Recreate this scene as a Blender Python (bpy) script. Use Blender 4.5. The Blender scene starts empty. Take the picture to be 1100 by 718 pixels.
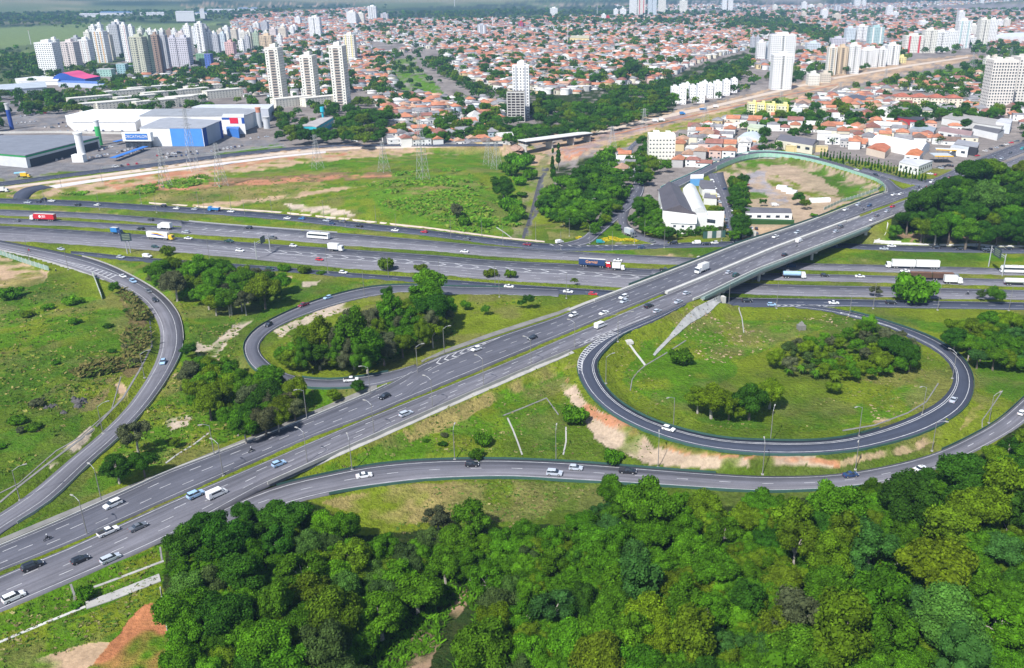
import bpy, math, random
import numpy as np
C = bpy.context.scene
# ---------------------------------------------------------------- camera, world, sun, exposure
F, CX, CY, CH, PITCH = 940.0, 620.0, 359.0, 130.0, math.radians(21.46)
SP, CP = math.sin(PITCH), math.cos(PITCH)
cam = bpy.data.objects.new('camera', bpy.data.cameras.new('camera'))
C.collection.objects.link(cam); C.camera = cam
cam.location = (0, 0, CH); cam.rotation_euler = (math.pi/2 - PITCH, 0, 0)
cam.data.sensor_fit = 'HORIZONTAL'; cam.data.sensor_width = 36
cam.data.lens = F/1100*36; cam.data.shift_x = -(CX-550)/1100
cam.data.clip_start = 1; cam.data.clip_end = 40000
SUN_EL = math.radians(50); SDX, SDY = -0.50, -0.866          # horizontal direction towards the sun
w = bpy.data.worlds.new('World'); C.world = w; w.use_nodes = True
nt = w.node_tree; bg = nt.nodes['Background']
sky = nt.nodes.new('ShaderNodeTexSky'); sky.sky_type = 'NISHITA'; sky.sun_disc = False
sky.sun_elevation = SUN_EL; sky.sun_rotation = math.atan2(SDX, SDY)
sky.air_density = 1.0; sky.dust_density = 1.0
nt.links.new(sky.outputs[0], bg.inputs[0]); bg.inputs[1].default_value = 0.105
sun = bpy.data.objects.new('sun', bpy.data.lights.new('sun', 'SUN')); C.collection.objects.link(sun)
sun.data.energy = 4.8; sun.data.angle = math.radians(0.53); sun.data.color = (1.0, 0.975, 0.94)
_se, _ce = math.sin(SUN_EL), math.cos(SUN_EL)
sun.rotation_euler = (math.acos(_se), 0, math.atan2(SDX, -SDY))
sun.location = (-100, -200, 300)
C.view_settings.view_transform = 'Standard'; C.view_settings.look = 'None'
C.view_settings.gamma = 1; C.view_settings.exposure = 0.50
C.cycles.use_denoising = True; C.cycles.max_bounces = 6; C.cycles.transparent_max_bounces = 8
C.cycles.volume_bounces = 0
# ---------------------------------------------------------------- projection helpers (pixels of the 1100x718 photograph <-> metres)
def P(px, py, z=0.0):
    a = (px-CX)/F; b = (CY-py)/F
    d = (a, CP + b*SP, -SP + b*CP)
    k = (z-CH)/d[2]
    return (a*k, d[1]*k, z)
def PV(px, py, z=0.0):
    px = np.asarray(px, float); py = np.asarray(py, float)
    a = (px-CX)/F; b = (CY-py)/F
    k = (z-CH)/(-SP + b*CP)
    return a*k, (CP + b*SP)*k
def PJ(x, y, z):
    fz = y*CP - (z-CH)*SP; u = y*SP + (z-CH)*CP
    return CX + F*x/fz, CY - F*u/fz
def depth(y, z=0): return y*CP - (z-CH)*SP
def height_for(x, y, z0, ytop):
    lo, hi = 0.0, 400.0
    for _ in range(40):
        m = (lo+hi)/2
        if PJ(x, y, z0+m)[1] > ytop: lo = m
        else: hi = m
    return lo
rnd = random.Random(7); rng = np.random.default_rng(7)
# ---------------------------------------------------------------- value noise (numpy)
_perm = rng.random((257, 257))
def vnoise(x, y, s=1.0, off=0.0):
    x = np.asarray(x, float)/s + off*17.3; y = np.asarray(y, float)/s + off*9.1
    xi = np.floor(x).astype(int); yi = np.floor(y).astype(int); fx = x-xi; fy = y-yi
    fx = fx*fx*(3-2*fx); fy = fy*fy*(3-2*fy)
    g = lambda i, j: _perm[i % 256, j % 256]
    return (g(xi,yi)*(1-fx)+g(xi+1,yi)*fx)*(1-fy) + (g(xi,yi+1)*(1-fx)+g(xi+1,yi+1)*fx)*fy
def fbm(x, y, s, oct=4, off=0.0):
    t = 0; a = 0.5; n = 0
    for i in range(oct):
        t = t + a*vnoise(x, y, s/2**i, off+i*3.7); n += a; a *= 0.55
    return t/n
def inpoly(px, py, poly):
    poly = np.asarray(poly, float); inside = np.zeros(np.shape(px), bool); n = len(poly); j = n-1
    for i in range(n):
        xi, yi = poly[i]; xj, yj = poly[j]
        if yi != yj:
            inside ^= ((yi > py) != (yj > py)) & (px < (xj-xi)*(py-yi)/(yj-yi)+xi)
        j = i
    return inside
def inp1(x, y, poly):
    ins = False; j = len(poly)-1
    for i in range(len(poly)):
        xi, yi = poly[i][0], poly[i][1]; xj, yj = poly[j][0], poly[j][1]
        if (yi > y) != (yj > y) and x < (xj-xi)*(y-yi)/(yj-yi)+xi: ins = not ins
        j = i
    return ins
# ---------------------------------------------------------------- materials
MATS = {}
def _pr(name, rough=0.85, spec=0.2):
    m = bpy.data.materials.new(name); m.use_nodes = True
    b = m.node_tree.nodes['Principled BSDF']
    b.inputs['Roughness'].default_value = rough; b.inputs['Specular IOR Level'].default_value = spec
    return m, m.node_tree, b
def N(nt, t, **kw):
    n = nt.nodes.new(t)
    for k, v in kw.items():
        if k.startswith('i_'): n.inputs[k[2:].replace('_', ' ')].default_value = v
        else: setattr(n, k, v)
    return n
def mathn(nt, op, a, b=None):
    n = nt.nodes.new('ShaderNodeMath'); n.operation = op
    for i, v in enumerate((a, b)):
        if v is None: continue
        if hasattr(v, 'type'): nt.links.new(v, n.inputs[i])
        else: n.inputs[i].default_value = v
    return n.outputs[0]
def scalecol(nt, col, fac):
    n = nt.nodes.new('ShaderNodeVectorMath'); n.operation = 'SCALE'
    if hasattr(col, 'type'): nt.links.new(col, n.inputs[0])
    else: n.inputs[0].default_value = col[:3]
    nt.links.new(fac, n.inputs['Scale']); return n.outputs[0]
def mixc(nt, f, a, b):
    n = nt.nodes.new('ShaderNodeMix'); n.data_type = 'RGBA'
    for v, i in ((f, 0), (a, 6), (b, 7)):
        if hasattr(v, 'type'): nt.links.new(v, n.inputs[i])
        else: n.inputs[i].default_value = v if i == 0 else (*v[:3], 1)
    return n.outputs[2]
def noisef(nt, scale, lo, hi, detail=4, vec=None, rough=0.6):
    n = N(nt, 'ShaderNodeTexNoise'); n.inputs['Scale'].default_value = scale; n.inputs['Detail'].default_value = detail
    n.inputs['Roughness'].default_value = rough
    if vec is not None: nt.links.new(vec, n.inputs['Vector'])
    r = N(nt, 'ShaderNodeMapRange'); nt.links.new(n.outputs[0], r.inputs[0])
    r.inputs[1].default_value = 0.3; r.inputs[2].default_value = 0.7; r.inputs[3].default_value = lo; r.inputs[4].default_value = hi
    return r.outputs[0]
def geo_pos(nt): return N(nt, 'ShaderNodeNewGeometry').outputs['Position']
def plain(name, col, rough=0.8, spec=0.2, var=0.12, scale=0.6, metal=0.0, objcol=False, coat=0.0, bump=0):
    if name in MATS: return MATS[name]
    m, nt, b = _pr(name, rough, spec); b.inputs['Metallic'].default_value = metal
    if coat: b.inputs['Coat Weight'].default_value = coat
    base = N(nt, 'ShaderNodeObjectInfo').outputs['Color'] if objcol else tuple(col)
    f = noisef(nt, scale, 1-var, 1+var, vec=geo_pos(nt))
    nt.links.new(scalecol(nt, base, f), b.inputs['Base Color'])
    MATS[name] = m; return m
def attr_mat(name, rough=0.85, var=0.15, scale=0.3, att='col'):
    if name in MATS: return MATS[name]
    m, nt, b = _pr(name, rough)
    a = N(nt, 'ShaderNodeAttribute', attribute_name=att)
    nt.links.new(scalecol(nt, a.outputs['Color'], noisef(nt, scale, 1-var, 1+var, vec=geo_pos(nt))), b.inputs['Base Color'])
    MATS[name] = m; return m
def leaf_mat(name, use_attr=False):
    if name in MATS: return MATS[name]
    m = bpy.data.materials.new(name); m.use_nodes = True; nt = m.node_tree; nt.nodes.clear()
    out = N(nt, 'ShaderNodeOutputMaterial')
    src = N(nt, 'ShaderNodeAttribute', attribute_name='col').outputs['Color'] if use_attr else N(nt, 'ShaderNodeObjectInfo').outputs['Color']
    if not use_attr:
        v = N(nt, 'ShaderNodeAttribute', attribute_name='lv').outputs['Fac']
        src = scalecol(nt, src, v)
    f = noisef(nt, 0.35, 0.7, 1.3, detail=2, vec=geo_pos(nt))
    col = scalecol(nt, src, f)
    d = N(nt, 'ShaderNodeBsdfPrincipled'); d.inputs['Roughness'].default_value = 0.8; d.inputs['Specular IOR Level'].default_value = 0.06
    t = N(nt, 'ShaderNodeBsdfTranslucent'); mx = N(nt, 'ShaderNodeMixShader'); mx.inputs[0].default_value = 0.22
    nt.links.new(col, d.inputs['Base Color']); nt.links.new(col, t.inputs[0])
    nt.links.new(d.outputs[0], mx.inputs[1]); nt.links.new(t.outputs[0], mx.inputs[2]); nt.links.new(mx.outputs[0], out.inputs[0])
    MATS[name] = m; return m
def asphalt(name, col, streak=0.16, patch=0.1, lane=3.5):
    if name in MATS: return MATS[name]
    m, nt, b = _pr(name, 0.88, 0.25)
    uv = N(nt, 'ShaderNodeUVMap'); sep = N(nt, 'ShaderNodeSeparateXYZ'); nt.links.new(uv.outputs[0], sep.inputs[0])
    cmb = N(nt, 'ShaderNodeCombineXYZ')
    nt.links.new(sep.outputs[0], cmb.inputs[0]); nt.links.new(mathn(nt, 'MULTIPLY', sep.outputs[1], 0.03), cmb.inputs[1])
    f1 = noisef(nt, 0.9, 1-streak, 1+streak, detail=3, vec=cmb.outputs[0])           # long streaks worn by the traffic
    f2 = noisef(nt, 0.05, 1-patch, 1+patch, detail=5, vec=geo_pos(nt), rough=0.7)
    f3 = noisef(nt, 2.2, 0.93, 1.07, detail=2, vec=geo_pos(nt))
    s = mathn(nt, 'SINE', mathn(nt, 'MULTIPLY', sep.outputs[0], 2*math.pi/lane))
    f4 = mathn(nt, 'ADD', mathn(nt, 'MULTIPLY', s, 0.05), 1.0)
    f = mathn(nt, 'MULTIPLY', mathn(nt, 'MULTIPLY', f1, f2), mathn(nt, 'MULTIPLY', f3, f4))
    nt.links.new(scalecol(nt, col, f), b.inputs['Base Color'])
    MATS[name] = m; return m
WHITE = plain('road_paint', (0.44, 0.44, 0.45), 0.7, 0.3, 0.3, 0.5)
CONC = plain('concrete', (0.36, 0.35, 0.33), 0.9, 0.15, 0.14, 0.35)
CONC_D = plain('weathered_concrete', (0.20, 0.195, 0.185), 0.9, 0.15, 0.2, 0.3)
CONC_L = plain('light_concrete', (0.50, 0.49, 0.46), 0.9, 0.15, 0.12, 0.3)
BARK = plain('bark', (0.15, 0.125, 0.10), 0.95, 0.1, 0.3, 2.0)
BARK_L = plain('pale_bark', (0.34, 0.31, 0.27), 0.95, 0.1, 0.3, 2.0)
STEEL = plain('galvanised_steel', (0.42, 0.43, 0.44), 0.55, 0.4, 0.08, 1.0, metal=0.2)
GREENP = plain('green_painted_steel', (0.045, 0.105, 0.09), 0.6, 0.3, 0.12, 0.5)
LEAF = leaf_mat('foliage'); LEAF_A = leaf_mat('mixed_foliage', True)
# ---------------------------------------------------------------- mesh building
class MB:
    def __init__(s): s.v = []; s.f = []; s.m = []; s.n = 0
    def add(s, V, Fc, mi=0):
        s.v.extend([tuple(p) for p in V]); s.f.extend([tuple(i+s.n for i in f) for f in Fc]); s.m.extend([mi]*len(Fc)); s.n += len(V)
    def box(s, c, d, yaw=0.0, mi=0, taper=1.0):
        x, y, z = d[0]/2, d[1]/2, d[2]/2; cs, sn = math.cos(yaw), math.sin(yaw); V = []
        for k, t in ((-1, 1.0), (1, taper)):
            for a, b in ((-1,-1),(1,-1),(1,1),(-1,1)):
                u, v = a*x*t, b*y*t
                V.append((c[0]+u*cs-v*sn, c[1]+u*sn+v*cs, c[2]+k*z))
        s.add(V, [(0,3,2,1),(4,5,6,7),(0,1,5,4),(1,2,6,5),(2,3,7,6),(3,0,4,7)], mi)
    def bar(s, a, b, r, r2=None, n=4, mi=0, caps=True):
        a = np.array(a, float); b = np.array(b, float); r2 = r if r2 is None else r2
        d = b-a; L = np.linalg.norm(d)
        if L < 1e-6: return
        d /= L; u = np.cross(d, (0,0,1) if abs(d[2]) < 0.9 else (1,0,0)); u /= np.linalg.norm(u); v = np.cross(d, u)
        V = []
        for p, q in ((a, r), (b, r2)):
            for i in range(n):
                t = 2*math.pi*(i+0.5)/n; V.append(p + q*(math.cos(t)*u+math.sin(t)*v))
        Fc = [(i, (i+1) % n, n+(i+1) % n, n+i) for i in range(n)]
        if caps: Fc += [tuple(range(n-1, -1, -1)), tuple(range(n, 2*n))]
        s.add(V, Fc, mi)
    def prism(s, poly, z0, z1, mi=0):       # vertical extrusion of an xy polygon
        n = len(poly); V = [(p[0], p[1], z0) for p in poly] + [(p[0], p[1], z1) for p in poly]
        s.add(V, [tuple(range(n-1, -1, -1)), tuple(range(n, 2*n))] + [(i, (i+1) % n, n+(i+1) % n, n+i) for i in range(n)], mi)
    def side(s, prof, y0, y1, mi=0, top_in=None):   # x-z profile extruded along y
        n = len(prof); V = [(p[0], y0, p[1]) for p in prof] + [(p[0], y1, p[1]) for p in prof]
        s.add(V, [tuple(range(n)), tuple(range(2*n-1, n-1, -1))] + [(i, n+i, n+(i+1) % n, (i+1) % n) for i in range(n)], mi)
    def quad(s, a, b, c, d, mi=0): s.add([a, b, c, d], [(0,1,2,3)], mi)
    def build(s, name, mats, parent=None, smooth=False, loc=None):
        me = bpy.data.meshes.new(name); me.from_pydata(s.v, [], s.f)
        mats = mats if isinstance(mats, (list, tuple)) else [mats]
        for m in mats: me.materials.append(m)
        if len(mats) > 1: me.polygons.foreach_set('material_index', s.m)
        if smooth: me.polygons.foreach_set('use_smooth', [True]*len(s.f))
        me.update(); return link(name, me, parent, loc)
def link(name, me, parent=None, loc=None):
    o = bpy.data.objects.new(name, me); C.collection.objects.link(o)
    if parent is not None: o.parent = parent
    if loc is not None: o.location = loc
    return o
def npmesh(name, V, Fq, mats, cols=None, mi=None, att='col', parent=None, uv=None, smooth=False):
    V = np.asarray(V, np.float32); Fq = np.asarray(Fq, np.int32); k = Fq.shape[1]
    me = bpy.data.meshes.new(name or 'crown'); me.vertices.add(len(V)); me.vertices.foreach_set('co', V.ravel())
    me.loops.add(Fq.size); me.loops.foreach_set('vertex_index', Fq.ravel())
    me.polygons.add(len(Fq)); me.polygons.foreach_set('loop_start', np.arange(0, Fq.size, k, dtype=np.int32))
    me.polygons.foreach_set('loop_total', np.full(len(Fq), k, np.int32))
    for m in (mats if isinstance(mats, (list, tuple)) else [mats]): me.materials.append(m)
    if mi is not None: me.polygons.foreach_set('material_index', np.asarray(mi, np.int32))
    if smooth: me.polygons.foreach_set('use_smooth', np.ones(len(Fq), bool))
    if cols is not None:
        cols = np.asarray(cols, np.float32)
        if cols.ndim == 1:
            a = me.attributes.new(att, 'FLOAT', 'POINT' if len(cols) == len(V) else 'FACE'); a.data.foreach_set('value', cols)
        else:
            if cols.shape[1] == 3: cols = np.hstack([cols, np.ones((len(cols), 1), np.float32)])
            a = me.attributes.new(att, 'FLOAT_COLOR', 'POINT' if len(cols) == len(V) else 'FACE'); a.data.foreach_set('color', cols.ravel())
    if uv is not None:
        l = me.uv_layers.new(name='UVMap'); l.data.foreach_set('uv', np.asarray(uv, np.float32)[Fq.ravel()].ravel())
    me.update(calc_edges=True); me.validate()
    return link(name, me, parent) if name else me
def tag(o, label=None, cat=None, group=None, kind=None):
    if label: o['label'] = label
    if cat: o['category'] = cat
    if group: o['group'] = group
    if kind: o['kind'] = kind
    return o
def empty(name, loc, rz=0.0):
    o = bpy.data.objects.new(name, None); C.collection.objects.link(o); o.location = loc; o.rotation_euler = (0, 0, rz)
    o.empty_display_size = 0.5; return o
def copy_tree(o, parent=None):
    c = o.copy(); C.collection.objects.link(c)
    if parent is not None: c.parent = parent
    for ch in list(o.children): copy_tree(ch, c)
    return c
def paint(o, col):
    o.color = (*col, 1)
    return o
ORD = ['first','second','third','fourth','fifth','sixth','seventh','eighth','ninth','tenth','eleventh','twelfth','thirteenth','fourteenth','fifteenth','sixteenth','seventeenth','eighteenth','nineteenth','twentieth']
def ordw(i):
    if i < 20: return ORD[i]
    i += 1; t = {20:'twentieth',30:'thirtieth',40:'fortieth',50:'fiftieth'}.get(i)
    if t: return t
    return {2:'twenty',3:'thirty',4:'forty',5:'fifty'}[i//10] + '-' + ORD[i % 10-1]
# ---------------------------------------------------------------- roads: pairs of edge points (x1,y1,x2,y2,z) in photo pixels
def zH(x): return float(np.interp(x, [-80, 180, 400, 550, 700, 935, 1250], [2.0, 2.2, 4.6, 6.4, 8.0, 8.0, 9.0]))
def col(*p): return p
ROADS = {}
def zip4(top, bot, z):
    tx, ty = zip(*top); bx, by = zip(*bot); xs = sorted(set(tx) | set(bx))
    return [(x, float(np.interp(x, tx, ty)), x, float(np.interp(x, bx, by)), z(x) if callable(z) else z) for x in xs]
SNp = [(-150,207,212),(0,213,218.4),(73,215,221.3),(150,219.5,226),(220,223.8,230),(300,229.8,236),(380,238.2,245.2),(460,247.2,253.4),(540,257,263.6),(600,262.4,268.8),(658,263,269),(702,261.8,266.9),(760,260,265.4),(800,259.2,264.6),(860,260,265.6),(911,261.7,267.5),(960,263.3,269.5),(1020,264.8,270.9),(1100,266,272.2),(1250,268.5,275)]
A1p = [(-150,217,222.5),(0,225,231.2),(80,228,234),(160,233.4,239.5),(215,239,245.5)]
A2p = [(-150,224.5,230),(0,233.9,239.8),(80,237.6,243.4),(160,242.2,248.2),(215,245.6,252.2)]
Ap = [(195,237,251.2),(220,239.6,252.7),(300,245.8,257.6),(380,251.4,264.6),(460,258.2,269.4),(540,265.3,276),(620,270.4,279.8),(680,273.8,282.4),(731,276.4,284.4),(800,280,287.5),(860,282.6,289.8),(940,284.6,291.8),(1020,286.7,293.6),(1100,289,295.8),(1250,293,300)]
B1p = [(-150,236,251),(0,242.6,258.4),(80,247.2,262.6),(150,251.8,267.9),(220,257.2,273.4),(300,262.8,281.2),(380,268.2,288.8),(460,273.6,294.4),(540,280,301),(620,283.8,305.8),(665,287.3,308.6),(720,290,311.5)]
R1p = [(700,288.8,297.5),(760,291.4,299.3),(842,293.8,301),(940,296,303.4),(1020,298.4,305.5),(1100,300.7,307.7),(1250,305,312)]
R2p = [(700,298.5,310.5),(760,302.4,314),(860,306.2,317.8),(940,307.8,319),(1020,309.8,321),(1100,311.8,321.9),(1250,316,327)]
SSp = [(76,269.8,272.6),(94,271,275),(140,275.6,280.4),(220,281.2,286.4),(300,286.9,291.8),(380,293.3,298.6),(474,299.9,305.5),(540,304.8,311.2),(620,309.8,317),(651,311.5,319),(720,316,325),(770,319,329.5),(820,320.2,330),(870,320.9,329),(940,322,329.6),(1020,323.6,331.5),(1100,325,332.5),(1250,328,336)]
q = lambda L, z=0.0: [(x, a, x, b, z) for x, a, b in L]
Utop = [(-150,651),(-80,620),(0,587),(71,557),(178,508),(270,473.4),(346,443.5),(400,421),(432,405),(446,395),(474,382),(525,365),(550,356.5),(600,340),(626,329),(671,312),(731,289),(798,262.5),(856,243.8),(878,236),(921.8,218.8),(948,209),(975,202),(998,194),(1046,172.2),(1100,151.8),(1250,98)]
Ubot = [(-150,680),(-80,648),(0,613),(71,584.7),(176,538),(270,496.4),(346,464),(387,449.2),(489,407),(550,381.5),(600,360.5),(651,339.5),(707.6,316.2),(760,294.8),(821.5,268.4),(901.5,238),(972.7,212),(1040,187.6),(1100,163.5),(1250,110)]
Ltop = [(-150,688),(-80,656),(0,619),(71,589.8),(188.5,536.8),(277,499.5),(389.7,451.5),(550,387),(600,365.5),(651,344.5),(707.6,319.8),(760,298.2),(830,268.6),(900,242.4),(971,215.4),(1040,191),(1100,167),(1250,113)]
Lbot = [(-150,732),(-80,696),(0,657),(76,624),(130,600.5),(183,576),(230,550),(277.6,523.5),(402.5,467.4),(550,402.5),(621.5,372.6),(670,352),(735,326),(751.6,319.6),(812.7,290.2),(900,256.4),(962.5,231.6),(1040,200),(1100,176),(1250,122)]
Wp = [(-120,244,-120,236,0),(0,268,0,258.4,0),(40,277,45,266.8,.2),(76,287.5,88,275.8,.4),(108,299,119,286,.7),(133,310,151,302,.9),(153,323,174,317,1.1),(166,340,190,335.5,1.3),(172,358,196,355,1.5),(170,380,195,376,1.6),(160,403,184,400,1.7),(135,439,159,436.5,1.8),(108,466,128,470,1.8),(76.4,492.5,97,498,1.8),(28,533,50,542,1.8),(0,551.6,18,562,1.8),(-60,590,-45,603,1.8)]
LLp = [(600,310.5,600,319.6,0),(552,309,552,318,0),(486.5,307.8,486.5,317.4,0),(436,306,438,314.2,.1),(397,308.6,402,318.4,.3),(367,315,372,324.5,.6),(334,325,339,334.5,1),(303,338,309,346,1.4),(276,353,288,358.5,1.8),(263,368,279,369.5,2.2),(263,382,280,379,2.5),(272,396,288,388.5,2.9),(293,408,303,399,3.2),(321,415.3,324,405.6,3.6),(350,417.8,352,408,4),(384.6,416.3,380,406,4.4),(410,412,404,402,4.7),(436,404.5,430,396.5,5.0),(450,398.5,446,391.5,5.2)]
RLp = [(737,325.5,737.5,326.5,8.0),(700,340.5,706,343.5,7.9),(670,352.5,687,351.5,7.6),(645,363,668,361,7.2),(628,375,653,374.5,6.9),(620.5,388,642,388,6.6),(621.5,402,642.5,401,6.3),(628.5,417,650,415.5,6),(641,432,661,428,5.6),(660,447,678,440,5.2),(684,459.5,700,451,4.8),(712,470.5,724,459,4.4),(746,480,755,467,4),(782,485.6,786,471.8,3.6),(820,488.7,820,473.4,3.3),(871,488.7,866,474,3),(916.8,485,905,470.5,2.6),(962.6,474.9,945,460.3,2.3),(998.3,463,979,447.5,2),(1023.8,449,1003,435,1.7),(1039,435,1016,424,1.4),(1046,415,1023.5,410,1.1),(1043,399,1023,397.5,.9),(1033,384,1014,384.5,.7),(1018,372,998,372.5,.5),(997,360.8,978,362.8,.3),(963,348.7,950,350.3,.15),(930,338.7,915,340.6,.05),(896,331.4,884,333.8,0),(866,327.6,852,330.5,0)]
R3p = [(215,559,226,571,2.2),(250,541,280,550,2),(283,527,312,541,1.7),(312,518,338.8,533.8,1.4),(346.4,510.4,368,527.6,1),(397,500.3,402,522.6,.6),(448,495.2,450,516.6,.2),(499,493.4,499,514,0),(550,493.6,550,513.2,0),(616,496.6,616,516.9,0),(693,502.7,693,521,0),(769,508.6,769,525.9,0),(820,511.5,820,528.2,0),(896,509.4,900,525,0),(947,501.5,955,517,0),(998,488.7,1010,502,0),(1036.5,472,1050,484,0),(1070,453,1086,464,0),(1100,427,1119,439,0),(1150,380,1180,395,0)]
Ep = [(950,210.5,972,204,8),(952,203.5,964,200,8),(945,195.5,953,191.5,8),(921.8,187,925,182.5,8),(878,174.2,880,169.8,7.6),(850,168.7,852,165,7.2),(820,166.4,820,162.8,6.8),(800,169,799,165,6.4),(775,178,772,173.5,5.6),(748,191,744,186.5,4.6),(728,201,722,196,3.4),(712,208,706,204,2.6)]
Fp = [(925,184,927,180,8.02),(950,190,952,186.5,8.05),(975,197.5,978,192.5,8.1),(1000,201,1003,192.5,8.2)]
Jp = [(600,262,622,264,0),(620,257.5,634,261,0),(636,246,647,250.5,.3),(655,229,668,232,.8),(670,212,686,216,1.4),(680,199,692,202,1.8),(679,185,687,185,2.2),(676,170,682,170,2.8),(674,160,680,160,3),(684,150,689,151,3.4)]
J2p = [(663,228,677,223,1),(665,240,674,238,.7),(671,250,681,246.5,.3),(688,258,697,253.5,.1),(714,263.5,720,258.5,0)]
STp = [(760,187,777,185,3),(763,193,778,191,2.5),(770,206,783,205,1.5),(777,225,787,224,.8),(782,245,792,244,.2),(786,260,798,259,0)]
NWp = [(-120,212,-120,209,0),(0,200,0,195.8,1),(50,193,50,189.4,1),(100,186.4,100,183,1.5),(160,179.6,160,176.2,2),(222,171,222,168,2.5),(310,161,310,158.6,3),(358,157.4,358,155.6,3),(400,157,400,155.2,3),(540,156.4,540,154.8,3)]
NXp = [(14,213.4,30,213.8,0),(16,208,33,209.5,.3),(28,201.5,42,204.3,.6),(44,198.8,56,201.2,.8)]
ASP = asphalt('asphalt_aged', (0.138, 0.136, 0.156), streak=0.3, patch=.16)
ASP_D = asphalt('asphalt_new', (0.050, 0.058, 0.084), streak=0.12)
ASP_M = asphalt('asphalt_grey', (0.102, 0.104, 0.126), streak=0.22, patch=.14)
ROADDEF = [  # key, name, label, pairs, material, z offset, bridge px range, direction of traffic
 ('SN','service_road','dark two lane service road on the far side of the highway',q(SNp),ASP_D,0.0,-1),
 ('A1','highway','grey outer carriageway at the far side, west half',q(A1p),ASP_M,0.01,-1),
 ('A2','highway','grey inner carriageway next to the grass strip, west half',q(A2p),ASP_M,0.0,-1),
 ('A','highway','wide grey far carriageway of the highway',q(Ap),ASP,0.02,-1),
 ('B','highway','wide grey near carriageway of the highway with hatched gore',q(B1p),ASP,0.0,1),
 ('R1','highway','grey carriageway beyond the bridge with tanker trucks',q(R1p),ASP,0.02,1),
 ('R2','highway','grey outer carriageway beyond the bridge',q(R2p),ASP,0.03,1),
 ('SS','service_road','two lane service road on the near side of the highway',q(SSp),ASP_D,0.01,1),
 ('U','highway','far carriageway of the diagonal elevated highway',zip4(Utop,Ubot,zH),ASP_M,0.04,-1),
 ('L','highway','near carriageway of the diagonal elevated highway',zip4(Ltop,Lbot,zH),ASP,0.04,1),
 ('W','ramp','curved ramp at the left beside the grassy hill',Wp,ASP,0.05,1),
 ('LL','ramp','left loop ramp round the small wood',LLp,ASP_M,0.06,1),
 ('RL','ramp','dark loop ramp on the right round the grassy infield',RLp,ASP_D,0.06,1),
 ('R3','ramp','lower ramp running along the forest edge',R3p,ASP,0.02,1),
 ('E','ramp','ramp curving round the dirt lot',Ep,ASP_M,0.06,1),
 ('F','ramp','slip road beside the petrol station',Fp,ASP_M,0.09,1),
 ('J','street','street climbing between the hedge and the factory',Jp,ASP_M,0.05,1),
 ('J2','street','side street with a parked trailer',J2p,ASP_M,0.08,1),
 ('ST','street','street lined with parked cars beside the factory',STp,ASP_M,0.05,1),
 ('NW','service_road','dark road along the shopping sheds',NWp,ASP_D,0.03,1),
 ('NX','street','short connecting road at the far left',NXp,ASP_D,0.04,1),
]
def spline(pairs, sub=10):
    A = np.array([P(p[0], p[1], p[4]) for p in pairs]); B = np.array([P(p[2], p[3], p[4]) for p in pairs])
    M = np.hstack([A, B]); n = len(M)
    M = np.vstack([2*M[0]-M[1], M, 2*M[-1]-M[-2]]); out = []
    mid = (M[:, :3]+M[:, 3:])/2
    t = np.concatenate([[0], np.cumsum(np.sqrt(np.linalg.norm(np.diff(mid, axis=0), axis=1))+1e-6)])
    for i in range(1, n):
        p0, p1, p2, p3 = M[i-1:i+3]; t0, t1, t2, t3 = t[i-1:i+3]
        L = np.linalg.norm(mid[i+1]-mid[i]); k = max(2, int(L/5))
        for j in range(k):
            u = t1+(t2-t1)*j/k
            a1 = (t1-u)/(t1-t0)*p0+(u-t0)/(t1-t0)*p1; a2 = (t2-u)/(t2-t1)*p1+(u-t1)/(t2-t1)*p2; a3 = (t3-u)/(t3-t2)*p2+(u-t2)/(t3-t2)*p3
            b1 = (t2-u)/(t2-t0)*a1+(u-t0)/(t2-t0)*a2; b2 = (t3-u)/(t3-t1)*a2+(u-t1)/(t3-t1)*a3
            out.append((t2-u)/(t2-t1)*b1+(u-t1)/(t2-t1)*b2)
    out.append(M[n]); out = np.array(out); return out[:, :3], out[:, 3:]
RB = {}
for key, nm, lb, prs, mt, dz, dr in ROADDEF:
    A, B = spline(prs); A = A+(0, 0, dz); B = B+(0, 0, dz); M = (A+B)/2
    s = np.concatenate([[0], np.cumsum(np.linalg.norm(np.diff(M, axis=0), axis=1))])
    T = np.gradient(M, axis=0); T[:, 2] = 0; T /= np.linalg.norm(T, axis=1)[:, None]+1e-9
    # true half width: edge separation across the direction of travel
    D = B-A; perp = np.abs(D[:, 0]*T[:, 1]-D[:, 1]*T[:, 0])
    # shift the two edges so that both lie square across the road
    RB[key] = dict(A=A, B=B, M=M, s=s, T=T, hw=perp/2, dir=dr, name=nm, label=lb, mat=mt)
BRX = (P(758, 0+305, 8)[0], P(938, 245, 8)[0])     # the bridge spans this X range
def at(key, s, off=None, t=None):
    """point on road: s metres along, t 0..1 across (A side to B side)"""
    r = RB[key]
    a = np.array([np.interp(s, r['s'], r['A'][:, i]) for i in range(3)]); b = np.array([np.interp(s, r['s'], r['B'][:, i]) for i in range(3)])
    return a+(b-a)*t
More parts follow.
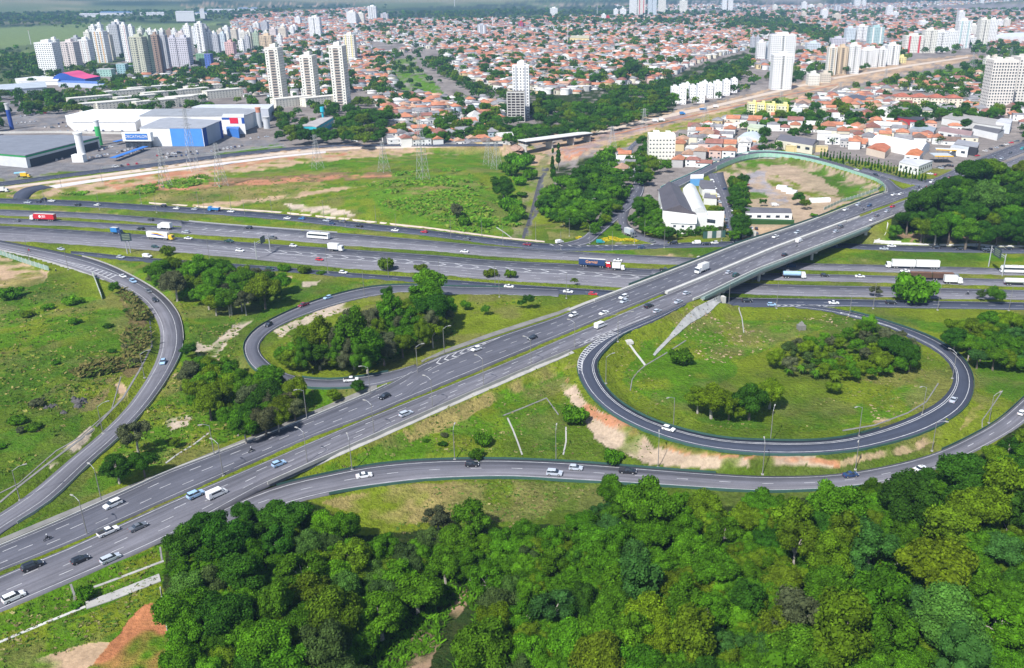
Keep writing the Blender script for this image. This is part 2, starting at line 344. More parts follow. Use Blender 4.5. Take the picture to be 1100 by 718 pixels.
# ---------------------------------------------------------------- terrain
CTRL = [(-100,250,0),(0,240,0),(300,262,0),(600,285,0),(900,300,0),(1100,300,0),(1250,310,0),(250,236,0),(450,255,0),(1000,275,0),(1100,276,0),(700,270,0),
 (970,195,7.5),(1000,215,8.5),(1040,205,9),(1085,235,6.5),(1000,240,5),(960,250,1.5),(1050,252,2.5),(870,205,2),(900,190,3),(940,178,7.5),(860,150,6),(1000,160,8),(1100,190,9.5),(1100,120,12),(930,120,10),(830,210,1.5),(800,230,.5),
 (780,170,3.5),(700,150,4),(640,205,3),(620,190,3.5),(600,245,0),(470,205,7),(430,200,6),(500,215,5),(500,190,5),(545,200,1),(530,245,0),(577,225,-6),(568,240,-5),(588,180,-6),(570,165,-5),(600,155,-3),(640,160,1),(370,200,2),(200,190,1),(100,200,.5),
 (60,400,5.5),(100,345,5),(130,330,3.5),(20,330,2),(150,400,2.5),(60,450,4.5),(20,500,2.5),(110,440,2.6),(0,290,0.5),(-80,400,6),(240,400,1),(240,330,.3),(180,460,1),(120,510,1.4),(200,490,1),
 (860,400,1.5),(750,400,3),(720,375,3.5),(900,440,1),(820,440,1.6),(960,400,.8),(700,400,3.6),(780,350,1),(380,350,1.5),(340,380,2.3),(430,370,3),(520,340,2),(600,330,2),(500,450,2.5),(600,440,3),(420,480,1),(560,480,.3),
 (300,600,-1),(600,560,-.5),(600,640,-4),(900,600,-1),(470,680,-8),(500,640,-6),(430,718,-9),(1050,540,0),(1000,650,-2),(120,650,.5),(60,690,.5),(170,610,1),(170,700,0),(1080,360,0),(1050,340,0),(1090,400,0),
 (100,100,4),(300,120,5),(500,130,4),(560,130,2),(650,110,2),(700,110,3),(500,80,8),(300,50,10),(700,60,15),(900,60,15),(100,40,6),(1050,40,18)]
_cx, _cy = PV([c[0] for c in CTRL], [c[1] for c in CTRL], 0.0); _cz = np.array([c[2] for c in CTRL], float)
_cx, _cy = PV([c[0] for c in CTRL], [c[1] for c in CTRL], np.minimum(_cz, 30)); 
def base_h(x, y):
    x = np.asarray(x, float); y = np.asarray(y, float); num = np.zeros(x.shape); den = np.zeros(x.shape)
    for a, b, c in zip(_cx, _cy, _cz):
        w = 1/((x-a)**2+(y-b)**2+60)**1.6; num += w*c; den += w
    h = num/den
    far = np.clip((y-1200)/1500, 0, 1)
    h = h*(1-far) + far*(10+14*fbm(x, y, 900, 3, 2))
    r = np.hypot(x, y); k = np.clip((r-3800)/4200, 0, 1); h = h + k**1.5*(30+300*fbm(x, y, 2600, 5, 5)) 
    h = h + np.clip((r-2000)/2500, 0, 1)*np.clip(1-(r-3800)/1500, 0, 1)*30*fbm(x, y, 1100, 3, 8)
    return h
_rs = []
for k_, r in RB.items():
    for i in range(len(r['M'])):
        x, y, z = r['M'][i]
        if k_ in ('U', 'L', 'RL') and BRX[0] < x < BRX[1] and z > 6.9: continue
        if k_ == 'E' and r['M'][i][2] < 7.2: continue
        _rs.append((x, y, z-(0.5 if k_ in ('U', 'L') else 0.3), r['hw'][i]))
_rs = np.array(_rs)
def hgt(x, y):
    x = np.atleast_1d(np.asarray(x, float)); y = np.atleast_1d(np.asarray(y, float)); sh = x.shape; x = x.ravel(); y = y.ravel()
    h = base_h(x, y); near = y < 1300; idx = np.nonzero(near)[0]
    for c0 in range(0, len(idx), 4000):
        ii = idx[c0:c0+4000]; X = x[ii][:, None]; Y = y[ii][:, None]
        y0, y1 = Y.min()-40, Y.max()+40; R_ = _rs[(_rs[:, 1] > y0) & (_rs[:, 1] < y1)]
        if not len(R_): continue
        d = np.sqrt((X-R_[None, :, 0])**2+(Y-R_[None, :, 1])**2)-R_[None, :, 3]-1.2
        d = np.maximum(d, 0)
        hh = np.maximum(h[ii], (R_[None, :, 2]-d*0.55).max(1))
        h[ii] = np.minimum(hh, (R_[None, :, 2]+d*0.75).min(1))
    return h.reshape(sh)
def G(px, py, dz=0.0):
    """the ground point seen at a photo pixel"""
    z = 0.0
    for _ in range(6):
        x, y, _z = P(px, py, z); z = 0.5*z+0.5*float(hgt(x, y)[0]) if _ else float(hgt(x, y)[0])
    return (x, y, z+dz)
# ---------------------------------------------------------------- ground sheet
LUSH, YEL, DRY = (0.088,0.202,0.008), (0.172,0.228,0.015), (0.33,0.27,0.095)
RED, TAN, PALE = (0.40,0.185,0.105), (0.40,0.28,0.18), (0.44,0.36,0.28)
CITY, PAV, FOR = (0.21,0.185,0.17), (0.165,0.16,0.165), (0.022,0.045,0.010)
FFIELD, FFOR = (0.095,0.135,0.055), (0.022,0.045,0.022)
# polygons in photo pixels: (colour, grassiness, strength, points)
PAINT = [
 (CITY,0,1,[(-700,-12),(1800,-12),(1800,190),(1130,185),(960,180),(840,160),(720,195),(690,250),(670,262),(630,262),(640,240),(600,235),(590,170),(560,150),(-700,240)]),
 # far country
 (FFIELD,1,1,[(-700,-12),(1800,-12),(1800,0),(1100,2),(900,-2),(700,2),(600,25),(440,22),(340,30),(250,38),(30,90),(-100,110),(-700,120)]),
 (FFOR,1,.9,[(0,14),(60,13),(95,20),(90,27),(40,30),(0,29),(-300,34),(-300,12)]),
 (FFOR,1,.8,[(0,48),(25,55),(30,75),(0,78),(-200,90),(-200,45)]),
 ((0.15,0.21,0.075),1,1,[(-200,30),(10,30),(95,25),(160,22),(260,15),(400,6),(425,9),(340,18),(240,26),(175,35),(100,40),(0,52),(-200,58)]),
 ((0.13,0.19,0.07),1,1,[(155,22),(260,16),(390,8),(420,10),(340,17),(240,22),(175,33),(155,30)]),
 (FFOR,1,.8,[(230,26),(330,14),(440,10),(470,24),(370,28),(260,34)]),
 (FFOR,1,.9,[(440,8),(560,4),(600,12),(690,18),(800,20),(800,26),(690,30),(560,26),(450,24)]),
 (FFOR,1,.9,[(600,2),(1100,0),(1100,4),(800,10),(600,10)]),
 ((0.10,0.145,0.06),1,.8,[(-700,-9),(1800,-9),(1800,-5),(400,-3),(-700,2)]),
 ((0.03,0.06,0.03),1,.6,[(-700,-12),(1800,-12),(1800,-2),(900,0),(500,3),(200,1),(-700,4)]),
 ((0.30,0.22,0.15),0,.35,[(190,4),(330,2),(420,4),(330,8),(200,9)]),
 ((0.24,0.20,0.14),0,.4,[(570,5),(650,3),(700,6),(600,8)]),
 ((0.14,0.20,0.07),1,.7,[(0,58),(45,52),(60,60),(40,72),(0,70),(-100,78)]),
 # park between the houses
 (LUSH,1,.8,[(419,75),(447,70),(458,80),(470,92),(478,102),(440,103),(428,98)]),
 ((0.11,0.20,0.03),1,.9,[(425,64),(448,62),(447,69),(420,72)]),
 (FOR,1,.9,[(462,60),(475,78),(500,95),(560,110),(590,150),(640,150),(720,130),(730,100),(810,68),(800,56),(740,74),(700,90),(640,95),(600,98),(520,84),(480,68)]),
 ((0.16,0.20,0.07),1,.8,[(606,128),(640,124),(640,142),(612,146)]),
 # construction strip
 (TAN,0,.9,[(-200,206),(0,202),(60,196),(160,180),(260,168),(320,160),(400,155),(520,154),(556,148),(640,136),(760,112),(860,88),(940,68),(1050,58),(1052,63),(1000,74),(930,88),(860,104),(800,118),(700,150),(660,160),(610,172),(575,180),(545,168),(460,167),(380,172),(310,181),(225,190),(150,208),(60,212),(30,211),(-200,212)]),
 (RED,0,.5,[(110,196),(230,176),(310,168),(370,164),(372,168),(300,172),(225,186),(130,204)]),
 (RED,0,.4,[(600,160),(640,150),(630,165),(605,172)]),
 ((0.30,0.22,0.20),0,.6,[(640,140),(700,128),(760,116),(760,120),(690,140),(610,168),(600,160)]),
 (YEL,.8,.9,[(640,160),(700,140),(770,122),(840,104),(860,110),(800,122),(780,135),(730,140),(700,145),(650,166)]),
 (DRY,.8,.5,[(660,155),(700,140),(760,124),(800,116),(790,126),(740,138),(690,150)]),
 (LUSH,1,.9,[(785,118),(860,104),(930,92),(1000,76),(1060,70),(1060,80),(1000,86),(965,94),(930,100),(880,110),(870,112),(812,114),(800,122),(787,124)]),
 (DRY,.8,.6,[(480,156),(545,156),(540,168),(470,162)]),
 # meadows north of the highway
 (LUSH,1,.9,[(70,205),(130,208),(230,190),(320,176),(470,162),(560,168),(580,185),(562,256),(450,246),(300,229),(150,219),(60,214)]),
 (YEL,1,.7,[(130,205),(300,185),(420,178),(520,185),(545,200),(555,245),(450,243),(300,226),(150,216)]),
 (LUSH,1,.8,[(395,198),(430,188),(490,186),(530,205),(560,235),(550,250),(500,252),(470,240),(420,232),(400,215)]),
 (DRY,1,.55,[(140,200),(330,192),(360,200),(270,215),(150,217)]),
 (TAN,0,.95,[(205,219),(222,218),(255,216),(290,211),(300,212),(265,220),(240,224),(205,223)]),
 (PALE,0,.8,[(305,219),(345,221),(375,226),(384,232),(350,231),(310,225)]),
 (TAN,0,.7,[(270,214),(340,204),(400,196),(415,195),(410,198),(350,207),(280,218)]),
 ((.20,.13,.07),.3,.85,[(140,199),(240,192),(330,187),(420,184),(420,191),(330,196),(240,201),(160,206)]),
 ((.11,.235,.014),1,.9,[(395,206),(415,196),(440,189),(480,186),(515,198),(540,222),(550,246),(520,251),(480,244),(430,239),(405,224)]),
 ((.26,.22,.08),.8,.7,[(430,205),(470,198),(500,206),(490,216),(450,215)]),
 (RED,0,.6,[(160,200),(330,190),(420,187),(420,190),(330,195),(170,206)]),
 ((0.24,0.23,0.11),.8,.85,[(585,165),(600,175),(592,200),(578,225),(570,258),(548,258),(560,225),(560,205),(572,185)]),
 ((0.10,0.10,0.11),0,.95,[(583,180),(588,182),(580,205),(578,225),(566,256),(561,256),(572,228),(576,212),(574,206)]),
 (DRY,.7,.7,[(587,245),(605,240),(640,250),(615,256),(588,258)]),
 (FOR,1,.7,[(598,178),(650,165),(670,190),(680,215),(640,240),(610,240),(580,230),(582,205)]),
 # grass strips between the carriageways
 (YEL,1,1,[(-200,205),(0,218),(160,226),(300,236),(460,253),(540,264),(620,269),(700,267),(780,265),(860,266),(950,270),(1020,271),(1250,276),(1250,345),(1100,335),(900,340),(780,335),(620,322),(540,312),(477,318),(400,318),(300,345),(100,330),(76,272),(0,258),(-200,245)]),
 (LUSH,1,.8,[(0,219),(80,222),(160,227),(300,237),(400,247),(520,262),(430,252),(300,242),(140,231),(0,222)]),
 (LUSH,1,.9,[(640,269),(700,268),(780,266),(830,262),(760,276),(700,276),(660,272)]),
 (LUSH,1,.9,[(905,268),(960,270),(1100,273),(1100,280),(1000,280),(940,278),(890,280)]),
 (TAN,.3,.5,[(700,274),(740,273),(745,276),(700,277)]),
 (TAN,.3,.5,[(925,278),(960,279),(1030,284),(1020,286),(930,282)]),
 (TAN,.2,.5,[(50,226),(120,230),(190,237),(180,239),(100,234),(50,229)]),
 (LUSH,1,.9,[(300,300),(480,306),(470,312),(400,312),(330,322),(270,350),(240,360),(200,340),(160,310),(110,285),(150,282),(220,288)]),
 # left hill
 (YEL,1,1,[(-400,270),(0,272),(76,289),(120,305),(155,330),(168,350),(165,380),(150,410),(120,445),(70,490),(0,550),(-100,600),(-400,640)]),
 (LUSH,1,.75,[(-400,300),(40,300),(100,320),(140,335),(150,360),(110,400),(60,420),(0,440),(-400,460)]),
 (LUSH,1,.5,[(0,460),(40,450),(90,440),(80,470),(30,505),(0,530)]),
 (TAN,.1,.95,[(-300,276),(0,276),(30,283),(55,293),(50,303),(25,309),(0,314),(-300,320)]),
 (DRY,.9,.7,[(-300,292),(0,294),(52,295),(50,303),(25,309),(0,313),(-300,322)]),
 ((0.17,0.125,0.055),.9,1,[(128,312),(145,325),(158,345),(160,370),(150,398),(138,405),(128,400),(140,370),(140,345)]),
 ((0.24,0.19,0.08),1,.6,[(40,425),(70,410),(100,395),(130,390),(128,410),(100,440),(70,450)]),
 (TAN,0,.7,[(128,408),(137,410),(136,430),(126,432)]),
 (PALE,.1,.7,[(80,470),(96,458),(104,461),(80,486),(52,505),(50,498)]),
 # inside the left ramps
 (LUSH,1,.8,[(190,340),(240,360),(262,370),(266,395),(285,408),(330,416),(400,420),(430,405),(300,455),(150,512),(60,545),(10,585),(-40,610),(-40,600),(60,545),(150,455),(195,400)]),
 (PALE,.1,.9,[(212,368),(228,372),(233,365),(250,350),(275,340),(278,343),(262,354),(246,368),(232,384),(212,386)]),
 (PALE,.1,.8,[(180,447),(205,446),(203,456),(184,460)]),
 (TAN,.1,.6,[(188,405),(198,398),(215,395),(240,384),(245,390),(215,405),(190,412)]),
 ((0.30,0.22,0.19),0,.8,[(210,384),(240,381),(241,388),(212,388)]),
 (YEL,1,.7,[(290,350),(380,320),(470,320),(620,325),(560,350),(480,372),(440,392),(400,403),(340,404),(300,395),(285,375)]),
 (PALE,.15,.9,[(296,356),(335,336),(370,324),(384,322),(380,330),(345,345),(310,358),(300,366)]),
 (PALE,.15,.9,[(325,302),(346,300),(344,306),(328,310)]),
 (TAN,.1,.7,[(292,295),(310,297),(308,304),(294,302)]),
 (TAN,.1,.6,[(296,397),(320,400),(330,407),(305,404)]),
 # slope between the diagonal highway and the lower ramp
 (YEL,1,1,[(278,527),(402,469),(550,404),(621,374),(620,400),(640,440),(700,472),(800,492),(900,492),(1000,468),(1045,430),(1050,400),(1100,400),(1110,440),(1000,490),(900,510),(800,510),(600,495),(450,495),(340,512)]),
 (LUSH,1,.75,[(300,522),(420,470),(540,420),(600,400),(615,410),(600,480),(540,490),(450,492),(350,508)]),
 (DRY,1,.5,[(430,462),(520,425),(600,385),(615,395),(560,420),(480,460),(440,475)]),
 ((.38,.29,.215),.1,.985,[(606,405),(612,404),(625,425),(648,440),(670,455),(685,465),(705,480),(770,490),(880,492),(900,500),(760,504),(700,500),(655,480),(636,470),(628,450),(615,432),(605,420)]),
 (RED,.1,.6,[(612,402),(622,422),(650,442),(690,465),(730,480),(790,490),(860,493),(910,492),(905,500),(800,494),(740,488),(690,474),(660,460),(636,446),(614,424)]),
 (TAN,.3,.5,[(900,494),(960,482),(1000,470),(1010,474),(960,490),(905,500)]),
 # loop infield
 (YEL,1,1,[(760,330),(900,333),(980,355),(1020,385),(1030,410),(1005,440),(940,466),(860,475),(780,471),(700,452),(655,420),(640,395),(645,380),(690,352),(750,332)]),
 (LUSH,1,.85,[(780,345),(900,342),(930,350),(860,360),(800,385),(770,420),(830,440),(900,440),(960,420),(1000,400),(1010,420),(960,450),(880,465),(790,462),(700,435),(665,400),(690,370),(750,340)]),
 (TAN,.4,.55,[(942,452),(962,446),(965,450),(945,455)]),
 (LUSH,1,.9,[(940,340),(1000,345),(1100,335),(1250,340),(1250,420),(1120,420),(1085,430),(1050,420),(1045,385),(1010,358)]),
 (DRY,.8,.5,[(1048,440),(1072,420),(1078,428),(1058,448),(1030,465)]),
 # dry grass in front of the forest and the forest floor
 (YEL,1,1,[(330,540),(400,526),(500,516),(640,520),(780,528),(900,528),(960,520),(1010,508),(1120,440),(1500,330),(1500,700),(330,700)]),
 (DRY,1,.75,[(345,538),(420,525),(520,517),(645,520),(650,545),(560,560),(420,565),(380,555)]),
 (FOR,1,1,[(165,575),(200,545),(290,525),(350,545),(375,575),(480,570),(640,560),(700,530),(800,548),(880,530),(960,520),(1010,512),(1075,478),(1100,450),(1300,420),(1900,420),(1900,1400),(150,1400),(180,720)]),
 ((0.25,0.17,0.11),.1,.95,[(497,632),(503,640),(482,668),(462,718),(440,760),(415,760),(432,706),(446,682),(470,676),(482,650)]),
 (TAN,.1,.5,[(448,684),(470,680),(455,712),(432,720)]),
 # right hill with the wood, and ground round the petrol station
 (FOR,1,1,[(955,232),(965,222),(1000,205),(1100,175),(1400,110),(1400,262),(1000,262),(985,250),(960,252)]),
 ((0.22,0.15,0.09),.3,.8,[(965,262),(966,248),(985,250),(1010,254),(1100,252),(1300,255),(1300,264),(1100,264),(1000,262)]),
 (LUSH,1,.9,[(940,252),(950,250),(975,258),(990,260),(970,261),(945,260)]),
 # dirt lot
 ((.36,.27,.19),.2,1,[(772,186),(800,172),(850,167),(878,176),(920,188),(945,200),(944,209),(900,222),(870,235),(846,248),(820,252),(792,262),(780,252),(772,225),(766,195)]),
 (LUSH,1,.8,[(776,184),(800,172),(850,168),(880,178),(935,197),(946,203),(930,212),(905,217),(900,205),(880,190),(845,176),(820,178),(810,185),(785,187)]),
 (YEL,1,.7,[(822,187),(832,187),(860,200),(888,208),(905,211),(880,214),(850,205),(828,200)]),
 ((0.28,0.26,0.27),0,.7,[(790,186),(820,184),(825,200),(845,210),(850,222),(830,222),(805,205)]),
 (LUSH,1,.8,[(798,206),(822,207),(822,213),(800,214)]),
 (TAN,.1,.7,[(800,242),(830,243),(850,238),(820,255),(795,262),(788,258)]),
 (LUSH,1,.9,[(878,174),(922,184),(975,197),(996,199),(990,195),(940,180),(880,168)]),
 (LUSH,1,.9,[(970,206),(985,202),(1000,200),(1002,202),(985,207),(960,214)]),
 # junction green with yellow flowers
 (LUSH,1,1,[(612,262),(636,252),(656,238),(664,240),(672,252),(690,260),(660,262)]),
 # shopping area tarmac
 (PAV,0,.9,[(0,150),(80,148),(150,152),(300,150),(310,160),(160,178),(0,196),(-200,205),(-200,150)]),
 (PAV,0,.8,[(0,105),(70,100),(80,130),(0,146),(-100,150),(-100,105)]),
 (LUSH,1,.7,[(5,196),(40,190),(48,192),(5,197)]),
 (LUSH,1,.7,[(228,166),(300,155),(306,159),(230,169)]),
 (LUSH,1,.8,[(0,206),(38,200),(30,204),(14,208),(0,212)]),
 # gravel and red earth at the lower left
 (LUSH,1,1,[(-200,760),(-200,700),(0,660),(76,626),(183,580),(215,570),(180,590),(172,640),(185,760)]),
 (YEL,1,.6,[(80,628),(170,590),(176,605),(90,645)]),
 (YEL,1,.6,[(0,680),(100,655),(170,620),(178,650),(100,690),(0,718)]),
 ((0.38,.155,.07),.3,.95,[(140,665),(158,650),(172,648),(180,680),(186,760),(60,760),(85,718),(100,695),(120,688)]),
 (TAN,.1,.55,[(20,718),(60,702),(100,690),(120,688),(100,718),(60,760),(-20,760)]),
]
ys = np.concatenate([np.linspace(-9.5, 14, 40), np.linspace(14, 130, 90)[1:], np.linspace(130, 720, 400)[1:], np.linspace(720, 1150, 60)[1:]])
xs = np.concatenate([np.linspace(-900, -30, 50), np.linspace(-30, 1130, 650)[1:], np.linspace(1130, 2100, 50)[1:]])
gx, gy = np.meshgrid(xs, ys)
X, Y = PV(gx, gy, 0.0); H = hgt(X, Y); _H0 = H.copy()
fz = Y*CP-(H-CH)*SP; QX = CX+F*X/fz; QY = CY-F*(Y*SP+(H-CH)*CP)/fz
cellm = (Y/900)*6
jx = (fbm(X, Y, 12, 5, 1)-.5)*15*np.clip(400/np.maximum(Y, 1), .15, 1.4); jy = (fbm(X, Y, 12, 5, 2)-.5)*9*np.clip(300/np.maximum(Y, 1), .1, 1.4)
qx, qy = QX+jx, QY+jy
colr = np.empty(X.shape+(3,)); colr[:] = YEL; veg = np.ones(X.shape)
n_big = fbm(X, Y, 60, 4, 7); n_mid = fbm(X, Y, 16, 4, 9)
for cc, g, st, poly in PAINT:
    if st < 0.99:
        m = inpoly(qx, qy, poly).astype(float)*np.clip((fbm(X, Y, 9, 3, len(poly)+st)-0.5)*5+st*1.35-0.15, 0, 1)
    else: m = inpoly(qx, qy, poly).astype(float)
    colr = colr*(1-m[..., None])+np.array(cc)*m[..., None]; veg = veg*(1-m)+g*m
# patchy greens, drier patches
nf = (colr[..., 1] > .08); k = nf*veg*np.clip((n_mid-.53)*5, 0, .6)*(QY > 150); colr = colr*(1-k[..., None])+np.array((0.21,0.19,0.065))*k[..., None]
k = nf*veg*np.clip((.47-n_big)*5, 0, .65)*(QY > 150); colr = colr*(1-k[..., None])+np.array((0.05,0.12,0.012))*k[..., None]
kf = ((QY < 30)*veg)[..., None]*np.clip((fbm(X, Y, 900, 4, 31)-.5)*8, 0, 1)[..., None]; colr = colr*(1-kf)+np.array((.02,.05,.02))*kf
kf = ((QY < 26)*veg)[..., None]*np.clip((fbm(X, Y, 700, 3, 37)-.60)*9, 0, .8)[..., None]; colr = colr*(1-kf)+np.array((.24,.22,.13))*kf
# city ground: streets, yards
kc = (1-veg)*((QY < 150))*1.0; nn = fbm(X, Y, 25, 3, 4); colr = colr*(1+kc[..., None]*(nn[..., None]-.5)*0.9)
# bumpy ground where it is wild
H = H + veg*(fbm(X, Y, 7, 3, 3)-.5)*0.7*(QY > 150)
nr, nc = X.shape; idx = np.arange(nr*nc).reshape(nr, nc)
quads = np.stack([idx[:-1, :-1].ravel(), idx[:-1, 1:].ravel(), idx[1:, 1:].ravel(), idx[1:, :-1].ravel()], 1)[:, ::-1]
m, nt, b = _pr('ground_cover', 0.95, 0.02)
a = N(nt, 'ShaderNodeAttribute', attribute_name='col'); gp = geo_pos(nt)
f1 = noisef(nt, 0.10, 0.70, 1.30, 6, gp, 0.75); f2 = noisef(nt, 0.9, 0.70, 1.30, 4, gp, 0.7)
f2b = mathn(nt, 'ADD', mathn(nt, 'MULTIPLY', mathn(nt, 'SUBTRACT', f2, 1.0), mathn(nt, 'ADD', mathn(nt, 'MULTIPLY', a.outputs['Alpha'], .35), .65)), 1.0)
cc = scalecol(nt, a.outputs['Color'], mathn(nt, 'MULTIPLY', f1, f2b))
dryf = mathn(nt, 'MULTIPLY', noisef(nt, 0.32, -0.35, 0.75, 5, gp, 0.75), mathn(nt, 'MULTIPLY', a.outputs['Alpha'], 0.2))
dcl = N(nt, 'ShaderNodeClamp'); nt.links.new(dryf, dcl.inputs[0])
cc = mixc(nt, dcl.outputs[0], cc, (0.28, 0.23, 0.10)); nt.links.new(cc, b.inputs['Base Color'])
bp = N(nt, 'ShaderNodeBump'); bp.inputs['Strength'].default_value = 0.9; bp.inputs['Distance'].default_value = 0.9
nt.links.new(mathn(nt, 'MULTIPLY', noisef(nt, 0.7, 0, 1, 5, gp, 0.7), a.outputs['Alpha']), bp.inputs['Height']); nt.links.new(bp.outputs[0], b.inputs['Normal'])
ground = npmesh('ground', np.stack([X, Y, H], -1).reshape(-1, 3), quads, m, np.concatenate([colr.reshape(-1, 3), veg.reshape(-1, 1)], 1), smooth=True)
tag(ground, 'grass, bare earth and city ground rolling to distant hills', kind='structure')
HG, XG, YG = H, xs, ys
def hgt(x, y):      # from here on: height read off the ground sheet itself
    x = np.atleast_1d(np.asarray(x, float)); y = np.maximum(np.atleast_1d(np.asarray(y, float)), 20.0)
    fz = y*CP+CH*SP; u = CX+F*x/fz; v = CY-F*(y*SP-CH*CP)/fz
    i = np.clip(np.interp(u, XG, np.arange(len(XG))), 0, len(XG)-1.001); j = np.clip(np.interp(v, YG, np.arange(len(YG))), 0, len(YG)-1.001)
    i0 = i.astype(int); j0 = j.astype(int); a = i-i0; b = j-j0
    return (HG[j0, i0]*(1-a)+HG[j0, i0+1]*a)*(1-b)+(HG[j0+1, i0]*(1-a)+HG[j0+1, i0+1]*a)*b
# ---------------------------------------------------------------- road meshes
def strip(key, s0, s1, t0, t1, dz=0.03, step=6.0, mb=None, name=None, mat=None, parent=None, thick=0.0):
    r = RB[key]; n = max(2, int(abs(s1-s0)/step)+1); S = np.linspace(s0, s1, n)
    V = []
    for s in S:
        V.append(at(key, s, t=t0)+(0, 0, dz)); V.append(at(key, s, t=t1)+(0, 0, dz))
    Fc = [(2*i, 2*i+1, 2*i+3, 2*i+2) for i in range(n-1)]
    if mb is not None: mb.add(V, Fc); return
    q = MB(); q.add(V, Fc); return q.build(name, mat, parent)
ROADOBJ = {}
for key, r in RB.items():
    A, B = r['A'], r['B']; n = len(A); W = r['hw']*2
    dn = 1.4 if key in ('U', 'L') else 0.7
    V = np.concatenate([A-(0, 0, dn), A, B, B-(0, 0, dn)]); F4 = []
    for k in range(3):
        i = np.arange(n-1)+k*n; F4.append(np.stack([i, i+1, i+n+1, i+n], 1))
    F4 = np.concatenate(F4)
    uv = np.concatenate([np.stack([0*W, r['s']], 1), np.stack([0*W, r['s']], 1), np.stack([W, r['s']], 1), np.stack([W, r['s']], 1)])
    o = npmesh(r['name'], V, F4, r['mat'], uv=uv); tag(o, r['label'], kind='structure'); ROADOBJ[key] = o
def dashes(key, t, s0=None, s1=None, L=3.2, gap=8.8, w=0.21, mb=None):
    r = RB[key]; s0 = 2 if s0 is None else s0; s1 = r['s'][-1]-2 if s1 is None else s1; s = s0
    while s+L < s1:
        W = 2*np.interp(s, r['s'], r['hw'])
        strip(key, s, s+L, t-w/2/W, t+w/2/W, 0.02, 5, mb); s += L+gap
def sline(key, t, mb, s0=None, s1=None, w=0.20):
    r = RB[key]; s0 = 0.5 if s0 is None else s0; s1 = r['s'][-1]-.5 if s1 is None else s1
    W = 2*np.mean(r['hw']); strip(key, s0, s1, t-w/2/W, t+w/2/W, 0.02, 5, mb)
def s_of_px(key, px, py):
    r = RB[key]; M = r['M']; fzz = M[:, 1]*CP-(M[:, 2]-CH)*SP
    X_ = CX+F*M[:, 0]/fzz; Y_ = CY-F*(M[:, 1]*SP+(M[:, 2]-CH)*CP)/fzz
    i = int(np.argmin((X_-px)**2+((Y_-py)*1.6)**2)); return r['s'][i]
MARK = {  # edge-line fractions, dash fractions
 'SN': ([.08,.92],[.5]), 'A1': ([.06,.94],[.36,.66]), 'A2': ([.06,.94],[.36,.66]), 'A': ([.05,.95],[.2,.36,.66,.82]), 'B': ([.04,.36,.56,.95],[.14,.25,.69,.82]),
 'R1': ([.06,.94],[.35,.65]), 'R2': ([.06,.94],[.3,.5,.72]), 'SS': ([.07,.93],[.5]), 'U': ([.06,.95],[.28,.5,.72]), 'L': ([.05,.93],[.27,.49,.71]),
 'W': ([.16,.72],[]), 'LL': ([.1,.9],[]), 'RL': ([.2,.74,.82],[]), 'R3': ([.12,.9],[.5]), 'E': ([.1,.9],[]), 'F': ([.1,.9],[]), 'J': ([.08,.92],[.5]), 'J2': ([],[.5]), 'ST': ([],[.5]), 'NW': ([.1],[.5]), 'NX': ([],[])}
for key, (sl, ds) in MARK.items():
    mb = MB()
    for t in sl:
        if key == 'L' and t > .9:
            sline(key, t, mb, s1=s_of_px('L', 600, 380)); sline(key, .93, mb, s0=s_of_px('L', 760, 312)); continue
        if key == 'SS' and t > .9: sline(key, t, mb, s0=s_of_px('SS', 880, 328)); continue
        sline(key, t, mb)
    for t in ds: dashes(key, t, mb=mb, s0=2+rnd.random()*6)
    if mb.n:
        o = mb.build('lane_marking', WHITE, ROADOBJ[key])
# hatched gores: chevron bars between two fractions
def gore(key, s0, s1, ta, tb, ta1=None, tb1=None, step=4.5, slant=2.0, w=0.55, outline=True, vee=False):
    mb = MB(); r = RB[key]; ta1 = ta if ta1 is None else ta1; tb1 = tb if tb1 is None else tb1; s = s0
    sg = 1 if s1 > s0 else -1
    while (s1-s)*sg > abs(slant)+1:
        u = (s-s0)/(s1-s0); a = ta+(ta1-ta)*u; b_ = tb+(tb1-tb)*u
        if abs(b_-a)*np.interp(s, r['s'], r['hw'])*2 > 0.8:
            pts = [(s, a), (s+slant*sg, b_)] if not vee else [(s, a), (s+slant*sg, (a+b_)/2), (s, b_)]
            for (p, ta_), (p2, tb_) in zip(pts[:-1], pts[1:]):
                mb.add([at(key, p, t=ta_)+(0,0,.02), at(key, p2, t=tb_)+(0,0,.02), at(key, p2+w, t=tb_)+(0,0,.02), at(key, p+w, t=ta_)+(0,0,.02)], [(0,1,2,3)])
        s += step*sg
    if outline and mb.n:
        n = 12
        for A_, B_ in ((ta, ta1), (tb, tb1)):
            V = []
            for i in range(n+1):
                u = i/n; W_ = np.interp(s0+(s1-s0)*u, r['s'], r['hw'])*2; tt = A_+(B_-A_)*u
                V += [at(key, s0+(s1-s0)*u, t=tt-.12/W_)+(0,0,.021), at(key, s0+(s1-s0)*u, t=tt+.12/W_)+(0,0,.021)]
            mb.add(V, [(2*i, 2*i+1, 2*i+3, 2*i+2) for i in range(n)])
    if mb.n: mb.build('hatched_marking', WHITE, ROADOBJ[key])
gore('B', s_of_px('B', 300, 272), s_of_px('B', 715, 297), .37, .55, step=9, slant=4, w=1.0, vee=True)
gore('B', s_of_px('B', 180, 262), s_of_px('B', 300, 272), .42, .42, .37, .55, step=9, slant=4, w=.9)
gore('A', s_of_px('A', 330, 252), s_of_px('A', 205, 244), .5, .62, .44, .6, step=9, slant=4, w=.9)
gore('A', s_of_px('A', 470, 265), s_of_px('A', 335, 254), .54, .56, .5, .62, step=12, slant=4, w=.9)
gore('SN', s_of_px('SN', 590, 262), s_of_px('SN', 690, 262), .08, .3, .08, .2, step=5, slant=2, w=.9)
gore('SN', s_of_px('SN', 735, 262), s_of_px('SN', 690, 262), .1, .2, .02, .3, step=5, slant=2, w=.9)
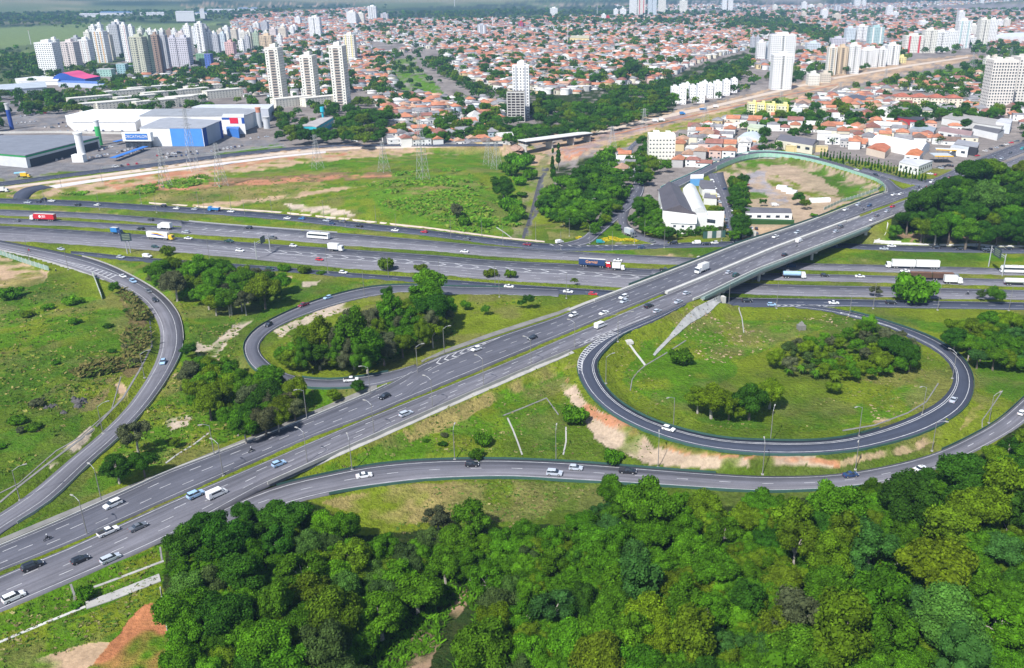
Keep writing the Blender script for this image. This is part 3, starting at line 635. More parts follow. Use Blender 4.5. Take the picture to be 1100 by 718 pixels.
gore('RL', s_of_px('RL', 655, 352), s_of_px('RL', 629, 405), .03, .5, .02, .19, step=1.9, slant=1.5, w=.7)
gore('L', s_of_px('L', 700, 335), s_of_px('L', 625, 366), .93, .94, .8, .97, step=3.5, slant=2, w=.8, vee=True)
gore('U', s_of_px('U', 525, 368), s_of_px('U', 452, 398), .06, .07, .1, .36, step=3.4, slant=2, w=.7, vee=True)
gore('W', s_of_px('W', 60, 278), s_of_px('W', 128, 300), .3, .3, .16, .62, step=4.5, slant=3, w=1.0)
gore('SS', s_of_px('SS', 835, 328), s_of_px('SS', 890, 328), .78, .96, .9, 1.15, step=3, slant=2, w=.9, vee=True)
gore('RL', s_of_px('RL', 905, 335), s_of_px('RL', 965, 350), .6, .9, .72, .82, step=3.5, slant=1.5, w=.8)
# ---------------------------------------------------------------- draped strips: paths, drains, tracks
def drape(name, label, pairs, mat, dz=0.12, kind='structure', cat=None, skirt=0.5, sub=8, cross=3):
    """pairs of photo pixels laid on the ground"""
    L = []
    for i in range(len(pairs)-1):
        for j in range(sub):
            u = j/sub; L.append([pairs[i][k]*(1-u)+pairs[i+1][k]*u for k in range(4)])
    L.append(list(pairs[-1])); V = []
    for x1, y1, x2, y2 in L:
        a = np.array(G(x1, y1)); b_ = np.array(G(x2, y2)); row = [a+(b_-a)*c/cross for c in range(cross+1)]
        hs = hgt([p[0] for p in row], [p[1] for p in row]); row = [(p[0], p[1], h+dz) for p, h in zip(row, hs)]
        V.append([(row[0][0], row[0][1], row[0][2]-skirt)]+row+[(row[-1][0], row[-1][1], row[-1][2]-skirt)])
    m_ = cross+3; V = [p for r_ in V for p in r_]
    Fc = [(i*m_+j, i*m_+j+1, (i+1)*m_+j+1, (i+1)*m_+j) for i in range(len(L)-1) for j in range(m_-1)]
    q = MB(); q.add(V, Fc); o = q.build(name, mat); tag(o, label, cat, kind=kind); return o
def line(pts, w):    # centreline in px -> pairs with half width w px, square to the line
    out = []
    for i, (x, y) in enumerate(pts):
        a = pts[max(0, i-1)]; b = pts[min(len(pts)-1, i+1)]; dx, dy = b[0]-a[0], b[1]-a[1]; l = math.hypot(dx, dy)+1e-6
        out.append((x+dy/l*w, y-dx/l*w, x-dy/l*w, y+dx/l*w))
    return out
drape('pavement', 'grey concrete pavement along the upper edge of the diagonal highway', [(-80,611,-80,617),(0,579.5,0,585),(102,537,102,542),(280,465.5,280,470),(346,438,346,442.5),(405,413,405,417.5)], CONC_D, .2)
drape('pavement', 'grey concrete pavement between the highway and the left loop', [(452,388,453,391.5),(478,376,479,379.5),(525,359,526,363),(560,347.5,560,352),(600,335,600,338.6),(612,330,612,333.6)], CONC_D, .2)
drape('verge_strip', 'pale stony strip beside the lower edge of the diagonal highway', [(285,521,292,522.5),(350,491,358,493),(402,468.5,410,470.5),(480,434,487,436),(550,403.5,556,406),(612,377,617,379.5)], CONC, .16)
cp1 = plain('compacted_earth', (0.52,0.43,0.35), .95, .1, .12, .2)
drape('dirt_road', 'pale compacted earth road of the construction strip, upper lane', [(-100,208,-100,211),(0,201.5,0,204),(60,194,60,196.5),(160,180.8,160,183.8),(260,168.8,260,171),(310,163,310,165.8),(380,158.4,380,160.4),(460,157,460,159),(508,155.4,508,157.4),(552,153,554,156)], cp1, .15)
drape('dirt_road', 'pale compacted earth road of the construction strip, lower lane', [(52,200,60,202.5),(100,193,100,196),(160,185,160,187.5),(230,176,230,178.5),(300,167.5,300,169.5),(350,162.8,350,164.5)], plain('pale_base_course',(0.56,0.53,0.52),.95,.1,.1,.2), .15)
drape('dirt_road', 'pale dirt road running up from the viaduct to the far towers', [(640,140,640,144.5),(673,133,673,137),(720,122.5,720,126),(760,114.5,760,117.5),(825,99.5,825,102),(891,84,891,86),(930,77.8,930,79.5),(976,70,976,72),(1040,60.8,1040,62.2)], cp1, .2)
drape('dirt_road', 'thin red dirt road beside the pale construction road', [(660,144,660,145),(760,120.5,760,121.5),(830,105,830,106),(900,90.5,900,91.3)], plain('red_earth',RED,.95,.1,.15,.2), .2)
drape('footpath', 'dirt footpath crossing the meadow below the towers', line([(885,103),(893,97),(900,93)], .5), cp1, .2)
drape('canal', 'dark concrete drainage canal in the valley', [(587.5,180,589.5,181),(578,195,580,197),(573,214,576,214),(569,230,571.5,231),(562,250,565,251),(560.5,256,563.5,257)], plain('dark_canal',(.07,.07,.08),.8,.2,.2,.3), .1)
drape('footpath', 'pinkish footpath on the slope left of the canal', line([(531,243),(542,250),(551,257)], .4), CONC, .1)
drape('pavement', 'pale pavement along the far edge of the dark service road', [(160,217.6,160,218.8),(300,227.6,300,229),(380,235.8,380,237.4),(460,244.4,460,246),(540,255,540,256.6),(585,259.3,585,260.6)], cp1, .15)
drape('pavement', 'pale pavement beside the service road below the wood', [(946,260,946,262),(1000,262.4,1000,264),(1100,264.2,1100,265.6),(1200,266,1200,267.4)], CONC_L, .2)
drape('slipway', 'short pale concrete slab beside the service road', [(941,259.5,941,261.5),(968,259.8,968,261.8)], CONC_L, .5)
for lab, pts, wd, mt in [
 ('dark concrete drain along the foot of the grassy hill', [(161,345),(163,372),(150,398),(132,428),(100,462),(60,492),(20,523),(0,540)], .9, CONC_D),
 ('narrow brown drain ditch on the upper hillside', [(130,405),(120,440),(86,470),(60,485),(20,520),(0,530)], .5, CONC_D),
 ('drain running down to the highway near the two bushes', [(225,465),(208,478),(190,489),(178,498)], .7, CONC),
 ('diagonal drain on the slope, pale top end', [(674,367),(682,378),(693,392.5)], 1.0, CONC_L),
 ('curved brown drain inside the right loop', [(693,393),(685,400),(679,408),(677,420)], .5, CONC_D),
 ('long thin drain running from the stone revetment', [(693,393),(715,380),(737,366)], .5, CONC_D),
 ('thin drain on the slope left of the round bush', [(545,449),(551,462),(556,475),(561,489)], .8, CONC),
 ('brown drain on the slope passing the round bush', [(608,459),(608,475),(605,489)], .8, CONC),
 ('angled drain descending behind the round bush', [(540,447),(563,438),(587,428),(600,446)], .6, CONC_D),
 ('drain line crossing the loop infield grass', [(905,463),(940,457),(975,444),(995,432),(1008,412)], .6, CONC_D),
 ('short pale drain between loop and lower ramp', [(1055,460),(1055,452),(1065,438),(1077,420)], .5, CONC_D),
 ('drain crossing the lower left grass', [(80,652),(80,640),(76,628)], 1.3, CONC_D),
 ('earth drain line leading to the forest', [(80,638),(110,628),(176,603)], 1.0, CONC),
 ('pale drain channel at the lower left', [(-40,705),(0,690),(50,669),(92,652)], 1.1, CONC_L),
 ('thin concrete drain beside the loop near the bridge wall', [(793,330),(797,342),(799,358)], .5, CONC),
 ('drain at the far left of the red earth', [(172,588),(174,602)], 1.0, CONC_D)]:
    drape('drain', lab, line(pts, wd), mt, .12)
drape('footpath', 'wide pale concrete footpath at the lower left', [(92,647,93,655),(120,637,122,645),(171,617,173,625)], CONC, .2)
# ---------------------------------------------------------------- trees
def crown_arrays(kind, seed, nleaf, leaf):
    """unit crown (radius 1): quads V (n,4,3) and per-quad tone"""
    g = np.random.default_rng(seed)
    if kind == 'round':   nl, rz, rr, lo, hi, zc = 34, .82, (.15,.40), -.35, 1.0, 1.25
    elif kind == 'wide':  nl, rz, rr, lo, hi, zc = 36, .42, (.14,.32), -.1, 1.0, 1.25
    elif kind == 'tall':  nl, rz, rr, lo, hi, zc = 20, 1.7, (.26,.42), -.7, 1.0, 2.3
    elif kind == 'bush':  nl, rz, rr, lo, hi, zc = 22, .5, (.14,.34), -.1, 1.0, .40
    elif kind == 'open':  nl, rz, rr, lo, hi, zc = 17, .75, (.20,.33), -.3, 1.0, 1.35
    elif kind == 'cypress': nl, rz, rr, lo, hi, zc = 16, 3.2, (.3,.5), -.9, 1.0, 3.0
    cs = []
    for i in range(nl):
        d = g.normal(size=3); d /= np.linalg.norm(d); d[2] = lo+(hi-lo)*g.random(); h = math.sqrt(max(0, 1-min(1, d[2]**2)))
        a = g.random()*6.283; rad = (.42+.44*g.random()) if kind != 'bush' else .25+.75*g.random()
        if kind == 'cypress': rad = .35; h = max(.05, .9*(1-(d[2]+1)/2))
        cs.append((math.cos(a)*h*rad, math.sin(a)*h*rad, d[2]*rad*rz if kind != 'cypress' else d[2]*rz*.8))
    cs = np.array(cs); cs[:, 2] += zc; R = g.uniform(rr[0], rr[1], nl); tone = g.uniform(.84, 1.16, nl)
    if kind == 'cypress': R = R*(1.1-.7*(cs[:, 2]-.4)/5.6)
    li = g.choice(nl, nleaf*2, p=R**2/np.sum(R**2)); D = g.normal(size=(nleaf*2, 3)); D[:, 2] = D[:, 2]*.8+.25; D /= np.linalg.norm(D, axis=1)[:, None]
    sq = np.array([1, 1, .8 if kind not in ('cypress', 'tall') else 1.2])
    Pn = cs[li]+D*sq*(R[li]*g.uniform(.78, 1.22, nleaf*2))[:, None]
    dd = np.linalg.norm((Pn[:, None]-cs[None])/sq, axis=2)/R[None]; keep = np.sort(dd, axis=1)[:, 0] > .74
    Pn, D, li = Pn[keep][:nleaf], D[keep][:nleaf], li[keep][:nleaf]; n = len(Pn)
    Nn = D+g.normal(size=(n, 3))*.45; Nn /= np.linalg.norm(Nn, axis=1)[:, None]
    U = np.cross(Nn, g.normal(size=(n, 3))); U /= np.linalg.norm(U, axis=1)[:, None]; W = np.cross(Nn, U)
    s = leaf*g.uniform(.6, 1.35, n)[:, None]; U = U*s; W = W*s*g.uniform(.5, .9, n)[:, None]
    V = np.stack([Pn-U, Pn-W*.9+Nn*s*.15, Pn+U, Pn+W-Nn*s*.15], 1); T = tone[li]*g.uniform(.62, 1.38, n)
    return V, T, cs, R, tone, sq
_sph = None
def blob(c, r, sq, k=.8):
    nu, nv = 7, 5; V = []
    for j in range(nv+1):
        t = math.pi*j/nv
        for i in range(nu): V.append((c[0]+k*r*math.sin(t)*math.cos(6.283*i/nu), c[1]+k*r*math.sin(t)*math.sin(6.283*i/nu), c[2]+k*r*sq[2]*math.cos(t)))
    return V, [(j*nu+i, j*nu+(i+1) % nu, (j+1)*nu+(i+1) % nu, (j+1)*nu+i) for j in range(nv) for i in range(nu)]
def crown_mesh(kind, seed, nleaf, leaf, name='crown'):
    V, T, cs, R, tone, sq = crown_arrays(kind, seed, nleaf, leaf); n = len(V)
    VV = [V.reshape(-1, 3)]; FF = [np.arange(n*4).reshape(-1, 4)]; TT = [T]; off = n*4
    for c, r, t in zip(cs, R, tone):
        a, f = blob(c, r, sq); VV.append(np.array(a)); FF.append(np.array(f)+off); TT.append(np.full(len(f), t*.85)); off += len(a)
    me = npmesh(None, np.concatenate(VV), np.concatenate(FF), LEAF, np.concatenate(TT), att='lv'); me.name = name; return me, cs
def trunk_mesh(kind, cs, mat, seed, multi=5):
    g = random.Random(seed); m = MB(); top = min(c[2] for c in cs) if kind != 'cypress' else 1.0; top = max(top, .35)
    fork = top*.75 if kind != 'bush' else .15; r0 = {'round':.075,'wide':.07,'tall':.07,'bush':.05,'open':.06,'cypress':.1}[kind]
    b = (g.uniform(-.05,.05), g.uniform(-.05,.05), fork)
    m.bar((0,0,-.25), (0,0,0.02), r0*1.5, r0*1.2, 6); m.bar((0,0,0), b, r0*1.2, r0*.8, 6)
    for c in g.sample(list(map(tuple, cs)), min(multi, len(cs))):
        mid = (c[0]*.45+b[0]*.5, c[1]*.45+b[1]*.5, fork+(c[2]-fork)*.55); m.bar(b, mid, r0*.55, r0*.35, 5); m.bar(mid, c, r0*.35, r0*.12, 4)
    me = bpy.data.meshes.new('trunk'); me.from_pydata(m.v, [], m.f); me.materials.append(mat); me.update(); return me
def palm_arrays(n=22, seed=1):
    g = np.random.default_rng(seed); V = []; T = []
    for i in range(n):
        a = 6.283*i/n+g.uniform(-.15, .15); up = g.uniform(.1, .9); L = g.uniform(.8, 1.1); p = np.array((0, 0, 2.0)); pr = None
        for j in range(7):
            u = j/6; q = np.array((math.cos(a)*L*u, math.sin(a)*L*u, 2.0+up*u*1.1-1.25*u*u)); w_ = .16*math.sin(math.pi*min(1, u+.12))+.02; s_ = np.array((-math.sin(a), math.cos(a), 0))*w_
            if pr is not None:
                for sg in (-1, 1): V.append([pr[0], q, q+s_*sg-(0,0,w_*.6), pr[0]+pr[1]*sg-(0,0,pr[2]*.6)]); T.append(g.uniform(.8, 1.25))
            pr = (q, s_, w_)
    return np.array(V), np.array(T)
PROTO = {}
_pv, _pt = palm_arrays(); _pm = npmesh(None, _pv.reshape(-1, 3), np.arange(len(_pv)*4).reshape(-1, 4), LEAF, _pt, att='lv'); _pm.name = 'crown'
_tb = MB(); _tb.bar((0,0,-.2), (.03,0,1.1), .09, .07, 7); _tb.bar((.03,0,1.1), (0,0,2.05), .07, .06, 7); _tm = bpy.data.meshes.new('trunk'); _tm.from_pydata(_tb.v, [], _tb.f); _tm.materials.append(BARK_L); _tm.update()
PROTO['palm'] = [(_pm, _tm)]
for kind, seeds, nleaf, leaf in (('round', range(8), 9500, .043), ('wide', range(3), 8000, .043), ('tall', range(3), 3600, .07), ('bush', range(3), 1500, .09), ('open', range(4), 3400, .045), ('cypress', range(2), 1200, .16)):
    PROTO[kind] = []
    for sd in seeds:
        cm, cs = crown_mesh(kind, sd*13+len(kind), nleaf, leaf); PROTO[kind].append((cm, trunk_mesh(kind, cs, BARK_L if kind in ('open', 'tall') or sd % 3 == 0 else BARK, sd, 9 if kind == 'open' else 5)))
LOD = {}
def lod(kind, n, sd):
    if kind == 'palm': return _pv, _pt
    k = (kind, n, sd)
    if k not in LOD:
        V, T, cs, R, tone, sq = crown_arrays(kind, sd*7+3, n, min(.55, 1.75/math.sqrt(n)*(1.15 if n > 700 else 1.45 if n > 300 else 1.5))); 
        if n > 1500:
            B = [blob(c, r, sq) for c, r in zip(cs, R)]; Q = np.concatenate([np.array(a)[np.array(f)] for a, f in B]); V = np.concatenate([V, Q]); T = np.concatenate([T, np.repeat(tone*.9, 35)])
        LOD[k] = (V, T)
    return LOD[k]
TONES = {'dark green':(.034,.100,.007),'mid green':(.060,.155,.006),'fresh green':(.080,.200,.007),'olive green':(.096,.160,.007),'yellow-green':(.110,.180,.006),'blue-green':(.042,.118,.020),'grey-brown':(.085,.10,.045),'brownish green':(.060,.105,.024),'orange-flecked':(.20,.12,.015),'light green':(.075,.165,.024)}
TREES = []     # px_c, py_c, width_px, kind, tone, region
def add_tree(px, py, wpx, kind='round', tone='mid green', region='', c=True, z=None):
    if py < -5: return
    zc = {'round':1.25,'wide':1.25,'tall':2.3,'bush':.45,'open':1.35,'cypress':3.0,'palm':2.1}[kind]
    x, y, z0 = G(px, py)
    for _ in range(3):
        r = wpx/2*depth(y, z0)/F
        if not c: break
        x, y, _z = P(px, py, z0+zc*r*.9); z0 = float(hgt(x, y)[0])
    if y < 50 or y > 8500 or z0 > 95 or abs(PJ(x, y, z0)[0]-px) > 12+wpx*.6 or abs(PJ(x, y, z0)[1]-py) > 15+wpx*2.5: return
    TREES.append(dict(x=x, y=y, z=z0, r=r, w=wpx, kind=kind, tone=tone, region=region, px=px, py=py))
def fill(poly, w, sp, kinds, tones, region, seed=1, holes=(), n=4000, wvar=.3, maxn=999):
    g = random.Random(seed); pts = []; xs_ = [p[0] for p in poly]; ys_ = [p[1] for p in poly]
    for _ in range(n):
        x = g.uniform(min(xs_), max(xs_)); y = g.uniform(min(ys_), max(ys_))
        if not inp1(x, y, poly) or any(inp1(x, y, h) for h in holes): continue
        W = (w(x, y) if callable(w) else w)*(1+wvar*(g.random()*2-1)); s = sp*W
        if any((x-a)**2+((y-b)*1.35)**2 < (max(s, sp*c)**2) for a, b, c in pts): continue
        pts.append((x, y, W))
        if len(pts) >= maxn: break
    for x, y, W in pts: add_tree(x, y, W, g.choice(kinds), g.choice(tones), region)
CT = 'among the houses'
def belt(pts, wd, w, n, seed, region=CT, tones=('dark green','dark green','mid green','olive green')):
    g = random.Random(seed)
    for _ in range(n):
        u = g.random()*(len(pts)-1); i = int(u); f = u-i; x = pts[i][0]*(1-f)+pts[i+1][0]*f+g.gauss(0, wd); y = pts[i][1]*(1-f)+pts[i+1][1]*f+g.gauss(0, wd*.35)
        add_tree(x, y, w*g.uniform(.7, 1.3), 'round', g.choice(tones), region)
# named single trees first
FORE = 'in the foreground forest'
for a in [(1008,615,88,'wide','yellow-green',FORE),(695,658,54,'round','yellow-green',FORE),(762,637,37,'wide','yellow-green',FORE),(843,628,44,'round','olive green',FORE),(890,602,58,'round','olive green',FORE),
          (594,655,52,'open','blue-green',FORE),(1020,672,80,'round','light green',FORE),(935,590,60,'open','blue-green',FORE),(690,548,66,'wide','mid green',FORE),(505,560,44,'open','mid green',FORE),
          (470,560,34,'open','grey-brown',FORE),(330,565,26,'round','mid green',FORE),(372,570,34,'round','mid green',FORE),(305,556,56,'wide','dark green',FORE),(243,582,60,'round','dark green',FORE),(222,566,44,'wide','dark green',FORE),
          (760,545,40,'round','olive green',FORE),(410,638,40,'open','brownish green',FORE),(310,690,34,'round','olive green',FORE),(530,672,42,'round','yellow-green',FORE),(710,695,44,'round','yellow-green',FORE),
          (797,660,26,'open','orange-flecked',FORE),(1050,555,60,'round','yellow-green',FORE),(1040,510,70,'wide','dark green',FORE),(980,545,62,'round','dark green',FORE),(895,545,60,'round','mid green',FORE),(840,640,40,'round','olive green',FORE),
          (860,665,64,'open','grey-brown',FORE),(780,690,44,'open','blue-green',FORE),(815,540,44,'wide','mid green',FORE),(1075,590,50,'wide','blue-green',FORE),(292,625,20,'open','blue-green',FORE),(835,675,36,'tall','olive green',FORE)]: add_tree(*a)
forest = [(196,590),(214,568),(250,550),(300,546),(340,562),(372,580),(430,578),(485,568),(520,560),(545,572),(600,568),(640,552),(655,532),(700,530),(760,545),(800,550),(860,545),(905,530),(960,525),(1010,510),(1045,500),(1080,478),(1125,455),(1170,445),(1170,770),(192,770),(190,700),(190,640),(185,600)]
creek = [(482,608),(520,624),(512,672),(496,735),(460,790),(368,790),(394,706),(408,678),(436,652),(462,630)]
_old = [(490,625),(512,634),(492,672),(470,730),(440,770),(400,770),(425,706),(440,675),(468,668),(478,645)]
excl = [(t['px'], t['py'], t['w']) for t in TREES]
def fw(x, y): return 29+(y-520)*.11+(6 if x > 700 else 0)
g_ = random.Random(3); pts = list(excl)
for _ in range(9000):
    x = g_.uniform(180, 1170); y = g_.uniform(445, 770)
    if not inp1(x, y, forest) or inp1(x, y, creek): continue
    W = fw(x, y)*g_.uniform(.75, 1.35)
    if any((x-a)**2+((y-b)*1.3)**2 < (.315*(W+c))**2 for a, b, c in pts): continue
    pts.append((x, y, W)); nse = float(fbm(x, y, 130, 3, 11)); 
    if x < 330 and y < 620: tn = g_.choice(['dark green','dark green','mid green'])
    elif x < 620: tn = g_.choice(['fresh green','fresh green','mid green','mid green','olive green','light green','brownish green'] if nse > .45 else ['fresh green','mid green','dark green','mid green','fresh green'])
    else: tn = g_.choice(['mid green','dark green','blue-green','fresh green','mid green','olive green'] if nse > .5 else ['mid green','olive green','mid green','fresh green','olive green','mid green','dark green'])
    add_tree(x, y, W, g_.choice(['round','round','round','wide','open','tall'] if x > 620 else ['round','round','round','round','open']), tn, FORE)
HILL = 'in the wood right of the bridge'
fill([(968,232),(985,212),(1020,200),(1048,186),(1075,182),(1150,175),(1160,240),(1100,246),(1010,246),(975,244)], 26, .44, ['round','round','wide'], ['dark green','dark green','mid green','olive green'], HILL, 5)
for a in [(1062,216,34,'round','light green',HILL),(1045,187,36,'wide','dark green',HILL),(1062,184,34,'round','olive green',HILL),(1010,212,40,'round','dark green',HILL),(990,222,34,'round','dark green',HILL),(962,243,17,'round','mid green','on the grass by the bridge wall'),(1025,236,24,'round','yellow-green',HILL)]: add_tree(*a)
W1 = 'in the grove beside the left service road'
fill([(160,292),(180,284),(205,288),(240,288),(285,294),(300,301),(292,318),(262,326),(240,326),(215,322),(195,314),(170,301)], 23, .36, ['round','open','round'], ['mid green','fresh green','olive green','grey-brown','yellow-green','mid green'], W1, 6)
for a in [(255,302,24,'round','olive green',W1),(283,314,34,'round','olive green',W1),(245,325,26,'round','mid green',W1),(160,292,14,'round','mid green',W1)]: add_tree(*a)
W2 = 'on the slope between the left ramps'
fill([(203,392),(245,390),(262,404),(300,412),(322,426),(318,440),(290,455),(262,463),(240,446),(212,434),(196,414)], 25, .36, ['round','open','round'], ['mid green','olive green','olive green','mid green','grey-brown','fresh green','yellow-green'], W2, 7)
for a in [(225,400,30,'wide','dark green',W2),(232,423,34,'wide','olive green',W2),(285,425,40,'round','dark green',W2),(270,450,32,'round','dark green',W2),(202,376,18,'round','dark green',W2),(199,416,14,'open','grey-brown',W2)]: add_tree(*a)
for a in [(125,503,34,'round','dark green','on the grass by the curved ramp'),(153,499,28,'round','dark green','on the grass by the curved ramp'),(145,470,34,'open','grey-brown','on the grass by the curved ramp'),(188,474,14,'round','olive green','on the grass by the curved ramp'),(384,415,17,'round','dark green','between the loop ramp and the highway'),(358,425,17,'round','olive green','between the loop ramp and the highway')]: add_tree(*a)
W3 = 'in the wood inside the left loop'
fill([(300,380),(325,368),(360,356),(395,342),(440,326),(480,328),(482,344),(470,360),(430,374),(400,386),(350,388),(310,380)], 26, .36, ['round','open','round','tall'], ['mid green','mid green','olive green','fresh green','grey-brown','yellow-green'], W3, 8)
for a in [(461,304,34,'round','fresh green',W3),(459,318,40,'round','fresh green',W3),(463,338,36,'round','dark green',W3),(420,340,26,'tall','mid green',W3),(342,380,34,'round','mid green',W3),(310,386,24,'round','olive green',W3),(318,388,22,'round','olive green',W3),(370,360,26,'round','fresh green',W3),(400,352,24,'round','fresh green',W3),(415,318,14,'tall','dark green',W3),(452,366,20,'open','grey-brown',W3)]: add_tree(*a)
W4 = 'in the wood inside the right loop'
fill([(832,380),(860,366),(900,360),(935,346),(965,354),(985,370),(980,388),(950,398),(905,408),(865,400),(838,392)], 19, .56, ['round','open','round'], ['mid green','olive green','fresh green','brownish green','yellow-green','grey-brown'], W4, 9)
for a in [(765,428,42,'round','yellow-green','in the clump inside the right loop'),(750,430,28,'round','olive green','in the clump inside the right loop'),(784,434,34,'round','olive green','in the clump inside the right loop'),(806,432,38,'round','dark green','in the clump inside the right loop'),(828,422,34,'round','yellow-green','in the clump inside the right loop'),(797,440,24,'round','yellow-green','in the clump inside the right loop'),
          (862,392,13,'palm','mid green',W4),(876,398,12,'palm','mid green',W4),(919,398,14,'palm','mid green',W4),(898,402,13,'palm','olive green',W4),(848,395,12,'palm','mid green',W4),(868,372,24,'round','yellow-green',W4),(903,390,20,'round','yellow-green',W4),(963,372,36,'wide','dark green',W4),(978,385,28,'round','dark green',W4),(930,352,26,'open','mid green',W4),(947,388,26,'round','olive green',W4),(895,414,18,'round','olive green',W4),
          (731,386,28,'bush','mid green','alone on the infield of the right loop'),(615,449,30,'bush','mid green','on the stony slope above the lower ramp'),(658,491,20,'bush','mid green','beside the lower ramp below the stony slope')]: add_tree(*a)
W5 = 'in the wood at the right beyond the loop'
fill([(1018,352),(1045,345),(1070,345),(1120,342),(1120,392),(1080,394),(1045,382),(1025,368)], 24, .44, ['round','round','wide'], ['mid green','olive green','yellow-green','blue-green','dark green','fresh green'], W5, 10)
for a in [(980,315,44,'bush','fresh green','on the verge between the right carriageways'),(941,311,15,'open','grey-brown','on the verge between the right carriageways'),(1056,315,14,'open','brownish green','on the verge between the right carriageways'),(1070,316,20,'round','mid green','on the verge between the right carriageways'),
          (180,271,14,'bush','olive green','on the verge of the left service road'),(305,289,14,'bush','mid green','on the verge of the left service road'),(326,292,14,'bush','olive green','on the verge of the left service road'),(345,293,9,'bush','mid green','on the verge of the left service road'),(415,287,19,'bush','olive green','on the verge of the left service road'),(452,289,13,'bush','olive green','on the verge of the left service road'),
          (527,295,15,'bush','olive green','on the verge of the left service road'),(548,296,14,'bush','olive green','on the verge of the left service road'),(617,303,9,'open','olive green','on the verge of the left service road'),(567,322,18,'open','dark green','on the grass inside the left loop'),(559,326,9,'open','dark green','on the grass inside the left loop'),
          (522,332,12,'round','mid green','on the grass inside the left loop'),(500,327,12,'round','mid green','on the grass inside the left loop'),(123,309,13,'round','mid green','on the grass by the curved ramp'),(518,473,22,'bush','mid green','on the slope above the lower ramp'),(512,487,17,'bush','mid green','on the slope above the lower ramp'),(477,467,10,'bush','grey-brown','on the slope above the lower ramp'),(458,473,8,'bush','mid green','on the slope above the lower ramp'),(476,477,10,'bush','dark green','on the slope above the lower ramp')]: add_tree(*a)
# hillside bushes at the left and in the meadows
LH = 'on the grassy hill at the left'
for a in [(77,323,22,'fresh green'),(20,450,20,'mid green'),(37,458,18,'mid green'),(22,462,14,'grey-brown'),(10,315,26,'mid green'),(40,432,18,'grey-brown'),(80,345,14,'mid green'),(116,350,10,'dark green'),(137,333,10,'dark green'),(120,377,9,'dark green'),(0,480,12,'mid green'),(60,390,9,'mid green'),(30,338,14,'olive green'),(52,330,14,'fresh green'),(135,372,10,'grey-brown'),(145,388,12,'grey-brown'),(92,640,20,'fresh green'),(82,650,12,'fresh green')]:
    add_tree(a[0], a[1], a[2], 'bush', a[3], LH if a[1] < 600 else 'beside the drain at the lower left')
MD = 'in the meadow valley beyond the highway'
for a in [(541,206,26,'round','dark green',MD),(531,193,10,'round','mid green',MD),(556,230,20,'bush','fresh green',MD),(548,222,22,'bush','fresh green',MD),(552,238,20,'bush','mid green',MD),(545,214,18,'bush','mid green',MD),(565,172,18,'bush','fresh green',MD),(542,182,16,'bush','mid green',MD),(558,196,16,'bush','fresh green',MD),(520,242,16,'bush','fresh green',MD),(500,240,16,'bush','mid green',MD),(491,222,18,'open','grey-brown',MD),(560,205,12,'bush','mid green',MD),(562,178,22,'bush','fresh green',MD),(550,185,20,'bush','fresh green',MD),(553,173,20,'bush','mid green',MD),(570,190,16,'bush','fresh green',MD),(600,168,11,'cypress','dark green',MD),(594,180,11,'cypress','dark green',MD)]: add_tree(*a)
W6 = 'in the dense wood beside the valley canal'
fill([(580,215),(592,202),(605,195),(625,185),(648,180),(655,190),(668,198),(660,215),(640,232),(620,238),(600,238),(585,228)], 18, .36, ['round','round','bush'], ['mid green','dark green','fresh green','fresh green','dark green'], W6, 12)
fill([(630,178),(645,164),(655,158),(660,170),(665,185),(650,185)], 12, .4, ['round'], ['mid green','fresh green','dark green'], W6, 13)
for a in [(693,189,21,'wide','dark green','in the junction green'),(700,178,18,'wide','olive green','beside the factory street'),(690,170,14,'round','dark green','beside the factory street'),(662,222,13,'round','olive green','in the junction green'),(651,235,14,'round','yellow-green','in the junction green'),(629,244,11,'round','yellow-green','in the junction green'),(641,248,11,'round','mid green','in the junction green'),(664,243,9,'round','mid green','in the junction green'),(637,249,8,'round','dark green','in the junction green'),
          (688,225,16,'tall','dark green','in the trees left of the factory'),(697,236,14,'round','mid green','in the trees left of the factory'),(704,243,14,'round','light green','in the trees left of the factory'),(692,245,12,'round','mid green','in the trees left of the factory'),(702,220,12,'tall','mid green','in the trees left of the factory'),(680,235,12,'round','dark green','in the trees left of the factory'),(712,248,12,'round','mid green','in the trees left of the factory'),(720,250,11,'round','dark green','in the trees left of the factory'),
          (754,246,13,'round','light green','in front of the white factory'),(766,247,9,'round','mid green','in front of the white factory'),(775,246,11,'open','grey-brown','in front of the white factory'),(742,249,8,'round','dark green','in front of the white factory'),(766,226,13,'round','yellow-green','in the factory yard'),(774,224,10,'round','dark green','in the factory yard'),
          (793,197,14,'round','olive green','in the tree row beside the dirt lot'),(786,197,9,'round','dark green','in the tree row beside the dirt lot'),(790,212,18,'round','dark green','in the tree row beside the dirt lot'),(797,217,13,'round','mid green','in the tree row beside the dirt lot'),(794,238,20,'round','dark green','in the tree row beside the dirt lot'),(792,228,13,'round','olive green','in the tree row beside the dirt lot'),(797,245,16,'round','dark green','in the tree row beside the dirt lot'),(789,204,14,'round','dark green','in the tree row beside the dirt lot'),
          (858,213,15,'round','dark green','on the dirt lot'),(865,217,14,'open','olive green','on the dirt lot'),(874,231,9,'bush','mid green','on the dirt lot'),(820,217,9,'open','dark green','on the dirt lot')]: add_tree(*a)
W8 = 'in the park behind the power line'; SCH = [(318,122),(364,120),(364,143),(318,146)]
fill([(318,140),(330,128),(352,125),(365,128),(385,122),(400,118),(412,125),(408,148),(385,150),(350,148),(325,150)], 18, .38, ['round','round','wide'], ['dark green','dark green','mid green','olive green'], W8, 14, holes=[SCH])
for a in [(366,146,11,'round','fresh green',W8),(401,142,17,'open','grey-brown',W8),(306,135,15,'round','dark green',W8),(300,145,12,'round','dark green',W8),(420,139,10,'round','mid green',W8),(434,150,11,'round','fresh green',W8),(446,147,11,'round','dark green',W8)]: add_tree(*a)
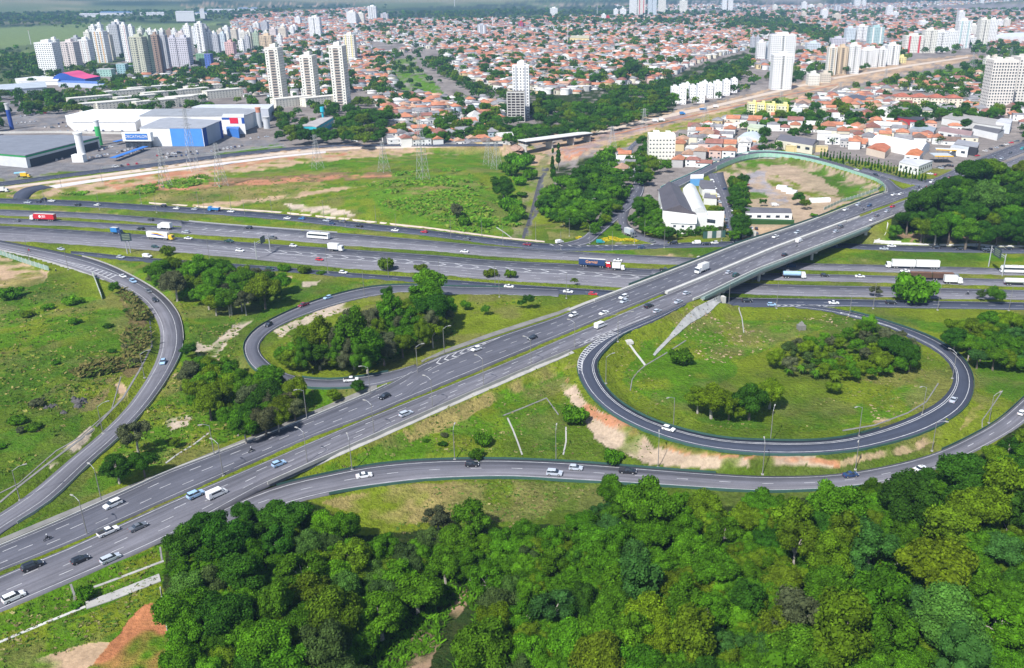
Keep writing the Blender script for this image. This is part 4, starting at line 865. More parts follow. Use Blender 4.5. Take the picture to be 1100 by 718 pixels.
fill([(683,218),(698,212),(706,226),(713,246),(724,252),(702,252),(686,240)], 13, .38, ['round'], ['mid green','dark green','fresh green'], 'in the trees left of the factory', 51)
fill([(728,247),(778,243),(782,250),(728,254)], 8, .5, ['round','bush'], ['mid green','dark green','light green'], 'in front of the white factory', 52)
fill([(660,192),(690,150),(700,160),(722,168),(722,176),(700,184),(694,196)], 12, .55, ['round'], ['mid green','dark green','olive green'], 'beside the factory street', 53)
fill([(786,194),(798,190),(803,215),(803,250),(788,252),(790,225)], 14, .4, ['round'], ['dark green','mid green'], 'in the tree row beside the dirt lot', 54)
for i in range(34):   # cypress hedge at the right
    u = i/33; add_tree(882+u*112, 165.5+u*25+rnd.uniform(-1,1), rnd.uniform(3.6,4.6), 'cypress', rnd.choice(['dark green','dark green','mid green']), 'in the cypress row behind the ramp')
belt([(636,246),(645,240),(655,228),(668,213),(676,200)], 1.5, 8, 60, 71, 'in the dense hedge along the street', ('dark green','mid green'))
W9 = 'in the trees along the viaduct valley'
fill([(545,158),(560,148),(585,146),(585,134),(560,134),(548,145)], 13, .48, ['round'], ['dark green','mid green'], W9, 15)
fill([(580,100),(602,110),(640,112),(660,95),(700,92),(730,95),(760,75),(808,60),(812,66),(790,84),(760,92),(728,108),(712,118),(690,124),(660,134),(630,142),(600,144),(585,138),(572,118)], lambda x, y: 7+(y-50)*.095, .42, ['round','round','wide'], ['dark green','mid green','dark green','olive green'], W9, 16, n=14000)
# city trees
CT = 'among the houses'
belt([(120,88),(160,88),(200,84),(240,74),(275,64),(288,62)], 7, 8, 170, 21); belt([(100,92),(140,94),(190,96)], 8, 5, 60, 63); belt([(465,62),(480,76),(510,92),(560,105)], 5, 7, 80, 22); belt([(400,60),(412,82),(405,95),(418,92)], 6, 8, 40, 23)
belt([(0,118),(30,112),(80,108),(110,112),(170,115)], 8, 6, 80, 24); belt([(0,100),(40,104),(90,100),(130,108)], 7, 6, 60, 25, CT); belt([(22,122),(60,116),(76,112)], 5, 5, 40, 39); belt([(300,118),(305,125),(298,132)], 4, 9, 16, 40); belt([(660,44),(700,42),(760,46),(810,40)], 6, 5, 90, 26)
belt([(540,42),(600,38),(640,32)], 8, 5, 60, 27); belt([(780,26),(810,22),(850,26),(880,34),(900,45)], 8, 6, 260, 28); belt([(560,24),(620,20),(690,24),(760,22)], 9, 4.5, 220, 60); belt([(900,6),(1000,4),(1100,3)], 12, 3, 200, 61); belt([(640,6),(760,4),(880,4)], 12, 3, 200, 62); belt([(940,45),(960,38),(1000,28),(1020,25)], 6, 5, 80, 29)
belt([(1060,60),(1100,55),(1080,52)], 8, 6, 40, 30); belt([(1035,82),(1060,85),(1075,78)], 6, 7, 30, 31); belt([(455,112),(500,105)], 4, 4, 0, 32); belt([(-20,22),(30,19),(60,19),(92,24)], 9, 3, 330, 33); belt([(-20,76),(0,66),(25,58),(35,74)], 8, 5, 140, 64); belt([(100,12),(200,9),(300,6),(420,4)], 10, 2.5, 160, 65); belt([(0,60),(20,68),(30,60)], 8, 5, 50, 34)
belt([(330,18),(440,14),(560,12),(700,20),(800,20)], 9, 3.5, 260, 35); belt([(0,90),(20,75),(60,66)], 6, 5, 30, 36); belt([(560,16),(480,22),(420,28),(360,32)], 6, 4, 80, 37); belt([(620,72),(690,66),(705,76),(640,62)], 5, 7, 30, 38)
for a in [(680,72,20),(668,80,16),(692,78,14),(623,82,14),(586,66,12),(640,84,14),(710,62,9),(700,45,10),(602,63,7),(520,72,12),(535,78,14),(522,66,10),(870,124,11),(845,112,9),(850,120,13),(828,118,13),(800,134,10),(805,122,9),(790,128,9),(852,143,14),(840,133,12),(862,140,10),(895,150,9),(905,142,8),(935,132,11),(945,113,10),(985,120,14),(998,125,9),(1003,125,9),(1018,108,9),(989,135,14),(1028,124,12),(1038,133,14),(1010,149,11),(1000,120,8),(1060,88,12),(955,103,8),(820,152,11),(828,158,10),(838,150,9),(818,158,12),(836,156,10),(880,134,10),(888,128,8),(760,150,12),(758,138,10),(733,148,10),(766,166,8),(762,172,7),(722,172,9),(735,172,10),(706,165,8),(700,172,9)]:
    add_tree(a[0], a[1], a[2], 'round', rnd.choice(['dark green','mid green','dark green']), 'among the houses right of the viaduct' if a[0] > 700 and a[1] > 100 else CT)
for x, y, w_ in [(495,112,11),(488,125,8),(512,108,7),(470,128,8),(455,108,8),(515,142,8),(545,142,6),(480,140,12),(495,148,9),(420,100,10),(430,92,12),(440,108,9),(443,105,8),(410,112,12)]: add_tree(x, y, w_, 'round', 'dark green', 'among the red roofed houses')
g_ = random.Random(44)
for _ in range(9500):
    y = 10+138*g_.random()**1.9; x = g_.uniform(-40, 1140)
    if (262-y*.5 < x and y > 150) or inp1(x, y, [(925,126),(1100,122),(1100,165),(1000,188),(925,165)]) or inp1(x, y, [(-40,26),(95,24),(240,20),(420,6),(430,18),(340,28),(260,36),(30,50),(-40,52)]) or inp1(x, y, [(-40,54),(46,52),(50,74),(-40,84)]): continue
    if inp1(x, y, [(0,118),(310,118),(310,185),(0,210)]): continue
    if y > 100 and 560 < x < 860 and y < 165 and (y-112)*-1.0+700 > 0 and x < 800 and y > 118: continue
    X_, Y_, _z = P(x, y)
    if y > 60 and x > 640 and abs(y-(140-(x-640)*.205)) < 9: continue
    if float(fbm(X_, Y_, 170, 4, 21)) < .485+.0*y and g_.random() > .12: continue
    add_tree(x, y, (2.3+y*.06)*g_.uniform(.6, 1.5), 'round', g_.choice(['dark green','mid green','dark green','olive green']), CT)
for _ in range(1500):   # understorey filling the gaps of the forest
    x = g_.uniform(180, 1170); y = g_.uniform(480, 770)
    if inp1(x, y-4, forest) and inp1(x-8, y-12, forest) and not any(inp1(x+dx_, y+dy_, creek) for dx_, dy_ in ((0,0),(12,0),(-12,0),(0,-14))): add_tree(x, y, g_.uniform(18, 30)*(1+(y-520)*.002), 'round', g_.choice(['fresh green','mid green','mid green','olive green','mid green']), 'fill')
# the 300 that show largest are things, the rest one mass
for t in TREES:
    X_, Y_ = PJ(t['x'], t['y'], t['z']+t['r']); t['in'] = -5 < X_ < 1105 and -5 < Y_ < 722
ins = sorted([t for t in TREES if t['in']], key=lambda t: -t['w']); NEAR = [t for t in ins if t['kind'] not in ('bush','cypress') and t['region'] != 'fill'][:300]; NEAR += [t for t in ins if t['kind'] in ('bush','cypress') and t['w'] > 3.5 and t['region'] != 'fill'][:140]; nid = {id(t) for t in NEAR}; REST = [t for t in TREES if id(t) not in nid]
print('trees', len(TREES), 'smallest single', NEAR[299]['w'], len(NEAR))
KN = {'round':('broadleaf_tree','round-crowned tree'),'wide':('broadleaf_tree','broad flat-topped tree'),'tall':('broadleaf_tree','tall narrow tree'),'open':('open_crowned_tree','open-crowned tree'),'bush':('bush','bushy shrub'),'cypress':('cypress_tree','slim cypress'),'palm':('palm_tree','feathery palm')}
def rank(items, key, fmt, axis='px'):
    gr = {}
    for t in items: gr.setdefault(key(t), []).append(t)
    for k, L in gr.items():
        L.sort(key=lambda t: t[axis])
        for i, t in enumerate(L): t['label'] = fmt(t, None if len(L) == 1 else ordw(i))
rank(NEAR, lambda t: (t['kind'], t['tone'], t['region']), lambda t, o: f"{t['tone']} {KN[t['kind']][1]} {t['region']}" + (f", {o} from left" if o else ''))
for i, t in enumerate(NEAR):
    cm, tm = PROTO[t['kind']][(i*7+3) % len(PROTO[t['kind']])]; e = empty(KN[t['kind']][0], (t['x'], t['y'], t['z']), rnd.random()*6.28)
    e.scale = (t['r'], t['r']*rnd.uniform(.8, 1.1), t['r']*rnd.uniform(.88, 1.15)*((1.35 if t['w'] > 12 else .8) if t['kind'] == 'bush' and 'hill' not in t['region'] else .8 if t['kind'] == 'bush' else 1)); tag(e, t['label'], 'shrub' if t['kind'] == 'bush' else 'tree', 'trees and bushes '+t['region'])
    cr = link('crown', cm, e); k = rnd.uniform(.82, 1.2); paint(cr, [c*k*rnd.uniform(.92, 1.08) for c in TONES[t['tone']]]); link('trunk', tm, e)
VV, CC = [], []
for i, t in enumerate(REST):
    w_ = t['w']; n = 45 if w_ < 4 else 90 if w_ < 7 else 220 if w_ < 11 else 700 if w_ < 12 else 2600
    V, T = lod(t['kind'], n, i % 5); a = rnd.random()*6.28; r = t['r']; ca, sa = math.cos(a)*r, math.sin(a)*r
    Wv = np.stack([V[..., 0]*ca-V[..., 1]*sa+t['x'], V[..., 0]*sa+V[..., 1]*ca+t['y'], (V[..., 2]-(.25 if t['kind'] != 'cypress' else 0))*r*rnd.uniform(.9, 1.15)+t['z']], -1)
    VV.append(Wv.reshape(-1, 3)); k = rnd.uniform(.8, 1.2); CC.append(np.array(TONES[t['tone']])[None]*T[:, None]*k)
VV = np.concatenate(VV); CC = np.concatenate(CC)
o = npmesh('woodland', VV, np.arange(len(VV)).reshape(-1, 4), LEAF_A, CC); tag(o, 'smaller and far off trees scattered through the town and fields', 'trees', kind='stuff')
# rough undergrowth: tufts and low scrub, one mass
def tufts(name, label, polys, n, h, wd, tones, seed, hole=None):
    g = np.random.default_rng(seed); allp = []
    ar = [(max(p[0] for p in q_)-min(p[0] for p in q_))*(max(p[1] for p in q_)-min(p[1] for p in q_)) for q_ in polys]
    for q_, a_ in zip(polys, ar):
        k = int(n*a_/sum(ar)); x = g.uniform(min(p[0] for p in q_), max(p[0] for p in q_), k); y = g.uniform(min(p[1] for p in q_), max(p[1] for p in q_), k)
        m_ = inpoly(x, y, q_) & (~inpoly(x, y, hole) if hole else True); x, y = x[m_], y[m_]; X_, Y_ = PV(x, y, 0.0); m_ = fbm(X_, Y_, 22, 4, seed) > .47; allp.append(np.stack([X_[m_], Y_[m_]], 1))
    Pn = np.concatenate(allp); d = np.full(len(Pn), 99.0)
    for i0 in range(0, len(Pn), 4000):
        q2 = Pn[i0:i0+4000]; d[i0:i0+4000] = (np.sqrt((q2[:, :1]-_rs[None, :, 0])**2+(q2[:, 1:]-_rs[None, :, 1])**2)-_rs[None, :, 3]).min(1)
    Pn = Pn[d > 1.5]; k = len(Pn); Z = hgt(Pn[:, 0], Pn[:, 1]); V = []; Cc = []
    tn = np.array(tones)[g.integers(0, len(tones), k)]*g.uniform(.7, 1.3, (k, 1)); hh = h*g.uniform(.5, 1.5, k); ww = wd*g.uniform(.5, 1.4, k)
    for j in range(3):
        a = g.random(k)*6.283; ux, uy = np.cos(a)*ww, np.sin(a)*ww; ox, oy = g.normal(0, .3, k)*ww, g.normal(0, .3, k)*ww; lx, ly = g.normal(0, 1.1, k)*hh, -abs(g.normal(.6, .6, k))*hh*-1
        b0 = np.stack([Pn[:, 0]+ox-ux, Pn[:, 1]+oy-uy, Z-.1], 1); b1 = np.stack([Pn[:, 0]+ox+ux, Pn[:, 1]+oy+uy, Z-.1], 1)
        t1 = b1+np.stack([lx-ux*.3, ly-uy*.3, hh+.1], 1); t0 = b0+np.stack([lx+ux*.3, ly+uy*.3, hh*g.uniform(.7, 1, k)+.1], 1); V.append(np.stack([b0, b1, t1, t0], 1)); Cc.append(tn)
    V = np.concatenate(V).reshape(-1, 3); Cc = np.concatenate(Cc); o = npmesh(name, V, np.arange(len(V)).reshape(-1, 4), LEAF_A, Cc); tag(o, label, kind='stuff')
tufts('tall_grass', 'rough tufted grass and low scrub on slopes and meadows', [[(-60,310),(60,305),(130,318),(155,350),(150,385),(110,440),(40,500),(-60,560)],[(140,214),(330,186),(480,182),(560,240),(430,240),(300,227)],[(300,345),(470,322),(600,325),(480,370),(400,402),(300,395)],[(165,320),(260,345),(262,400),(400,425),(150,510),(100,520),(190,400)]], 13000, .40, .35, [(.10,.18,.018),(.19,.21,.035),(.08,.15,.015),(.26,.23,.08),(.06,.13,.012)], 3)
tufts('weeds', 'sparse weeds and shrubby tufts on embankments and infields', [[(640,380),(760,335),(960,350),(1030,400),(960,460),(800,470),(690,450)],[(300,525),(600,385),(640,440),(760,495),(500,492)],[(345,538),(520,516),(650,520),(640,560),(400,572)],[(0,655),(170,590),(170,640),(120,680),(0,740)]], 9000, .25, .3, [(.09,.165,.022),(.15,.185,.035),(.24,.21,.09),(.07,.14,.018)], 4)
tufts('undergrowth', 'dense dark undergrowth covering the floor of the woods', [forest, [(1000,205),(1100,180),(1150,260),(965,258)]], 42000, .7, .28, [TONES['mid green'],TONES['mid green'],TONES['fresh green']], 5, _old)
tufts('reeds', 'bright green tall reeds on the mound beyond the highway', [[(395,200),(430,190),(490,188),(530,208),(558,238),(548,250),(500,250),(460,238),(410,228)],[(60,210),(130,206),(220,190),(240,205),(140,214)]], 17000, 1.1, .9, [(.11,.25,.016),(.15,.26,.02),(.08,.20,.014),(.18,.22,.04)], 6)
tufts('scrub', 'brownish scrub band on the bank above the left curved ramp', [[(128,312),(145,326),(158,346),(161,372),(150,398),(138,405),(133,380),(140,345)],[(80,415),(100,402),(128,396),(124,408),(90,420)]], 2600, 1.1, .5, [(.14,.14,.04),(.18,.16,.05),(.08,.13,.02),(.11,.11,.03)], 12)
tufts('dirt_clods', 'scattered pale clods and dry tufts on the infield grass', [[(700,345),(900,340),(960,350),(860,365),(790,390),(770,415),(700,410)],[(930,440),(1000,410),(1010,425),(940,462)]], 900, .25, .45, [(.40,.30,.20),(.34,.27,.15)], 11)
# ---------------------------------------------------------------- sweeps along road edges
def sweep(name, key, s0, s1, side, prof, mat, parent=None, step=5.0, label=None, cat=None, group=None, ground=None):
    r = RB[key]; n = max(2, int(abs(s1-s0)/step)+1); V = []; k = len(prof)
    for s in np.linspace(s0, s1, n):
        e = at(key, s, t=side); o_ = at(key, s, t=1-side); d = e-o_; d[2] = 0; d /= np.linalg.norm(d)+1e-9
        tt = np.array([np.interp(s, r['s'], r['T'][:, i]) for i in range(3)]); nn = np.array([tt[1], -tt[0], 0]); nn /= np.linalg.norm(nn)+1e-9
        if nn @ d < 0: nn = -nn
        for off, z in prof:
            zz = e[2]+z
            if ground is not None and z <= -50: zz = float(hgt(e[0]+nn[0]*off, e[1]+nn[1]*off)[0])+ground
            V.append((e[0]+nn[0]*off, e[1]+nn[1]*off, zz))
    Fc = [(i*k+j, i*k+(j+1) % k, (i+1)*k+(j+1) % k, (i+1)*k+j) for i in range(n-1) for j in range(k)]+[tuple(range(k)), tuple(range((n-1)*k+k-1, (n-1)*k-1, -1))]
    q_ = MB(); q_.add(V, Fc); o = q_.build(name, mat, parent)
    if label: tag(o, label, cat or name.replace('_', ' '), group)
    return o
SX = s_of_px
RAIL = [(.15,-.35),(.15,.42),(.12,.55),(.22,.55),(.25,.42),(.25,-.35)]
JER = [(.0,-.3),(.02,.2),(.18,.45),(.2,.85),(.45,.85),(.45,-.6)]
GR = 'green guardrails along the ramps'
sweep('guardrail','R3',SX('R3',300,526),SX('R3',768,509),0,RAIL,GREENP,label='green guardrail on the upper side of the lower ramp below the grassy slope',cat='guardrail',group=GR)
sweep('guardrail','R3',SX('R3',1020,490),RB['R3']['s'][-1],0,RAIL,GREENP,label='green guardrail on the upper side of the lower ramp at its right end',cat='guardrail',group=GR)
sweep('guardrail','R3',SX('R3',345,530),SX('R3',930,520),1,RAIL,GREENP,label='green guardrail between the lower ramp and the forest',cat='guardrail',group=GR)
sweep('guardrail','RL',SX('RL',625,395),SX('RL',900,335),0,RAIL,GREENP,label='green guardrail on the outside of the right loop',cat='guardrail',group=GR)
sweep('guardrail','RL',SX('RL',668,361),SX('RL',945,460),1,RAIL,GREENP,label='green guardrail on the inside of the right loop',cat='guardrail',group=GR)
sweep('guardrail','LL',SX('LL',552,310),SX('LL',384,412),0,RAIL,GREENP,label='green guardrail on the outside of the left loop',cat='guardrail',group=GR)
sweep('guardrail','LL',SX('LL',420,402),SX('LL',324,410),1,RAIL,GREENP,label='green guardrail below the wood inside the left loop',cat='guardrail',group=GR)
sweep('concrete_barrier','W',SX('W',88,276),SX('W',195,365),1,[(.1,-.3),(.1,.6),(.3,.6),(.3,-.3)],CONC,label='pale concrete barrier on the outside of the left curved ramp',cat='barrier')
sweep('pavement','W',5,SX('W',112,300),0,[(.0,-.3),(.0,.03),(3.4,.03),(3.4,-.6)],CONC,label='pale pavement along the inner side of the left curved ramp')['kind'] = 'structure'
sweep('guardrail','W',SX('W',195,370),SX('W',0,560),1,RAIL,STEEL,label='dark steel guardrail along the outer edge of the curved ramp',cat='guardrail')
sweep('concrete_barrier','L',SX('L',285,510),SX('L',618,370),1,[(.0,-.3),(.02,.1),(.18,.3),(.2,.6),(.4,.6),(.4,-.5)],CONC,label='concrete barrier on the lower edge of the diagonal highway',cat='barrier')
sweep('concrete_barrier','U',SX('U',-80,630),SX('U',415,415),0,[(.1,-.3),(.1,.3),(.35,.3),(.35,-.3)],CONC_L,label='low pale kerb wall on the upper edge of the diagonal highway',cat='kerb')
sweep('guardrail','A',SX('A',360,248),SX('A',205,238),0,RAIL,STEEL,label='pale steel guardrail on the far edge of the highway',cat='guardrail')
# ---------------------------------------------------------------- the overpass
YEP = plain('yellowed_concrete', (.42,.38,.28), .9, .1, .15, .3)
br = empty('overpass_bridge', P(845, 275, 0)); tag(br, 'long concrete overpass carrying the diagonal highway across the motorway', 'bridge')
BLOC = np.array(br.location)
def bsweep(*a, **k):
    o = sweep(*a, parent=br, **k)
    for v in o.data.vertices: v.co -= br.location
    return o
L0, L1, U0, U1 = SX('L',757,315), SX('L',940,243), SX('U',700,300), SX('U',955,208)
bsweep('parapet','L',SX('L',752,319),SX('L',972,228),1,[(0,-.1),(0,.85),(.25,.9),(.45,.85),(.45,-.1)],CONC_L)
bsweep('service_walkway','L',L0,L1,1,[(.45,-.45),(.45,-.15),(2.4,-.15),(2.4,.75),(2.6,.75),(2.6,-.45)],plain('grey_green_concrete',(.20,.27,.25),.85,.2,.12,.3))
bsweep('girder','L',L0,L1,1,[(-.6,-.5),(2.1,-.5),(1.7,-1.5),(1.2,-2.4),(-1.2,-2.4),(-1.2,-.5)],CONC)
bsweep('parapet','U',SX('U',626,329),SX('U',950,208),0,[(0,-.1),(0,.85),(.25,.9),(.45,.85),(.45,-.1)],CONC_L)
bsweep('footway','U',SX('U',600,338),SX('U',880,235),0,[(.45,-.35),(.45,.15),(2.4,.15),(2.4,-.35)],CONC)
bsweep('railing','U',SX('U',671,311),SX('U',950,208),0,[(2.35,.15),(2.35,1.15),(2.45,1.15),(2.45,.15)],GREENP)
bsweep('girder','U',U0,U1,0,[(.2,-.5),(2.2,-.5),(1.4,-2.4),(-1.2,-2.4),(-1.2,-.5)],CONC)
bsweep('central_barrier','L',SX('L',708,319),SX('L',903,240),0,[(.1,-.3),(.15,.8),(.35,.85),(1.35,.85),(1.6,.8),(1.65,-.3)],CONC_L)
def under(key, s, t, z): p = at(key, s, t=t); return (p[0]-BLOC[0], p[1]-BLOC[1], z-BLOC[2])
m_ = MB(); nS = 30
for i in range(nS):
    ua, ub = i/nS, (i+1)/nS
    for zz, fl in ((7.2, 0), (5.8, 1)):
        a1 = under('U', U0+(U1-U0)*ua, 0, zz); a2 = under('L', L0+(L1-L0)*ua, 1, zz); b1 = under('U', U0+(U1-U0)*ub, 0, zz); b2 = under('L', L0+(L1-L0)*ub, 1, zz); m_.quad(a1, a2, b2, b1)
m_.build('deck_slab', CONC, br)
def pier(px, py, pu):
    """bent of three round columns; px,py = foot of the near column, pu = x on the far edge"""
    f = np.array(P(px, py, 0)); sl = RB['L']['s'][np.argmin(np.linalg.norm(RB['L']['B'][:, :2]-f[:2], axis=1))]
    e1 = at('L', sl, t=1); k = np.argmin(np.linalg.norm(RB['U']['A'][:, :2]-e1[:2], axis=1)); T_ = np.array([np.interp(sl, RB['L']['s'], RB['L']['T'][:, i]) for i in range(3)])
    nn = np.array([T_[1], -T_[0], 0]); nn = nn/np.linalg.norm(nn); nn = -nn if nn[1] < 0 else nn; W = 38.0; pr_ = empty('pier', tuple(e1-BLOC+nn*0.0)); pr_.parent = br; pr_.location = (e1[0]-BLOC[0], e1[1]-BLOC[1], 0)
    zg = [float(hgt(*(e1+nn*d)[:2])[0]) for d in (2.5, 13, 25, 35)]; yaw = math.atan2(nn[1], nn[0])
    cp = MB(); cp.box((nn[0]*W/2, nn[1]*W/2, 5.0), (W, 1.8, 1.5), yaw); cp.build('pier_cap', CONC_L, pr_)
    for d, z0 in zip((2.5, 13, 25, 35), zg):
        cc_ = MB(); cc_.bar((nn[0]*d, nn[1]*d, z0-.4), (nn[0]*d, nn[1]*d, 4.3), .75, .75, 10); cc_.build('column', CONC_L, pr_)
pier(830.5, 304, 0); pier(880, 281.5, 0); pier(786, 326, 0)
# abutment walls
def wall_quad(name, pts, thick, mat, parent=None, label=None, cat=None):
    """vertical wall through world points (x,y,z0,z1)"""
    m_ = MB(); V = []
    for i, (x, y, z0, z1) in enumerate(pts):
        a = pts[max(0, i-1)]; b = pts[min(len(pts)-1, i+1)]; dx, dy = b[0]-a[0], b[1]-a[1]; l = math.hypot(dx, dy)+1e-9; nx, ny = dy/l*thick/2, -dx/l*thick/2
        V += [(x+nx, y+ny, z0), (x+nx, y+ny, z1), (x-nx, y-ny, z1), (x-nx, y-ny, z0)]
    n = len(pts); Fc = [(i*4+j, i*4+(j+1) % 4, (i+1)*4+(j+1) % 4, (i+1)*4+j) for i in range(n-1) for j in range(4)]+[(0,1,2,3), (4*n-1,4*n-2,4*n-3,4*n-4)]
    m_.add(V, Fc); o = m_.build(name, mat, parent)
    if label: tag(o, label, cat or name.replace('_', ' '))
    return o
for (sL, sU, nm) in ((SX('L',759,314), SX('U',716,300), 'left'), (SX('L',938,244), SX('U',915,225), 'right')):
    a = at('L', sL, t=1); b_ = at('U', sU, t=0); pts = [(a[0]+(b_[0]-a[0])*u-BLOC[0], a[1]+(b_[1]-a[1])*u-BLOC[1], -1, 6.2) for u in np.linspace(0, 1, 6)]; wall_quad('abutment', pts, 1.6, CONC_L, br)
# right abutment wing and its pale retaining slab
def face(name, pts, mat, label, cat, th=.4, parent=None):
    V = [tuple(p) for p in pts]; n = len(V); a, b_, c = map(np.array, (V[0], V[1], V[2])); nn = np.cross(b_-a, c-a); nn /= np.linalg.norm(nn); W_ = [tuple(np.array(v)-nn*th) for v in V]
    m_ = MB(); m_.add(V+W_, [tuple(range(n)), tuple(range(2*n-1, n-1, -1))]+[(i, n+i, n+(i+1) % n, (i+1) % n) for i in range(n)]); o = m_.build(name, mat, parent); tag(o, label, cat); return o
face('retaining_wall', [P(938,262,.2),P(941.5,250,4),P(953,239,7),P(954,241,6.4),P(951,252,3.5),P(943,261,.2)][:6], CONC_L, 'light concrete wing wall under the right end of the overpass', 'wall')
face('retaining_wall', [P(939,259,.3),P(940.5,247,5),P(954,241,6),P(953,250,3)], CONC_L, 'tilted pale concrete slab on the bank right of the overpass', 'wall')
# speckled stone revetment left of the bridge
stone, nt, b = _pr('stone_revetment', .95, .1); vo = N(nt, 'ShaderNodeTexVoronoi'); vo.inputs['Scale'].default_value = .5; nt.links.new(geo_pos(nt), vo.inputs['Vector'])
cr_ = N(nt, 'ShaderNodeValToRGB'); cr_.color_ramp.elements[0].position = .13; cr_.color_ramp.elements[0].color = (.07,.08,.06,1); cr_.color_ramp.elements[1].position = .22; cr_.color_ramp.elements[1].color = (.34,.34,.33,1)
nt.links.new(vo.outputs['Distance'], cr_.inputs[0]); nt.links.new(scalecol(nt, cr_.outputs[0], noisef(nt, .3, .75, 1.2, 4, geo_pos(nt))), b.inputs['Base Color'])
def patch(name, label, cat, rows, mat, lift=.35):
    """surface through rows of (px,py,z) points"""
    V = [P(*p) for r_ in rows for p in r_]; k = len(rows[0]); V = [(x, y, z) for x, y, z in V]; Fc = [(i*k+j, i*k+j+1, (i+1)*k+j+1, (i+1)*k+j) for i in range(len(rows)-1) for j in range(k-1)]
    n = len(V); V2 = V+[(x, y, z-1.2) for x, y, z in V]; nr_ = len(rows); ring = [j for j in range(k)]+[i*k+k-1 for i in range(1, nr_)]+[(nr_-1)*k+j for j in range(k-2, -1, -1)]+[i*k for i in range(nr_-2, 0, -1)]
    Fc += [(ring[i], ring[(i+1) % len(ring)], ring[(i+1) % len(ring)]+n, ring[i]+n) for i in range(len(ring))]; m_ = MB(); m_.add(V2, Fc); o = m_.build(name, mat); return tag(o, label, cat)
def rv(x1, y1, x2, y2, k=3):
    a, b_ = G(x1, y1), G(x2, y2); return a, b_
rows = []
for (x1, y1, x2, y2) in [(773.5,318.5,775.5,329),(764,322,768,336.5),(752,327,757,344),(738,339.5,744,351),(727,352,732,359),(716,365.5,722,366.5),(706,377,710,378.5),(699.5,386.5,701,388)]:
    rows.append((x1, y1, x2, y2))
rr_ = [(773,318,6.7,777,333,.4),(762,323.5,6.5,768.5,338.5,.6),(750,329.5,6.1,757.5,346,.9),(738,340.5,5.2,744.5,353,1.2),(727,352.8,4.2,732.5,360.5,1.6),(716,365.5,3.2,722,367,2.2),(706,377,2.8,710,379,2.4),(699.5,386.5,2.7,701,388,2.6)]
V = []; nn_ = 0
for i in range(len(rr_)-1):
    for j in range(4):
        u = j/4; r6 = [a*(1-u)+b_*u for a, b_ in zip(rr_[i], rr_[i+1])]; a, b_ = np.array(P(*r6[:3])), np.array(P(*r6[3:])); nn_ += 1
        for c in range(6):
            p = a+(b_-a)*c/5; V.append((p[0], p[1], max(p[2], float(hgt(p[0], p[1])[0]))+.3))
        V.append((p[0], p[1], p[2]-1.5)); V.append((a[0], a[1], a[2]-1.5))
m_ = MB(); m_.add(V, [(i*8+j, i*8+(j+1) % 8, (i+1)*8+(j+1) % 8, (i+1)*8+j) for i in range(nn_-1) for j in range(8)]); tag(m_.build('stone_revetment', stone), 'grey speckled stone slope protecting the left bridge embankment', 'stone slope')
m_ = MB(); x, y, z = P(776, 331, 0); m_.box((x, y, 2.6), (1.6, 2.4, 5.6), .4); o = m_.build('abutment_post', CONC_L); tag(o, 'pale concrete end post of the stone revetment under the bridge', 'post')
m_ = MB(); x, y, z = G(676, 368.5); m_.box((x, y, z+.3), (2.6, 2.6, 1.0), .3); m_.box((x, y, z+.95), (1.6, 1.6, .4), .3); o = m_.build('drain_inlet', CONC_L); tag(o, 'pale concrete inlet box at the top of the diagonal drain', 'drain box')
m_ = MB(); x, y, z = G(860.5, 354); m_.box((x, y, z+1), (3.0, 2.6, 2.0), .2); m_.box((x, y, z+2.5), (2.2, 2, 1.2), .2, taper=.5); m_.box((x, y, z+3.3), (.7, .7, .7), .2, taper=.4); o = m_.build('stone_monument', CONC_D); tag(o, 'small grey stepped monument on the grass inside the right loop', 'monument')
# ramp retaining wall and green screens
GPAN = plain('pale_green_panel', (.30,.50,.40), .5, .4, .15, .5)
s0, s1 = SX('E',925,185), SX('E',712,205)
sweep('retaining_wall','E',SX('E',915,183),s1,0,[(.02,-99),(.02,.2),(.3,.2),(.3,-99)],CONC,label='grey retaining wall under the curved ramp, lot side',cat='wall',ground=-.6)
sweep('retaining_wall','E',SX('E',880,172),s1,1,[(.02,-99),(.02,.9),(.3,.9),(.3,-99)],plain('teal_parapet',(.28,.48,.42),.6,.3,.1,.4),label='teal topped retaining wall on the far side of the curved ramp',cat='wall',ground=-.6)
fe = empty('noise_fence', (0,0,0)); tag(fe, 'pale green panel fence curving round the dirt lot', 'fence')
sweep('panel','E',SX('E',948,208),SX('E',770,180),0,[(.7,-1.6),(.7,1.5),(.78,1.5),(.78,-1.6)],GPAN,parent=fe)
for s in np.arange(SX('E',948,208), SX('E',770,180), 6.0)[:60]:
    m_ = MB(); e = at('E', s, t=0); o_ = at('E', s, t=1); d = (e-o_); d[2] = 0; d /= np.linalg.norm(d); p = e+d*.85; m_.box((p[0], p[1], p[2]-.2), (.25,.25,3.6)); m_.build('post', CONC_L, fe)
